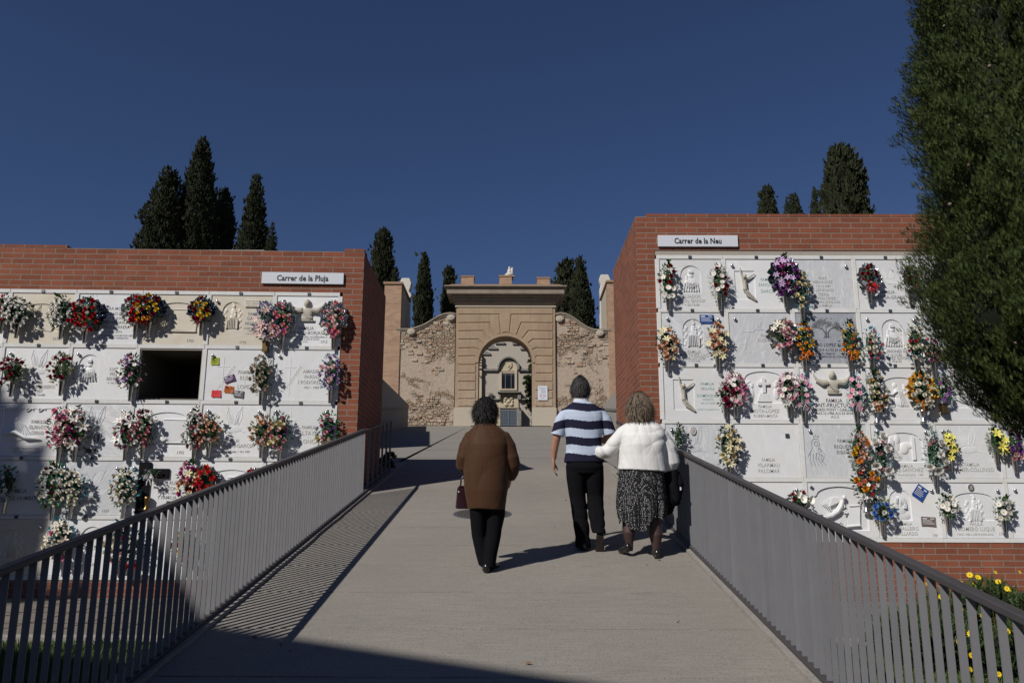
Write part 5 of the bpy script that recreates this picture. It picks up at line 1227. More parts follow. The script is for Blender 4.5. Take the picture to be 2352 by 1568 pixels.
slab('R', 4, 5, WH, 'group', T(('PAULA', .0, -.2, .055), ('ROMERO LUQUE', .0, -.27, .06), ('+ 24-11-1986 A LOS 90 ANOS E.P.D.', -.03, -.33, .03), ('1781', .34, -.33, .045)), 'white slab with enthroned group relief and oval portrait, bottom row', knobs=(1, 1), clip=False, extra=ph(-.02, .31, .042, .05, 'colour'))
slab('R', 5, 5, WH, 'none', [], 'white slab in the bottom row cut by the right edge of the view', knobs=(1, 0), clip=False)
# paper notices stuck on slabs
def notice(side, px, py, w, h, rot, colr, label, lines=4):
    u, z = uvz(side, px, py); f, a = (Lx, AL) if side == 'L' else (Rx, AR)
    nm = 'notice_'+'_'.join(label.split()[:2])
    pm = plain(nm, colr, .7); o = empty('paper_notice', f(u, -.004, z), a, label, 'notice'); o.rotation_euler = (0, rot, a)
    V = []; F = []; n = 6
    for i in range(n+1):
        for j in range(4):
            V.append((-w/2+w*i/n, -.001-.010*(i/n-.5)**2*(1 if j > 1 else 2.4)-.004*(j == 0), -h/2+h*j/3))
    for i in range(n):
        for j in range(3): F.append((i*4+j, (i+1)*4+j, (i+1)*4+j+1, i*4+j+1))
    m = MB(); m.add(V, F); m.add([(p[0], p[1]+.0008, p[2]) for p in V], [f_[::-1] for f_ in F]); m.build('sheet', pm, o, smooth=True)
    if lines:
        light = sum(colr) < .5; m = MB(); mm = MATS['sign_white'] if light else MATS['lettering_black']
        g = random.Random(int(px)); m.box(-w*.42, -w*.12, -.0155, -.0150, h*.22, h*.36); m.box(w*.1, w*.36, -.0155, -.0150, h*.26, h*.36)
        for k in range(lines): m.box(-w*.42, -w*.42+w*g.uniform(.6, .84), -.0155, -.0150, h*.1-k*h*.13, h*.1-k*h*.13+h*.045)
        m.build('lettering', mm, o)
notice('L', 494, 829, .115, .11, 0, (.42, .50, .03), 'yellow green paper notice stuck on the slab with the branch')
notice('L', 528, 870, .155, .10, -.35, (.085, .012, .085), 'purple paper notice stuck askew on the slab with the branch')
notice('L', 526, 894, .13, .10, .12, (.55, .14, .02), 'orange torn paper notice below the purple one')
notice('L', 497, 904, .135, .10, 0, (.55, .035, .045), 'red paper notice at the slab foot right of the open niche', 0)
notice('L', 549, 905, .14, .10, .12, (.09, .08, .075), 'grey curled paper notice right of the orange one')
notice('R', 1623, 733, .205, .13, 0, (.012, .06, .27), 'blue paper notice at the top corner of a grey slab')
notice('R', 2113, 1131, .17, .19, .65, (.012, .06, .27), 'blue paper notice turned like a diamond on a white slab')
notice('R', 2132, 1197, .2, .125, .06, (.17, .12, .10), 'brown grey paper notice below the blue diamond one')
# ---------------------------------------------------------------- flowers
PAL = dict(red=(.52, .012, .018), darkred=(.24, .008, .018), burg=(.30, .025, .065), white=(.76, .74, .70), cream=(.70, .62, .40), yellow=(.75, .50, .04), gold=(.75, .36, .02),
    orange=(.74, .26, .03), peach=(.72, .44, .30), pink=(.70, .32, .42), coral=(.66, .20, .23), palepink=(.74, .50, .50), magenta=(.50, .10, .30), mauve=(.48, .20, .22), lilac=(.52, .36, .58),
    purple=(.22, .07, .27), beige=(.40, .34, .26), blue=(.10, .22, .52), rust=(.32, .05, .025), lemon=(.74, .66, .14), ivory=(.76, .71, .60))
def mat_petal(k):
    t = NT('petal_'+k); c = PAL[k]; o = t.co('Object'); n = t.noise(o, 60, 3)
    r = t.n('ObjectInfo').outputs['Random']
    a = t.mix(n, tuple(x*.72 for x in c), tuple(min(1, x*1.12) for x in c))
    hsv = t.n('HueSaturation', i_Color=a); t.l(t.n('MapRange', i_Value=r, i_3=.78, i_4=1.15).outputs[0], hsv.inputs['Value'])
    t.l(t.n('MapRange', i_Value=r, i_3=.49, i_4=.51).outputs[0], hsv.inputs['Hue'])
    t.col(hsv.outputs[0]); t.b.inputs['Transmission Weight'].default_value = 0; return t.set(.7, 0, .15)
for k in PAL: mat_petal(k)
LEAFC = dict(green=((.025, .06, .018), (.06, .12, .03)), dark=((.012, .032, .014), (.025, .06, .025)), bright=((.03, .14, .05), (.05, .22, .08)), teal=((.02, .12, .16), (.06, .24, .30)),
    lime=((.12, .2, .03), (.22, .30, .06)), olive=((.10, .12, .04), (.18, .19, .07)), grey=((.16, .22, .21), (.28, .36, .35)), dry=((.22, .18, .12), (.3, .26, .18)))
for k, (a, b_) in LEAFC.items(): mat_leaf('leaf_'+k, a, b_, .5, sc=30)
plain('stem_green', (.05, .08, .03), .7); plain('centre_yellow', (.6, .42, .05), .8)
t = NT('foil'); t.col((.60, .62, .66)); t.bump(t.noise(t.geo(), 30, 2), .6, .02); t.set(.14, .95, .5)
t = NT('dark_foil'); t.col((.10, .12, .18)); t.bump(t.noise(t.geo(), 30, 2), .6, .02); t.set(.18, .8, .5)
t = NT('tulle_pink'); t.col((.62, .12, .30)); t.b.inputs['Alpha'].default_value = .6; t.set(.8)
t = NT('tulle_white'); t.col((.6, .58, .55)); t.b.inputs['Alpha'].default_value = .55; t.set(.8)
t = NT('tulle_grey'); t.col((.42, .42, .42)); t.b.inputs['Alpha'].default_value = .6; t.set(.8)
t = NT('cellophane'); t.col((.7, .72, .75)); t.b.inputs['Alpha'].default_value = .22; t.set(.12, 0, .6)
plain('felt_yellow', (.62, .28, .02), .9); plain('ribbon_red', (.5, .01, .01), .3); plain('ribbon_white', (.6, .6, .6), .4); plain('burlap', (.30, .22, .14), .9); plain('ribbon_purple', (.2, .02, .2), .3); plain('ribbon_orange', (.65, .15, .02), .3)
# blossom meshes: face outwards along +z; unit radius about 1
def petal_grid(V, F, a, r, curl, width, lift, n=4, tipdown=0.0):
    b = len(V); ca, sa = math.cos(a), math.sin(a)
    for i in range(n):
        t = i/(n-1); rr = r*(t**.8); w = width*math.sin(math.pi*(.12+.76*t))*r; zz = lift*t+curl*t*t-tipdown*max(0, t-.7)
        for s in (-1, -.0, 1):
            V.append((rr*ca-s*w*sa, rr*sa+s*w*ca, zz+abs(s)*.10*r*(1 if curl >= 0 else .3)))
    for i in range(n-1):
        for k in range(2): q = b+i*3+k; F.append((q, q+1, q+4, q+3))
def bl_rose():
    V, F = [], []
    for L, (cnt, r, lift, curl, w, td) in enumerate([(6, 1.0, .15, .30, .66, .35), (5, .76, .40, .35, .72, .15), (5, .52, .66, .30, .7, 0), (4, .30, .82, .22, .7, 0)]):
        for i in range(cnt): petal_grid(V, F, 2*math.pi*i/cnt+L*.7, r, curl, w, lift, 4, td)
    return V, F
def bl_bud():
    V, F = [], []
    for L, (cnt, r, lift, curl, w) in enumerate([(5, .66, .7, .5, .8), (4, .45, .9, .45, .8), (3, .24, 1.05, .35, .8)]):
        for i in range(cnt): petal_grid(V, F, 2*math.pi*i/cnt+L*.6, r, curl, w, lift, 4, .0)
    return V, F
def bl_mum():
    V, F = [], []; g = random.Random(3)
    for i in range(54):
        t = (i+.5)/54; ph = math.acos(1-t*.95); a = i*2.4; b = len(V)
        d = Vector((math.sin(ph)*math.cos(a), math.sin(ph)*math.sin(a), math.cos(ph))); u = Vector((-math.sin(a), math.cos(a), 0))
        p0 = d*.35; p1 = d*(.95+g.uniform(-.1, .1)); V.extend([tuple(p0-u*.07), tuple(p0+u*.07), tuple(p1+u*.15), tuple(p1*1.06), tuple(p1-u*.15)]); F.append((b, b+1, b+2, b+4)); F.append((b+2, b+3, b+4, b+4))
    return V, [tuple(dict.fromkeys(f)) for f in F]
def bl_lily():
    V, F = [], []
    for L in (0, 1):
        for i in range(3): petal_grid(V, F, 2*math.pi*i/3+L*math.pi/3, 1.25, .1, .20, .45, 5, .9)
    return V, F
def bl_peony():
    V, F = [], []
    for L, (cnt, r, lift, curl, w, td) in enumerate([(7, 1.05, .0, .35, .5, .2), (7, .85, .25, .55, .5, .1), (6, .62, .5, .55, .5, 0), (6, .42, .7, .4, .5, 0), (5, .22, .8, .3, .6, 0)]):
        for i in range(cnt): petal_grid(V, F, 2*math.pi*i/cnt+L*.5, r, curl, w, lift, 4, td)
    return V, F
def bl_orchid():
    V, F = [], []
    for i in range(5): petal_grid(V, F, 2*math.pi*i/5+.3, 1.05, .05, .42 if i % 2 else .3, .15, 4, .2)
    return V, F
def bl_calla():
    V, F = [], []; n = 10
    for i in range(5):
        t = i/4
        for k in range(n+1):
            a = 2*math.pi*k/n; r = .15+.75*t**1.5; z = .2+t*1.1+(.35*math.cos(a) if i == 4 else 0)*1; V.append((r*math.cos(a), r*math.sin(a)+.3*t*math.cos(a), z))
    for i in range(4):
        for k in range(n): q = i*(n+1)+k; F.append((q, q+1, q+n+2, q+n+1))
    return V, F
BLS = dict(rose=bl_rose(), bud=bl_bud(), mum=bl_mum(), lily=bl_lily(), peony=bl_peony(), orchid=bl_orchid(), calla=bl_calla())
CENTRE = dict(lily='centre_yellow', orchid='magenta', calla='centre_yellow')
_bm = {}
def blossom(kind, colr):
    if (kind, colr) in _bm: return _bm[kind, colr]
    nm = {'mum': 'chrysanthemum', 'bud': 'rosebud', 'daisy': 'daisy'}.get(kind, kind)
    if kind == 'daisy': me = daisy_mesh('daisy', MATS['petal_'+colr], MATS['yellow_centre'], 1.0, 16, .2, .13)
    else:
        V, F = BLS[kind]; m = MB(); m.add(V, F)
        c = CENTRE.get(kind)
        mats = [MATS['petal_'+colr]]
        if c: m.k = 1; m.ball((0, 0, .25 if kind != 'calla' else .8), (.13, .13, .25 if kind == 'calla' else .15), 6, 5); mats.append(MATS.get(c) or MATS['petal_'+c])
        me = m.mesh(nm, mats, uv=False, smooth=True)
    _bm[kind, colr] = (nm, me); return nm, me
VASE = MB().lathe([(.022, 0), (.024, .004), (.040, .225), (.043, .228), (.040, .22), (.03, .16)], 18).box(-.008, .008, .0, .07, .07, .09).mesh('vase', MATS['steel'], True, uv=False)
bz = MB().lathe([(.03, 0), (.048, .01), (.044, .03), (.022, .06), (.026, .10), (.038, .16), (.042, .2), (.036, .2)], 18)
BVASE = bz.mesh('vase', MATS['bronze'], True, uv=False)
UVASE = bz.mesh('vase', MATS['steel'], True, uv=False)
lm = MB(); lm.box(-.045, .045, -.045, .045, 0, .015); lm.box(-.038, .038, -.038, .038, .015, .13); lm.box(-.045, .045, -.045, .045, .13, .145)
LANTERN = lm.mesh('vase', MATS['bronze'], bevel=.003)
nb = [0]
def bouquet(side, px, py, pw, ph_, spec, leaf, label, vase=1, wrap=None, ribbon=None, tall=0, n=None, size=.037, fill='white', vk=VASE, nleaf=150, vdx=0, mono=False, group=None, name='flower_bouquet', noflower=False):
    """px, py centre and pw, ph_ size in pixels; spec: list of (kind, colour, weight, relative size)"""
    nb[0] += 1; g = random.Random(nb[0]*17+3); gn = np.random.default_rng(nb[0]*7+1)
    f, a = (Lx, AL) if side == 'L' else (Rx, AR)
    pw *= 1.04; ph_ *= .92
    u0, zt = uvz(side, px-pw/2, py-ph_/2, .12); u1, zb_ = uvz(side, px+pw/2, py+ph_/2, .12)
    w, h = (u1-u0)*1.0, (zt-zb_); uc, zc_ = (u0+u1)/2, (zt+zb_)/2
    r = empty(name, f(uc, -.045, zb_-.10), a, label, 'flower bouquet', group or 'flower bouquets on the niche walls')
    cz_ = .10+h/2
    if vase: link('vase', vk, r, (vdx, -.01, -.085), (-.06, 0, 0))
    # outline: narrower at the foot and tip
    def wid(t): return max(.12, math.sin(math.pi*min(1, max(0, t*.9+.08)))**.5)
    pts = []
    cnt = n or max(8, int(w*h/(size*size*6.4)))
    tries = 0
    while len(pts) < cnt and tries < 4000:
        tries += 1; t = g.random(); x = g.uniform(-1, 1)*w/2*wid(t)*.93; z = .10+h*t*.97
        if all((x-p[0])**2+(z-p[1])**2 > (size*1.55)**2 for p in pts): pts.append((x, z, t))
    D0 = .045+.20*w
    def depth(x, t): return -(.02+D0*math.sqrt(max(0, 1-(x/(w/2*wid(t)+.01))**2*.85))*(.55+.45*wid(t)))
    tot = sum(s[2] for s in spec)
    for (x, z, t) in pts:
        q = g.uniform(0, tot)
        for s in spec:
            q -= s[2]
            if q <= 0: break
        nm, me = blossom(s[0], s[1]); y = depth(x, t)-g.uniform(0, .02); nx = x/(w/2)*.6+g.gauss(0, .15)-.12; nz = (t-.40)*.8+g.gauss(0, .18)+.1
        d = Vector((nx, -1, nz)).normalized(); e = d.to_track_quat('Z', 'Y').to_euler(); o = link(nm, me, r, (x, y, z), e, size*s[3]*g.uniform(.85, 1.15)); o.rotation_euler.rotate_axis('Z', g.uniform(0, 6.28))
    # foliage
    N = nleaf; t = gn.uniform(0, 1, N); wd = np.array([wid(v) for v in t]); x = gn.uniform(-1, 1, N)*w/2*wd*1.02; edge = np.abs(x)/(w/2*wd+.01)
    y = np.array([depth(a_, b_) for a_, b_ in zip(x, t)])*gn.uniform(.35, .95, N); z = .10+h*t
    P = np.stack([x, y, z], 1); D = np.stack([x/(w/2)*1.1, -(1.05-edge)*1.0, (t-.42)*1.5], 1)+gn.normal(0, .35, (N, 3))
    P2 = np.array([(gn.normal(0, .012), -.02, .10+h*.1)]*0).reshape(-1, 3)
    sz = (.036+.05*w)*gn.uniform(.6, 1.3, N)
    V, F = scatter(LEAF_V, LEAF_T, P, basis(D), sz)
    link('foliage', np_mesh('foliage', V, F, MATS['leaf_'+leaf]), r)
    # core mass of dark stems so nothing shows through
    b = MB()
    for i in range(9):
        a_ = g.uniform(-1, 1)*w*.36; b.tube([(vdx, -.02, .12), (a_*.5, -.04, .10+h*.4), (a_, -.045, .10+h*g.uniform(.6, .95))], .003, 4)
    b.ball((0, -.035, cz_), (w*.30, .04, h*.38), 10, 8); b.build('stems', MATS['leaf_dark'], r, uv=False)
    if fill:       # baby's breath dots
        M = 45; t = gn.uniform(.05, .98, M); wd = np.array([wid(v) for v in t]); x = gn.uniform(-1, 1, M)*w/2*wd; y = np.array([depth(a_, b_) for a_, b_ in zip(x, t)])*1.02
        V, F = scatter([(-.5, -.5, 0), (.5, -.5, .1), (.5, .5, 0), (-.5, .5, .1), (0, 0, .35)], [(0, 1, 4), (1, 2, 4), (2, 3, 4), (3, 0, 4)], np.stack([x, y, .10+h*t], 1), basis(np.stack([x*2, -np.ones(M), gn.normal(0, .5, M)], 1)), gn.uniform(.006, .012, M))
        link('small_filler_flowers', np_mesh('small_filler_flowers', V, F, MATS['petal_'+fill]), r)
    if tall:       # leafy tip
        M = 16; t = gn.uniform(0, 1, M); P = np.stack([tall*.5*w*t+gn.normal(0, .012, M), -.05-gn.uniform(0, .03, M), .10+h*(.88+.22*t)], 1)
        V, F = scatter(LEAF_V, LEAF_T, P, basis(np.stack([gn.normal(0, .8, M), -.5*np.ones(M), gn.uniform(.1, 1, M)], 1)), gn.uniform(.05, .08, M)); link('leafy_tip', np_mesh('leafy_tip', V, F, MATS['leaf_'+leaf]), r)
    if wrap:       # conical sheet behind the flowers
        V = []; F = []; nn = 26
        for i in range(nn+1):
            a_ = -math.pi*.12+math.pi*1.24*i/nn; ss = math.sin(a_); rr = (1+.09*math.sin(i*2.1))
            V += [(0+.02*math.cos(a_), -.03, .13), (w*.36*math.cos(a_), -.03, cz_+h*.30*ss*rr-.04), (w*.66*math.cos(a_)*rr, -.035-.05*abs(math.cos(a_))*(i % 2), cz_+h*.56*ss*rr-.01)]
        for i in range(nn):
            for k in range(2): F.append((i*3+k, i*3+3+k, i*3+4+k, i*3+1+k))
        m = MB(); m.add(V, F); m.add([(p[0]*.75, p[1]-.10, p[2]*.62+.02) for p in V if 1][0:0], [])
        for s_ in (-1, 1):
            m.add([(0, -.05, .10), (s_*w*.62, -.05, cz_-h*.02), (s_*w*.42, -.13, cz_-h*.16), (s_*w*.05, -.12, .14)], [(0, 1, 2, 3)])
        m.build('wrapping', MATS[wrap], r, uv=False)
    if ribbon:
        m = MB(); zc2 = .12+h*.10
        for s_ in (-1, 1):
            for k in range(3):
                a_ = k*.5-.3; P = [(0, -.10, zc2), (s_*.05*math.cos(a_), -.13, zc2+.05*math.sin(a_)+.02), (s_*.07*math.cos(a_), -.12, zc2+.05*math.sin(a_)-.01), (s_*.01, -.10, zc2-.01)]
                m.tube(P, [.004, .012, .012, .004], 5, flat=.25)
            m.tube([(0, -.1, zc2), (s_*.02, -.11, zc2-.05), (s_*.03, -.10, zc2-.10)], [.006, .008, .007], 5, flat=.2)
        m.build('ribbon', MATS[ribbon], r, uv=False)
    return r
R_, B_, M_, D_, Y_, P_, O_, C_ = 'rose', 'bud', 'mum', 'daisy', 'lily', 'peony', 'orchid', 'calla'
bq = bouquet
# left wall
bq('L', 3, 705, 30, 66, [(M_, 'red', 2, .9), (R_, 'white', 1, 1)], 'green', 'red carnations at the left edge of the view, top row')
bq('L', 38, 716, 58, 66, [(R_, 'white', 1, 1.05)], 'dark', 'white roses with dark leaves, leftmost full bouquet in the top row')
bq('L', 140, 715, 46, 74, [(R_, 'white', 1, 1)], 'green', 'tall spray of white roses left of the dark lettered slab', tall=-.6, ribbon='tulle_grey')
bq('L', 195, 722, 66, 78, [(R_, 'red', 1.3, .9), (B_, 'white', 1, 1.1)], 'dark', 'red and white roses in dark foil with a high leafy sprig', wrap='dark_foil', ribbon='ribbon_red', tall=.5)
bq('L', 311, 712, 44, 78, [(R_, 'red', 1.2, .9), (R_, 'white', 1, 1)], 'green', 'red and white roses in silver foil beside the yellow and red ones', wrap='foil', ribbon='ribbon_red')
bq('L', 341, 710, 56, 70, [(R_, 'yellow', 1, .9), (R_, 'darkred', 1, .95)], 'dark', 'yellow and dark red roses in foil, right of the dark lettered slab', wrap='dark_foil', ribbon='ribbon_red')
bq('L', 462, 712, 44, 62, [(R_, 'yellow', 1, .9), (R_, 'darkred', 1, .95)], 'dark', 'yellow and dark red roses in blue foil left of the enthroned figure', wrap='dark_foil', ribbon='ribbon_red')
bq('L', 611, 735, 46, 92, [(Y_, 'palepink', 1, 1.3), (M_, 'lilac', 1.4, .8), (B_, 'purple', 1, .9)], 'teal', 'lilac and pale pink lilies with teal leaves, lantern below', vk=LANTERN)
bq('L', 648, 733, 42, 88, [(M_, 'coral', 1, .95), (M_, 'palepink', 1, .95)], 'green', 'coral and pink chrysanthemums left of the open armed bust, left wall', wrap='foil', ribbon='ribbon_purple')
bq('L', 766, 733, 43, 88, [(M_, 'coral', 1, .95), (M_, 'palepink', 1, .95)], 'green', 'coral and pink chrysanthemums beside the brick pier, top row', wrap='foil', ribbon='ribbon_purple')
bq('L', 26, 850, 60, 66, [(R_, 'burg', 1.3, .9), (B_, 'ivory', 1, .7)], 'olive', 'burgundy roses with pale filler, leftmost in the second row')
bq('L', 140, 845, 50, 72, [(R_, 'burg', 1.3, .9), (B_, 'ivory', 1, .7)], 'olive', 'burgundy roses with pale filler right of the engraved dove')
bq('L', 300, 853, 52, 82, [(M_, 'pink', .7, .8), (P_, 'lilac', 1, .9), (D_, 'white', 1, .85), (B_, 'magenta', 1, .6)], 'dark', 'purple and white daisies just left of the open niche', nleaf=220)
bq('L', 600, 858, 46, 92, [(R_, 'beige', 1, 1.05), (M_, 'beige', .6, 1)], 'dark', 'dried beige roses between the two cross slabs', fill='beige', nleaf=80)
bq('L', 759, 855, 44, 88, [(M_, 'palepink', .5, 1.2), (R_, 'lilac', 1, .8)], 'teal', 'lilac roses with teal leaves beside the brick pier, second row', nleaf=120)
bq('L', 136, 985, 46, 104, [(M_, 'pink', 1.2, 1), (P_, 'pink', .6, 1.2), (O_, 'palepink', .6, 1), (B_, 'magenta', .6, .8)], 'green', 'bright pink mixed flowers left of the white lilies, third row')
bq('L', 173, 985, 54, 98, [(Y_, 'white', .9, 1.9), (B_, 'palepink', 1, 1), (B_, 'magenta', .6, .9)], 'green', 'white star lilies with pink rosebuds, third row', wrap='cellophane', tall=.1, nleaf=230)
bq('L', 288, 988, 42, 84, [(Y_, 'white', .8, 1.7), (B_, 'palepink', 1, 1), (B_, 'magenta', .6, .9)], 'green', 'white lilies and pink buds left of the mauve roses', nleaf=220)
bq('L', 328, 983, 52, 88, [(R_, 'mauve', 1.1, .95), (R_, 'white', 1, 1)], 'dark', 'dusky mauve and white roses below the open niche')
bq('L', 446, 985, 42, 92, [(R_, 'mauve', 1.1, .95), (R_, 'white', 1, 1)], 'dark', 'dusky mauve and white roses left of the peach ones', tall=.2)
bq('L', 479, 986, 54, 74, [(R_, 'peach', 1, .85)], 'olive', 'peach roses with gauze bow left of the granite dove slab', ribbon='tulle_grey', fill=None)
bq('L', 600, 988, 48, 72, [(R_, 'peach', 1, .85)], 'olive', 'peach roses with gauze bow right of the dove slab', ribbon='tulle_grey', fill=None)
bq('L', 642, 988, 44, 90, [(P_, 'cream', .8, 1.35), (R_, 'pink', 1, .9), (M_, 'purple', .6, .6)], 'bright', 'cream peonies with burlap ribbon left of the thin cross', ribbon='burlap', nleaf=200, fill=None)
bq('L', 752, 985, 42, 84, [(P_, 'cream', .8, 1.35), (R_, 'pink', 1, .9), (M_, 'purple', .6, .6)], 'bright', 'cream peonies with burlap ribbon beside the brick pier', ribbon='burlap', nleaf=200, fill=None)
bq('L', 10, 1110, 44, 84, [(O_, 'white', 1, .9), (B_, 'burg', .6, .7)], 'bright', 'white flowers with green leaves in the shade at the left edge')
bq('L', 122, 1113, 54, 110, [(M_, 'white', 1, .85), (B_, 'burg', .8, .8), (R_, 'ivory', .7, 1)], 'bright', 'white and burgundy flowers ringed by bright green leaves', nleaf=260)
bq('L', 163, 1120, 56, 86, [(R_, 'ivory', 1, .95)], 'teal', 'ivory roses with teal leaves left of the faint rays slab', wrap=None)
bq('L', 284, 1118, 56, 90, [(R_, 'ivory', 1, .95)], 'teal', 'ivory roses with teal leaves left of the black cross')
bq('L', 345, 1088, 32, 34, [(M_, 'lilac', 1, .5), (B_, 'purple', 1, .6)], 'dark', 'small purple posy in cellophane on the black cross', vase=0, wrap=None, ribbon='ribbon_white', size=.020, nleaf=40, fill=None)
bq('L', 437, 1103, 50, 92, [(P_, 'pink', .8, 1), (R_, 'peach', 1, 1.2), (Y_, 'cream', .8, 1.4), (R_, 'magenta', .6, 1.1)], 'green', 'peach roses and cream lilies left of the scarlet carnations', tall=.1)
bq('L', 466, 1105, 56, 74, [(M_, 'red', 1, 1.15)], 'dark', 'scarlet carnations in foil just above the left railing', wrap='foil', fill=None)
bq('L', 584, 1093, 34, 36, [(R_, 'red', 1, 1.1)], 'green', 'three red roses peeping over the left railing', fill=None)
bq('L', 136, 1240, 58, 92, [(Y_, 'ivory', 1, 1.5), (R_, 'pink', .5, 1.3), (P_, 'ivory', .6, 1)], 'teal', 'ivory lilies with a pink rose and teal leaves, bottom row', tall=-.2)
bq('L', 268, 1245, 44, 92, [(P_, 'ivory', 1, 1.2), (R_, 'palepink', .7, 1)], 'teal', 'ivory flowers with teal leaves crossing the left handrail', tall=.1)
bq('L', 300, 1262, 48, 92, [(R_, 'red', 1, 1.1), (M_, 'white', .7, .8)], 'dark', 'red roses behind the first lit railing bars, bottom row')
bq('L', 425, 1250, 50, 80, [(R_, 'red', 1, 1), (R_, 'yellow', .8, .9), (R_, 'orange', .6, .9)], 'green', 'red yellow and orange roses seen between railing bars')
# bronze vase on the cross
u, z = uvz('L', 336, 1173, .05); bv = empty('bronze_vase', Lx(u, -.06, z), AL, 'bronze vase with a pale ribbon on the black cross', 'vase'); link('body', BVASE, bv)
# right wall
bq('R', 1535, 645, 42, 82, [(R_, 'darkred', 1.2, .85), (D_, 'white', 1, 1.05), (O_, 'ivory', .6, .9)], 'green', 'dark red roses and white daisies, leftmost under the right street sign', tall=.1, ribbon=None)
bq('R', 1653, 645, 44, 82, [(R_, 'darkred', 1.2, .85), (D_, 'white', 1, 1.05), (O_, 'ivory', .6, .9)], 'green', 'dark red roses and white daisies in clear wrap, top row', wrap='cellophane')
bq('R', 1804, 634, 62, 92, [(P_, 'purple', .9, 1.2), (Y_, 'lilac', 1, 1.2), (P_, 'magenta', .5, 1)], 'dark', 'large purple peony and lilac lily bouquet, top row', nleaf=260, wrap='dark_foil', tall=.1)
bq('R', 1843, 665, 42, 92, [(R_, 'cream', 1, .95), (B_, 'cream', .6, .9)], 'teal', 'cream roses with blue leaves beside the purple peonies')
bq('R', 1998, 637, 46, 66, [(R_, 'darkred', 1, .8), (B_, 'coral', 1, 1)], 'dark', 'red and pink rosebuds in shiny silver foil', wrap='foil', ribbon='ribbon_red', nleaf=120)
bq('R', 2092, 640, 30, 60, [(R_, 'darkred', 1, .8), (B_, 'coral', 1, 1)], 'dark', 'red and pink rosebuds in foil half behind the cypress', wrap='foil', nleaf=100)
bq('R', 1532, 788, 48, 76, [(R_, 'peach', .8, 1.25), (Y_, 'cream', 1, 1.2)], 'dark', 'peach roses and cream lilies beside the right brick pier', nleaf=170)
bq('R', 1649, 783, 48, 84, [(R_, 'peach', .8, 1.25), (Y_, 'cream', 1, 1.2)], 'dark', 'peach roses and cream lilies below the blue notice', nleaf=170, tall=-.2)
bq('R', 1800, 768, 60, 68, [(R_, 'palepink', 1, 1.15), (R_, 'pink', .5, 1), (Y_, 'ivory', .3, 1.3)], 'olive', 'pale pink roses in silver foil beside the orange ones', wrap='foil')
bq('R', 1848, 783, 48, 90, [(R_, 'orange', 1, .75), (R_, 'yellow', 1, .75), (R_, 'cream', .5, .75)], 'dark', 'orange and yellow roses left of the tree slab', ribbon='ribbon_orange', tall=.1)
bq('R', 1953, 783, 50, 90, [(R_, 'orange', 1, .75), (R_, 'yellow', 1, .75), (R_, 'cream', .5, .75)], 'dark', 'orange and yellow roses right of the tree slab', ribbon='ribbon_orange', tall=.1)
bq('R', 2004, 790, 46, 82, [(R_, 'ivory', 1, 1.1), (B_, 'coral', 1, .95), (C_, 'white', .4, 1.1), (R_, 'burg', .4, .9)], 'teal', 'white and dusky pink roses touching the orange ones', nleaf=110)
bq('R', 2106, 788, 54, 90, [(R_, 'ivory', 1, 1.1), (B_, 'coral', 1, .95), (C_, 'white', .5, 1.2), (R_, 'burg', .4, .9)], 'teal', 'white roses and calla lilies beside the big cypress', nleaf=110)
bq('R', 2146, 808, 34, 64, [(R_, 'pink', 1, .8), (R_, 'magenta', .7, .8)], 'green', 'small pink roses partly covered by the big cypress')
bq('R', 1667, 905, 38, 56, [(R_, 'burg', 1, 1.2), (B_, 'palepink', .6, .8)], 'dark', 'dark pink roses with one big leaf left of the pink tulle')
bq('R', 1690, 893, 44, 78, [(O_, 'white', 1, 1.1), (D_, 'white', .8, 1), (R_, 'pink', .7, .9), (Y_, 'pink', .4, 1)], 'green', 'white and pink orchids in pink tulle near the right pier', wrap='tulle_pink', ribbon='tulle_white')
bq('R', 1813, 893, 44, 78, [(O_, 'white', 1, 1.1), (D_, 'white', .8, 1), (R_, 'pink', .7, .9)], 'green', 'white and pink orchids in pink tulle left of the open armed bust', wrap='tulle_pink', ribbon='tulle_white')
bq('R', 1846, 900, 42, 84, [(O_, 'pink', 1, .95), (D_, 'white', .6, .9), (M_, 'palepink', .5, .8)], 'teal', 'pink and white orchids with grey ribbon left of the bust', ribbon='tulle_grey')
bq('R', 1966, 900, 42, 86, [(O_, 'pink', 1.3, 1), (R_, 'white', .5, .9)], 'teal', 'pink orchids with blue leaves right of the open armed bust', ribbon='tulle_grey')
bq('R', 2013, 898, 52, 96, [(R_, 'ivory', 1, 1.0), (B_, 'cream', .6, 1), (M_, 'orange', .3, .6)], 'dark', 'white roses with orange sprigs above a silver urn', vk=UVASE, nleaf=230, tall=-.1, ribbon='ribbon_orange')
bq('R', 2120, 898, 60, 92, [(R_, 'ivory', 1, 1.0), (B_, 'cream', .6, 1), (M_, 'orange', .3, .6)], 'dark', 'white roses with orange sprigs and yellow felt collar', vk=UVASE, nleaf=230, tall=-.1, wrap='felt_yellow', ribbon='ribbon_orange')
bq('R', 2170, 893, 40, 56, [(O_, 'purple', 1, .9), (R_, 'white', .7, .8)], 'bright', 'purple and white flowers above a bronze lantern', vk=LANTERN)
bq('R', 1560, 1005, 30, 72, [(B_, 'white', 1, .6)], 'dark', 'dark green leafy spray half hidden by the woman in white')
bq('R', 1674, 1022, 56, 96, [(P_, 'cream', 1.1, 1.05), (Y_, 'cream', 1, 1.2), (O_, 'white', .5, .6)], 'dark', 'cream ranunculus with split dark leaves above the right railing', nleaf=240)
bq('R', 1974, 1035, 50, 100, [(R_, 'peach', 1, 1), (M_, 'orange', .5, 1.1), (P_, 'yellow', .6, 1), (B_, 'palepink', .5, 1)], 'green', 'peach and orange roses right of the line drawn figure', wrap='cellophane', tall=.1, nleaf=220)
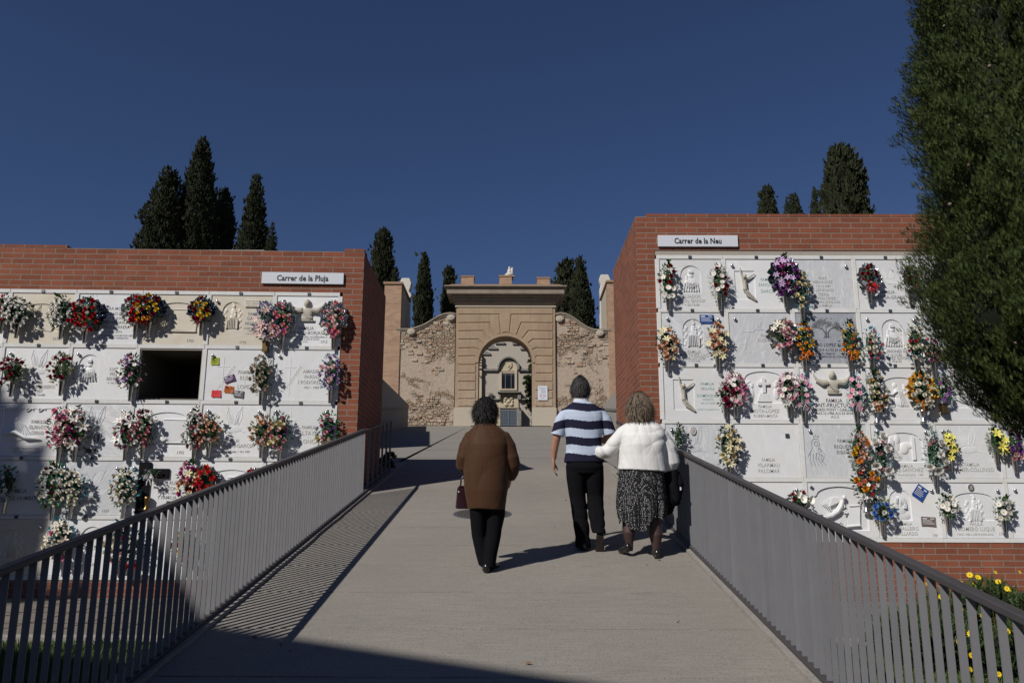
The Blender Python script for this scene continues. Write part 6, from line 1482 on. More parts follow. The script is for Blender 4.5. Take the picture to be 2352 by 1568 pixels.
bq('R', 2026, 1045, 50, 104, [(P_, 'white', .8, 1.6), (M_, 'mauve', .5, .7)], 'grey', 'white magnolias with eucalyptus left of the two carved faces', n=9, nleaf=240, tall=-.2, fill=None)
bq('R', 2148, 1042, 54, 108, [(P_, 'white', .8, 1.6), (M_, 'mauve', .5, .7)], 'grey', 'white magnolias with eucalyptus right of the two carved faces', n=9, nleaf=240, tall=-.2, fill=None)
bq('R', 2183, 1022, 34, 66, [(Y_, 'lemon', 1, 1.2)], 'green', 'small yellow lilies behind the right magnolias', fill=None)
bq('R', 2291, 1012, 44, 56, [(Y_, 'lemon', 1, 1.6)], 'green', 'bright yellow lilies in a steel cone vase, fourth row', n=4, wrap='tulle_white', tall=-.3, fill=None)
bq('R', 2332, 1018, 40, 78, [(R_, 'purple', .6, 1.1), (P_, 'palepink', .8, 1), (M_, 'mauve', .5, .8)], 'dark', 'mauve and purple flowers at the right edge of the view', wrap='cellophane')
bq('R', 1836, 1150, 48, 46, [(C_, 'white', 1, 1.5), (B_, 'red', .5, 1)], 'dark', 'white callas and red tulips just above the right railing', n=9, vase=0, fill=None)
bq('R', 1990, 1113, 62, 72, [(P_, 'gold', .8, 1.1), (O_, 'rust', 1, 1.1), (O_, 'white', .8, .8)], 'dark', 'orange peonies and rust anthuriums by the carved angel', vk=UVASE, nleaf=180, ribbon='ribbon_white')
bq('R', 2028, 1172, 56, 58, [(R_, 'blue', 1.3, .95), (R_, 'white', .7, .9)], 'olive', 'blue and white roses right of the carved angel')
bq('R', 2178, 1163, 48, 52, [(D_, 'white', 1, 1.2), (R_, 'white', .8, .9)], 'green', 'white daisies and roses left of the portrait medallion slab', tall=-.6)
bq('R', 2308, 1168, 48, 52, [(D_, 'white', 1, 1.2), (R_, 'white', .8, .9)], 'green', 'white daisies and roses near the right edge, bottom row', tall=.3)
# ---------------------------------------------------------------- people
def finish(mb, name, mats, parent, voxel=.008, smooth_it=2, fn=None, uv=False, matfn=None):
    me = mb.mesh('tmp', mats, uv=False); o = bpy.data.objects.new('tmp', me); COL.objects.link(o)
    r = o.modifiers.new('r', 'REMESH'); r.mode = 'VOXEL'; r.voxel_size = voxel
    s = o.modifiers.new('s', 'SMOOTH'); s.factor = .5; s.iterations = smooth_it
    dg = bpy.context.evaluated_depsgraph_get(); dg.update(); m2 = bpy.data.meshes.new_from_object(o.evaluated_get(dg))
    bpy.data.objects.remove(o); bpy.data.meshes.remove(me); m2.name = name; m2.materials.clear()
    for m in (mats if isinstance(mats, (list, tuple)) else [mats]): m2.materials.append(m)
    if fn:
        n = len(m2.vertices); co = np.empty(n*3, np.float32); m2.vertices.foreach_get('co', co); co = co.reshape(-1, 3)
        no = np.empty(n*3, np.float32); m2.vertex_normals.foreach_get('vector', no); no = no.reshape(-1, 3)
        m2.vertices.foreach_set('co', (co+no*fn(co, no)[:, None]).astype(np.float32).ravel())
    if matfn:
        c = np.empty(len(m2.polygons)*3, np.float32); m2.polygons.foreach_get('center', c); m2.polygons.foreach_set('material_index', matfn(c.reshape(-1, 3)).astype(np.int32))
    m2.polygons.foreach_set('use_smooth', np.ones(len(m2.polygons), bool)); m2.update()
    return link(name, m2, parent)
def arm(b, pts, rs): b.tube(pts, rs, 14)
def hand(b, wrist, dirv, palm, side, s=1.0, curl=.5):
    "wrist point, direction of the fingers, palm normal; side = thumb side sign"
    d = Vector(dirv).normalized(); n = Vector(palm); n = (n-d*n.dot(d)).normalized(); t = d.cross(n)*side; w = Vector(wrist)
    for i in range(3):
        b.tube([w+t*(i-1)*.018*s-d*.01, w+t*(i-1)*.024*s+d*.045*s, w+t*(i-1)*.026*s+d*.085*s], [.016*s, .0155*s, .012*s], 10)
    for i, (L, o_) in enumerate([(.070, 1.5), (.080, .5), (.074, -.5), (.058, -1.5)]):
        p = w+t*o_*.0185*s+d*.082*s; L *= s; c = curl*(1+.12*i); q = [p-d*.01]
        dd = d.copy(); pos = p
        for k, f_ in enumerate((.45, .32, .23)):
            dd = (dd*math.cos(c*.55)+n*math.sin(c*.55)).normalized(); nn = (n*math.cos(c*.55)-d*math.sin(c*.55)); pos = pos+dd*L*f_; q.append(pos)
        b.tube(q, [.0095*s, .009*s, .008*s, .0065*s], 8)
    p = w+t*.026*s+d*.022*s; b.tube([p, p+t*.022*s+d*.025*s+n*.012*s, p+t*.026*s+d*.055*s+n*.026*s, p+t*.02*s+d*.075*s+n*.034*s], [.013*s, .0115*s, .010*s, .008*s], 8)
def head(b, c, yaw=0, tilt=0, s=1.0, nod=0):
    "head facing +y; c is the centre of the skull"
    M = Matrix.Rotation(yaw, 3, 'Z') @ Matrix.Rotation(tilt, 3, 'Y') @ Matrix.Rotation(nod, 3, 'X')
    P = lambda x, y, z: tuple(Vector(c)+M @ Vector((x*s, y*s, z*s)))
    q = M
    b.ball(P(0, 0, .015), (.074*s, .093*s, .098*s), 20, 16, q); b.ball(P(0, .022, -.045), (.058*s, .070*s, .072*s), 18, 14, q); b.ball(P(0, .065, -.095), (.028*s, .024*s, .022*s), 12, 8, q)
    b.tube([P(0, .085, .015), P(0, .108, -.022), P(0, .098, -.032)], [.008*s, .013*s, .010*s], 8)
    for k in (-1, 1):
        b.ball(P(k*.077, -.005, -.012), (.012*s, .02*s, .032*s), 10, 8, q); b.ball(P(k*.031, .078, .008), (.014*s, .010*s, .009*s), 8, 6, q); b.tube([P(k*.014, .088, .026), P(k*.045, .078, .026)], .007*s, 6)
    b.tube([P(-.022, .088, -.062), P(0, .094, -.060), P(.022, .088, -.062)], [.005*s, .008*s, .005*s], 6); b.tube([P(-.018, .087, -.072), P(0, .092, -.073), P(.018, .087, -.072)], [.005*s, .008*s, .005*s], 6)
    return P
def hair(parent, P, s, n, length, mat, seed=1, rad=(.083, .103, .108), low=-.5, face=-.25, curl=0, droop=1.0, w=.006, flare=0.0, shape=None, part=None):
    "base cap plus many strands lying over the skull; P maps head coordinates to the body"
    g = np.random.default_rng(seed); b = MB(); 
    V = []; idx = {}
    def cover(d): return (d[2] > -.15 or d[1] < .1) and not (d[1] > .45 and d[2] < .55) and d[2] > low
    nn, mm = 30, 20; F = []
    for i in range(mm+1):
        ph = math.pi*i/mm
        for k in range(nn):
            th = 2*math.pi*k/nn; d = (math.sin(ph)*math.cos(th), math.sin(ph)*math.sin(th), math.cos(ph)); V.append(P(d[0]*rad[0]*.97, d[1]*rad[1]*.97-.004, d[2]*rad[2]*.97+.012))
    for i in range(mm):
        for k in range(nn):
            ph = math.pi*(i+.5)/mm; th = 2*math.pi*(k+.5)/nn; d = (math.sin(ph)*math.cos(th), math.sin(ph)*math.sin(th), math.cos(ph))
            if cover(d): F.append((i*nn+k, (i+1)*nn+k, (i+1)*nn+(k+1) % nn, i*nn+(k+1) % nn))
    b.add(V, F)
    VV, FF = [], []
    cnt = 0
    while cnt < n:
        d = g.normal(size=3); d /= np.linalg.norm(d)
        if not cover(d): continue
        cnt += 1; L = length*g.uniform(.6, 1.15)*(1 if d[2] < .6 else 1.15); seg = 5; p = np.array([d[0]*rad[0], d[1]*rad[1]-.004, d[2]*rad[2]+.012]); dirn = np.array([d[0]*.2, d[1]*.2-.35*max(0, d[2]), -.6])+g.normal(0, .25+curl*.3, 3)
        wv = w*g.uniform(.6, 1.3); base = len(VV)
        for k in range(seg+1):
            t = k/seg; nd = p/np.linalg.norm(p); tang = np.cross(nd, dirn); tang /= max(np.linalg.norm(tang), 1e-6); ww = wv*(1-t*.85)
            off = 1+(.03+.12*t*(.4+curl))+flare*t*t; q = p*off+nd*.003
            for sgn in (-1, 1): VV.append(P(*(q+tang*sgn*ww)))
            dirn = dirn/np.linalg.norm(dirn); dirn = dirn+np.array([0, 0, -.55*droop])+g.normal(0, .12+curl*.55, 3); dirn /= np.linalg.norm(dirn)
            p = p+dirn*L/seg
            e = np.sqrt((p[0]/rad[0])**2+(p[1]/rad[1])**2+((p[2]-.012)/rad[2])**2)
            if e < 1 and p[2] > -.09: p = np.array([p[0]/e, p[1]/e, (p[2]-.012)/e+.012])
            elif p[2] <= -.09:
                rr = math.hypot(p[0]/rad[0], p[1]/rad[1]); 
                if rr < .75: p[0] *= .75/max(rr, .2); p[1] *= .75/max(rr, .2)
        for k in range(seg): a = base+2*k; FF.append((a, a+1, a+3, a+2))
    b.add(VV, FF); return b.build('hair', mat, parent, uv=False, smooth=False)
def mat_cloth(name, c, rough=.9, var=.12, weave=900, sheen=.0):
    t = NT(name); o = t.co('Object'); n = t.noise(o, 7, 4); n2 = t.noise(o, weave, 1)
    a = tuple(x*(1-var) for x in c); d = tuple(min(1, x*(1+var)) for x in c)
    t.col(t.mix(n, a, d)); t.bump(t.n('Math', operation='ADD', i_0=n2, i_1=t.noise(o, 26, 3)).outputs[0], .10, .002); t.b.inputs['Sheen Weight'].default_value = sheen; return t.set(rough, 0, .1)
mat_cloth('coat_brown', (.060, .029, .015), .6, .1, sheen=.05); mat_cloth('trouser_black', (.005, .005, .0065), .95); mat_cloth('blouse_white', (.68, .675, .665), .5, .03); mat_cloth('navy', (.014, .014, .032), .8); mat_cloth('shirt_white', (.44, .50, .62), .8, .03)
mat_cloth('collar_white', (.60, .62, .66), .8, .03); mat_cloth('jacket_black', (.006, .006, .008), .85)
def mat_hair(name, a, b_, sc=60):
    t = NT(name); o = t.co('Object', (1, 1, .25)); t.col(t.mix(t.ramp(t.noise(o, sc, 3), [(.35, BW[0]), (.65, BW[1])]), a, b_)); t.b.inputs['Sheen Weight'].default_value = .0; return t.set(.62, 0, .25)
mat_hair('hair_black', (.008, .007, .007), (.030, .027, .026)); mat_hair('hair_grey', (.016, .015, .015), (.075, .072, .070), 70); mat_hair('hair_brown_grey', (.075, .055, .038), (.26, .205, .15), 90)
def mat_skin(name, c):
    t = NT(name); n = t.noise(t.co('Object'), 18, 4); t.col(t.mix(n, tuple(x*.82 for x in c), tuple(min(1, x*1.15) for x in c))); t.b.inputs['Subsurface Weight'].default_value = .08; t.b.inputs['Subsurface Radius'].default_value = (.01, .004, .002); return t.set(.55, 0, .35)
mat_skin('skin_tan', (.36, .19, .125)); mat_skin('skin_pale', (.48, .28, .20)); plain('shoe_black', (.012, .011, .011), .25, spec=.6); plain('shoe_sole', (.032, .023, .018), .8, var=.25, bs=.4, sc=30); plain('bag_red', (.022, .004, .006), .3, spec=.6)
t = NT('stocking'); t.col((.055, .033, .030)); t.set(.5, 0, .4)
def mat_dots():
    t = NT('skirt_dots'); o = t.co('Object'); v = t.n('TexVoronoi', i_Vector=o, i_Scale=80, i_Randomness=.5); m = t.ramp(v.outputs['Distance'], [(.24, BW[1]), (.30, BW[0])])
    t.col(t.mix(m, (.010, .010, .012), (.42, .42, .41))); return t.set(.85, 0, .2)
mat_dots()
def folds(*waves):
    def fn(co, no):
        d = np.zeros(len(co))
        for (kx, ky, kz, ph, amp, warp, cond) in waves:
            q = kx*co[:, 0]+ky*co[:, 1]+kz*co[:, 2]+ph+warp*np.sin(co[:, 2]*9+co[:, 0]*7+ph*2)+warp*.5*np.sin(co[:, 0]*17-co[:, 2]*5)
            w = 1-2*np.abs(np.sin(q*.5))**.75; w = -w; d += amp*w*(cond(co) if cond else 1)
        return d
    return fn
def shoe(b, x, y, z, L=.27, w=.05, yaw=0, h=.06, heel=0, pitch=0):
    M = Matrix.Rotation(yaw, 3, 'Z') @ Matrix.Rotation(pitch, 3, 'X'); Q = lambda a, c, e: Vector((x, y, z))+M @ Vector((a, c, e))
    b.ball(Q(0, L*.62, h*.42), (w, L*.36, h*.5), 14, 8, M); b.ball(Q(0, L*.2, h*.55), (w*.82, L*.24, h*.65), 14, 8, M); b.ball(Q(0, L*.12, h*.8), (w*.72, L*.16, h*.7), 12, 8, M)
    return Q
GS = lambda x, y: SL*y
# ---- man in the striped shirt
MX, MY = .70, 8.12; mz = SL*MY
man = empty('person', (MX, MY, mz), 0, 'man in navy and white striped polo shirt and black trousers, walking', 'person')
b = MB(); hp = head(b, (-.025, .02, 1.60), yaw=-.05, s=1.02, nod=.12)
b.tube([(-.02, -.015, 1.40), (-.022, -.008, 1.47), (-.025, .0, 1.56)], [.075, .062, .058], 16)
b.loft([(0, 0, .86, .15, .10), (0, 0, 1.0, .155, .11), (0, -.01, 1.2, .175, .115), (0, -.01, 1.31, .17, .11), (-.01, -.01, 1.38, .13, .085), (-.015, -.01, 1.45, .08, .06)], 24)
LA = [(-.175, -.01, 1.33), (-.235, -.02, 1.21), (-.275, -.015, 1.10), (-.295, .02, .99), (-.305, .045, .885)]; arm(b, LA, [.045, .046, .041, .037, .026])
hand(b, (-.305, .05, .875), (.03, .10, -1), (1, -.1, 0), -1, 1.05, .45)
RA_ = [(.17, -.01, 1.33), (.228, -.02, 1.22), (.262, -.0, 1.13), (.225, .10, 1.08), (.16, .21, 1.10)]; arm(b, RA_, [.045, .046, .042, .037, .027]); hand(b, (.15, .22, 1.10), (-1, .35, .05), (0, -.2, -1), 1, 1.0, .6)
b.tube([(-.085, 0, .9), (-.07, .02, .52), (-.03, -.01, .1)], [.075, .05, .035], 14); b.tube([(.095, 0, .9), (.112, .04, .5), (.12, -.07, .27), (.13, -.13, .17)], [.075, .05, .04, .032], 14)
finish(b, 'body', MATS['skin_tan'], man, .0065, 3)
b = MB()
b.loft([(.0, 0, .855, .195, .13), (.0, 0, .88, .194, .13), (0, 0, .98, .183, .13), (0, -.01, 1.08, .18, .13), (0, -.015, 1.2, .198, .133), (0, -.02, 1.30, .203, .13), (-.005, -.02, 1.355, .205, .122), (-.010, -.018, 1.40, .182, .105), (-.014, -.017, 1.432, .135, .09), (-.018, -.016, 1.455, .095, .077), (-.02, -.014, 1.468, .072, .068)], 36, 2.3)
b.tube([(-.12, -.012, 1.36), (-.178, -.014, 1.345), (-.222, -.017, 1.27), (-.250, -.02, 1.19), (-.268, -.02, 1.12)], [.060, .066, .067, .065, .068], 18); b.tube([(.11, -.012, 1.36), (.168, -.014, 1.345), (.215, -.017, 1.28), (.245, -.02, 1.20), (.264, -.012, 1.14)], [.060, .066, .067, .065, .068], 18)
BND = [.856, .918, 1.004, 1.085, 1.168, 1.253, 1.352, 1.436, 9]
def stripes(c):
    z = c[:, 2]-.012+.16*np.maximum(0, np.abs(c[:, 0])-.185)+.012*np.sin(c[:, 0]*14+1); return (np.digitize(z, BND[1:]) % 2)
def stripe_mi(c):
    s = stripes(c); return np.where(s == 0, 0, 1)
finish(b, 'striped_shirt', [MATS['navy'], MATS['shirt_white']], man, .0055, 2, folds((22, 0, 9, .5, .004, 1.6, lambda c: np.clip((1.25-c[:, 2])*4, 0, 1)), (8, 0, 34, 1.0, .0035, 1.8, lambda c: np.clip((1.12-c[:, 2])*6, 0, 1)), (30, 0, 16, 2.2, .0025, 1.2, None)), matfn=stripe_mi)
b = MB(); b.loft([(-.02, -.012, 1.448, .080, .072), (-.022, -.008, 1.475, .075, .070, .1), (-.023, -.006, 1.507, .071, .068, .18), (-.023, -.006, 1.509, .062, .060, .18), (-.022, -.006, 1.47, .062, .058)], 28); b.loft([(-.02, -.012, 1.43, .105, .085), (-.022, -.01, 1.470, .078, .073, .08), (-.022, -.01, 1.502, .077, .073, .18)], 28, cap=False)
b.build('collar', MATS['collar_white'], man, smooth=True)
hair(man, hp, 1, 4200, .046, MATS['hair_grey'], 3, low=-.62, droop=.8, w=.0032, curl=.14)
b = MB(); g7 = random.Random(5)
for i in range(260):
    a_ = g7.uniform(0, 6.28); q = abs(g7.gauss(0, .035)); x_, y_ = q*math.cos(a_), -.02+q*math.sin(a_); h_ = .028*max(0, 1-q/.07)+.006
    p0 = Vector(hp(x_, y_, .112-q*q*5)); p1 = Vector(hp(x_+g7.gauss(0, .010)+x_*.3, y_+g7.gauss(0, .010), .118-q*q*5+h_)); w_ = .0022
    b.add([p0+Vector((-w_, 0, 0)), p0+Vector((w_, 0, 0)), p1], [(0, 1, 2)]); b.add([p0+Vector((0, -w_, 0)), p0+Vector((0, w_, 0)), p1], [(0, 1, 2)])
b.build('hair_tuft', MATS['hair_grey'], man, uv=False)
def leg(b, pts): # (x, y, z, rx, ry)
    b.loft([(p[0], p[1], p[2], p[3], p[4]) for p in pts], 26, 2.1)
b = MB()
b.loft([(.005, 0, .94, .175, .115), (.005, 0, .86, .183, .125), (.005, -.01, .80, .188, .13), (.005, 0, .74, .175, .12)], 30)
leg(b, [(-.085, 0, .82, .10, .115), (-.082, .005, .70, .098, .105), (-.072, .02, .52, .082, .088), (-.05, .0, .32, .075, .078), (-.028, -.01, .12, .072, .078), (-.02, -.005, .025, .070, .082)])
leg(b, [(.095, 0, .82, .10, .115), (.10, .01, .70, .098, .105), (.112, .04, .52, .082, .088), (.11, .0, .40, .078, .08), (.115, -.07, .27, .070, .078), (.125, -.12, .165, .060, .085)])
finish(b, 'trousers', MATS['trouser_black'], man, .007, 2, folds((34, 0, 10, .3, .004, 2.0, lambda c: np.clip((.75-c[:, 2])*3, 0, 1)), (6, 0, 48, 1.3, .0055, 2.0, lambda c: np.clip((.55-c[:, 2])*3, 0, 1)*np.clip((c[:, 0]+.2)*6, .3, 1))))
b = MB(); shoe(b, -.015, -.09, .0, .28, .047); finish(b, 'shoe', MATS['shoe_black'], man, .005, 2)
b = MB(); Q = shoe(b, .135, -.175, .155, .28, .047, pitch=-1.05, h=.06); b.k = 0; finish(b, 'shoe', MATS['shoe_black'], man, .005, 2)
b = MB(); M2 = Matrix.Rotation(-1.05, 3, 'X'); so_ = [(-.036, 0), (-.040, .05), (-.033, .12), (-.047, .19), (-.040, .26), (0, .285), (.040, .26), (.047, .19), (.033, .12), (.040, .05), (.036, 0)]
V = [tuple(Vector((.135, -.175, .155))+M2 @ Vector((p[0]*.8, p[1]*.86+.006, z_))) for z_ in (.004, -.014) for p in so_]; n_ = len(so_)
b.add(V, [tuple(range(n_)), tuple(range(2*n_-1, n_-1, -1))]+[(i, i+n_, (i+1) % n_+n_, (i+1) % n_) for i in range(n_)]); b.build('shoe_sole', MATS['shoe_sole'], man)

# ---- woman in the white blouse
WX, WY = 1.235, 7.85; wz = SL*WY
wo = empty('person', (WX, WY, wz), 0, 'woman in white blouse and dotted black skirt holding the man\'s arm', 'person')
b = MB(); hp = head(b, (-.0, .06, 1.455), yaw=.25, tilt=.10, s=.98, nod=-.28)
b.tube([(.02, .0, 1.25), (.012, .02, 1.32), (.004, .04, 1.41)], [.075, .058, .055], 16)
b.loft([(.0, 0, .70, .19, .14), (0, 0, .9, .19, .15), (.01, 0, 1.1, .19, .14), (.015, 0, 1.22, .18, .11), (.02, 0, 1.28, .10, .08)], 24)
arm(b, [(-.13, 0, 1.19), (-.24, .02, 1.07), (-.30, .04, .99), (-.37, .14, 1.00), (-.42, .25, 1.04)], [.06, .055, .045, .036, .024]); hand(b, (-.42, .25, 1.04), (-.6, .8, .1), (0, 0, -1), 1, .9, .8)
arm(b, [(.17, 0, 1.18), (.28, .02, 1.02), (.31, .03, .86), (.24, .13, .80), (.14, .22, .82)], [.06, .055, .045, .036, .024]); hand(b, (.13, .23, .82), (-1, .3, .0), (0, 0, -1), 1, .9, .9)
for pts, rs in (([(-.10, 0, .7), (-.12, .0, .45), (-.138, .0, .36), (-.142, -.02, .22), (-.135, .0, .12), (-.135, .01, .05)], [.09, .07, .062, .062, .036, .034]), ([(.10, 0, .7), (.10, -.03, .45), (.10, -.05, .33), (.108, -.065, .20), (.110, -.05, .08), (.11, -.04, .03)], [.09, .075, .066, .065, .038, .034])): b.tube(pts, rs, 14)
body = finish(b, 'body', [MATS['skin_pale'], MATS['stocking']], wo, .0065, 3, matfn=lambda c: (c[:, 2] < .68).astype(int)*(np.abs(c[:, 0]) < .24))
b = MB()
b.loft([(.01, 0, .805, .238, .165, 0, -.05), (.01, 0, .83, .236, .165, 0, -.05), (.012, 0, .95, .222, .17), (.015, -.01, 1.05, .222, .17), (.02, -.01, 1.14, .225, .155), (.03, -.005, 1.21, .205, .13), (.03, 0, 1.27, .13, .09), (.02, .01, 1.31, .085, .075)], 40, 2.2)
b.tube([(-.09, -.005, 1.20), (-.17, .0, 1.15), (-.25, .02, 1.065), (-.31, .05, 1.00), (-.355, .12, .985), (-.40, .20, 1.00)], [.082, .082, .076, .072, .064, .052], 20)
b.tube([(.12, -.005, 1.19), (.20, .0, 1.13), (.27, .01, 1.02), (.305, .03, .90), (.28, .09, .82), (.22, .15, .80)], [.082, .082, .076, .078, .074, .055], 20)
finish(b, 'white_blouse', MATS['blouse_white'], wo, .006, 4, folds((9, 0, 30, .0, .0045, 2.6, lambda c: np.clip((1.2-c[:, 2])*5, 0, 1)*np.clip((c[:, 2]-.86)*6, 0.15, 1)), (-20, 0, 38, .7, .0028, 2.2, lambda c: np.clip((c[:, 2]-.88)*5, 0.1, 1)), (38, 0, -8, .2, .0028, 1.5, lambda c: np.clip((c[:, 2]-.95)*5, .2, 1)), (70, 0, 25, .2, .0018, 2, None)))
b = MB(); b.loft([(.02, .005, 1.27, .088, .075), (.018, .012, 1.305, .078, .068, .2), (.016, .016, 1.33, .072, .064, .25), (.016, .016, 1.33, .065, .056, .25), (.018, .01, 1.29, .065, .055)], 26); b.build('collar', MATS['blouse_white'], wo, smooth=True)
hair(wo, hp, 1, 5600, .14, MATS['hair_brown_grey'], 6, low=-.75, droop=1.0, w=.005, curl=.06, rad=(.088, .106, .108), flare=.16)
g6 = random.Random(8); ph6 = [g6.uniform(0, 6) for _ in range(6)]
def pleat(i, th): k = [0, .2, .5, .75, .9, 1, 1, 1][min(i, 7)]; return 1+k*(.05*math.sin(9*th+ph6[0])+.035*math.sin(15*th+ph6[1])+.02*math.sin(23*th+ph6[2]))
b = MB()
rings = [(.0, 0, .86, .205, .145), (.0, 0, .78, .218, .155), (-.005, 0, .68, .228, .165), (-.01, -.01, .56, .238, .18), (-.01, -.01, .46, .24, .185), (-.01, -.01, .37, .232, .185), (-.01, -.01, .335, .228, .18)]
b.loft(rings, 110, 2.0, cap=False, wob=pleat)
nv = 110
for k in range(nv):      # uneven hem
    th = 2*math.pi*k/nv; i = 6*nv+k; x, y, z = b.v[i]; dz = .065*math.sin(2*th+2.4)+.025*math.sin(5*th+1)+.015*math.sin(9*th); b.v[i] = (x, y, z+dz-.02); j = 5*nv+k; x, y, z = b.v[j]; b.v[j] = (x, y, z+dz*.7)
b.build('dotted_skirt', MATS['skirt_dots'], wo, uv=False, smooth=True)
b = MB(); shoe(b, -.15, -.06, .045, .24, .042, yaw=.25, pitch=-.15); finish(b, 'shoe', MATS['shoe_black'], wo, .005, 2)
b = MB(); shoe(b, .11, -.10, -.018, .24, .042, yaw=-.05, pitch=.1); b.box(.085, .135, -.105, -.055, -.022, .01); finish(b, 'shoe', MATS['shoe_black'], wo, .005, 2)
# jacket over her arm
jk = empty('jacket', (WX+.30, WY+.05, wz+.60), 0, 'black jacket hanging over the right arm of the woman in white', 'jacket')
b = MB(); b.loft([(-.03, .06, .24, .045, .05), (.0, .04, .20, .085, .07), (.01, .02, .08, .10, .075), (.0, .02, -.06, .095, .07), (-.05, .02, -.16, .06, .05), (-.09, .02, -.24, .02, .03)], 24)
finish(b, 'cloth', MATS['jacket_black'], jk, .007, 2, folds((40, 0, 12, .3, .012, 2.0, None), (14, 0, 40, .3, .006, 2.0, None)))
b = MB(); b.box(.065, .078, -.062, -.055, .02, .05); b.build('label_tag', MATS['ribbon_white'], jk)

# ---- woman in the brown coat
BX, BY = -.245, 7.27; bz_ = SL*BY
br = empty('person', (BX, BY, bz_), 0, 'dark haired woman in long brown coat and black trousers', 'person')
b = MB(); hp = head(b, (-.025, .03, 1.415), yaw=-.1, s=.97, nod=-.05)
b.tube([(-.02, -.0, 1.23), (-.022, .01, 1.30), (-.025, .02, 1.37)], [.07, .055, .053], 16)
b.loft([(0, 0, .72, .15, .11), (0, 0, .95, .16, .11), (0, 0, 1.1, .16, .11), (0, 0, 1.2, .15, .09), (0, 0, 1.26, .08, .06)], 22)
arm(b, [(-.13, 0, 1.12), (-.20, .0, 1.03), (-.225, .01, .94), (-.195, .11, .895), (-.15, .20, .86)], [.05, .046, .04, .034, .024]); hand(b, (-.16, .19, .85), (-.45, -.25, -1), (1, 0, 0), -1, .88, 1.0)
arm(b, [(.125, 0, 1.12), (.20, .0, 1.03), (.228, .01, .93), (.222, .05, .86), (.205, .10, .80)], [.05, .046, .04, .034, .024]); hand(b, (.205, .10, .80), (-.2, .4, -1), (-1, 0, 0), 1, .88, .7)
b.tube([(-.075, 0, .75), (-.075, .015, .4), (-.03, .01, .13), (-.01, 0, .06)], [.07, .045, .034, .03], 14); b.tube([(.075, 0, .75), (.07, .01, .4), (.03, .0, .13), (.018, 0, .06)], [.07, .045, .034, .03], 14)
finish(b, 'body', MATS['skin_pale'], br, .0065, 3)
b = MB()
b.loft([(-.005, 0, .535, .165, .14, 0, -.03), (-.005, 0, .56, .168, .145, 0, -.03), (-.01, 0, .70, .195, .16), (-.012, 0, .86, .202, .16), (-.01, -.01, 1.0, .198, .15), (-.005, -.015, 1.10, .196, .138), (-.005, -.01, 1.17, .190, .125), (-.008, -.009, 1.215, .172, .11), (-.012, -.006, 1.252, .135, .095), (-.016, -.002, 1.283, .095, .08), (-.018, .0, 1.302, .070, .068)], 40, 2.2)
b.tube([(-.09, -.005, 1.195), (-.145, -.005, 1.165), (-.186, .0, 1.085), (-.212, .0, .99), (-.225, .02, .925), (-.20, .10, .895), (-.16, .16, .875)], [.060, .074, .074, .070, .064, .058, .05], 18)
b.tube([(.075, -.005, 1.195), (.135, -.005, 1.165), (.180, .0, 1.085), (.212, .0, .99), (.228, .015, .925), (.222, .05, .86), (.205, .085, .82)], [.060, .074, .075, .070, .064, .058, .052], 18)
finish(b, 'brown_coat', MATS['coat_brown'], br, .006, 4, folds((24, 0, -9, .6, .0028, 1.2, lambda c: np.clip((1.15-c[:, 2])*3, 0, 1)), (-14, 0, 20, 1.2, .0016, 1.5, None), (8, 0, 30, .1, .003, 2.0, lambda c: np.clip(1-np.abs(c[:, 2]-.98)*6, 0, 1)*np.clip((np.abs(c[:, 0])-.12)*9, 0, 1)), (55, 0, 20, .3, .0008, 1.4, None)))
b = MB(); b.tube([(-.014, -.112, 1.22), (-.010, -.1505, 1.1), (-.008, -.1585, .9), (-.006, -.158, .72), (-.004, -.143, .55)], [.0022]*5, 6, flat=.6); b.build('back_seam', MATS['coat_brown'], br, smooth=True)
b = MB(); b.loft([(-.018, .0, 1.27, .10, .083), (-.02, .004, 1.305, .086, .078, .1), (-.02, .006, 1.335, .076, .072, .15), (-.02, .006, 1.335, .068, .064, .15), (-.02, .0, 1.29, .068, .062)], 28); b.build('collar', MATS['coat_brown'], br, smooth=True)
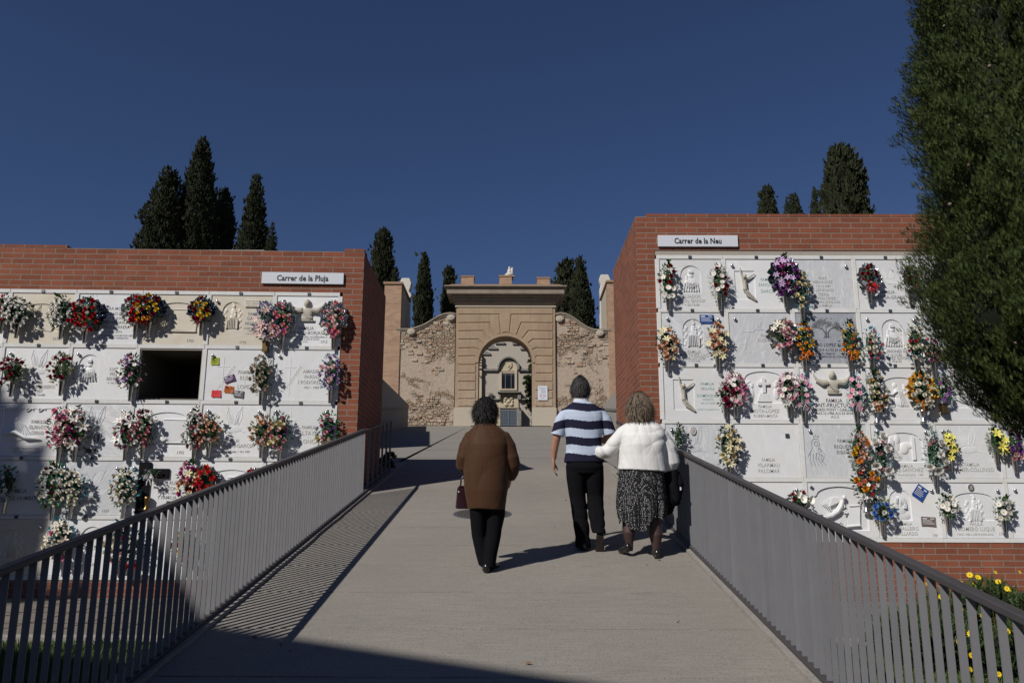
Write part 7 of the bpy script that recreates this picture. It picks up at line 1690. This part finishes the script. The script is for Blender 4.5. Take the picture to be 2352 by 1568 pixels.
for k_ in (-1, 1):
    b = MB(); b.tube([(k_*.075-.018, -.085, 1.262), (k_*.105-.01, -.108, 1.20), (k_*.135-.005, -.112, 1.12), (k_*.150, -.105, 1.04)], .0022, 6, flat=.6); b.build('shoulder_seam', MATS['coat_brown'], br, smooth=True)
hair(br, hp, 1, 6000, .075, MATS['hair_black'], 5, low=-.95, droop=.75, w=.004, curl=.28, rad=(.093, .108, .112))
b = MB(); b.loft([(.0, 0, .72, .15, .115), (.0, 0, .62, .155, .12), (0, 0, .55, .145, .11)], 26)
leg(b, [(-.075, 0, .62, .085, .10), (-.078, .01, .48, .072, .09), (-.068, .02, .30, .063, .075), (-.035, .01, .15, .060, .07), (-.01, .0, .05, .055, .07)])
leg(b, [(.075, 0, .62, .085, .10), (.078, .01, .48, .078, .09), (.060, .01, .30, .068, .078), (.03, -.0, .15, .066, .075), (.015, -.01, .035, .062, .080)])
finish(b, 'trousers', MATS['trouser_black'], br, .007, 2, folds((40, 0, 4, .3, .005, 1.2, None),))
b = MB(); shoe(b, .0, -.09, -.012, .24, .045); finish(b, 'shoe', MATS['shoe_black'], br, .005, 2)
b = MB(); shoe(b, .035, .0, .012, .24, .045, yaw=-.2); finish(b, 'shoe', MATS['shoe_black'], br, .005, 2)
hg = empty('handbag', (BX-.205, BY+.11, bz_+.535), .2, 'dark red leather handbag in the left hand of the woman in brown', 'handbag')
b = MB(); b.add([(-.085, -.04, 0), (.085, -.04, .0), (.085, .04, .0), (-.085, .04, 0), (-.07, -.018, .20), (.07, -.018, .20), (.07, .018, .20), (-.07, .018, .20)], [(0,3,2,1),(4,5,6,7),(0,1,5,4),(1,2,6,5),(2,3,7,6),(3,0,4,7)]); b.build('bag_body', MATS['bag_red'], hg, bevel=.012)
b = MB()
for y in (-.018, .018): b.tube([(-.045, y, .19), (-.038, y, .27), (.0, y*.5, .315), (.038, y, .27), (.045, y, .19)], .005, 8)
b.build('strap', MATS['bag_red'], hg, smooth=True)
b = MB(); b.tube([(-.06, -.0, .203), (.06, 0, .203)], .004, 6); b.ball((-.06, -.022, .15), .008, 8, 6); b.build('zip', MATS['steel'], hg)
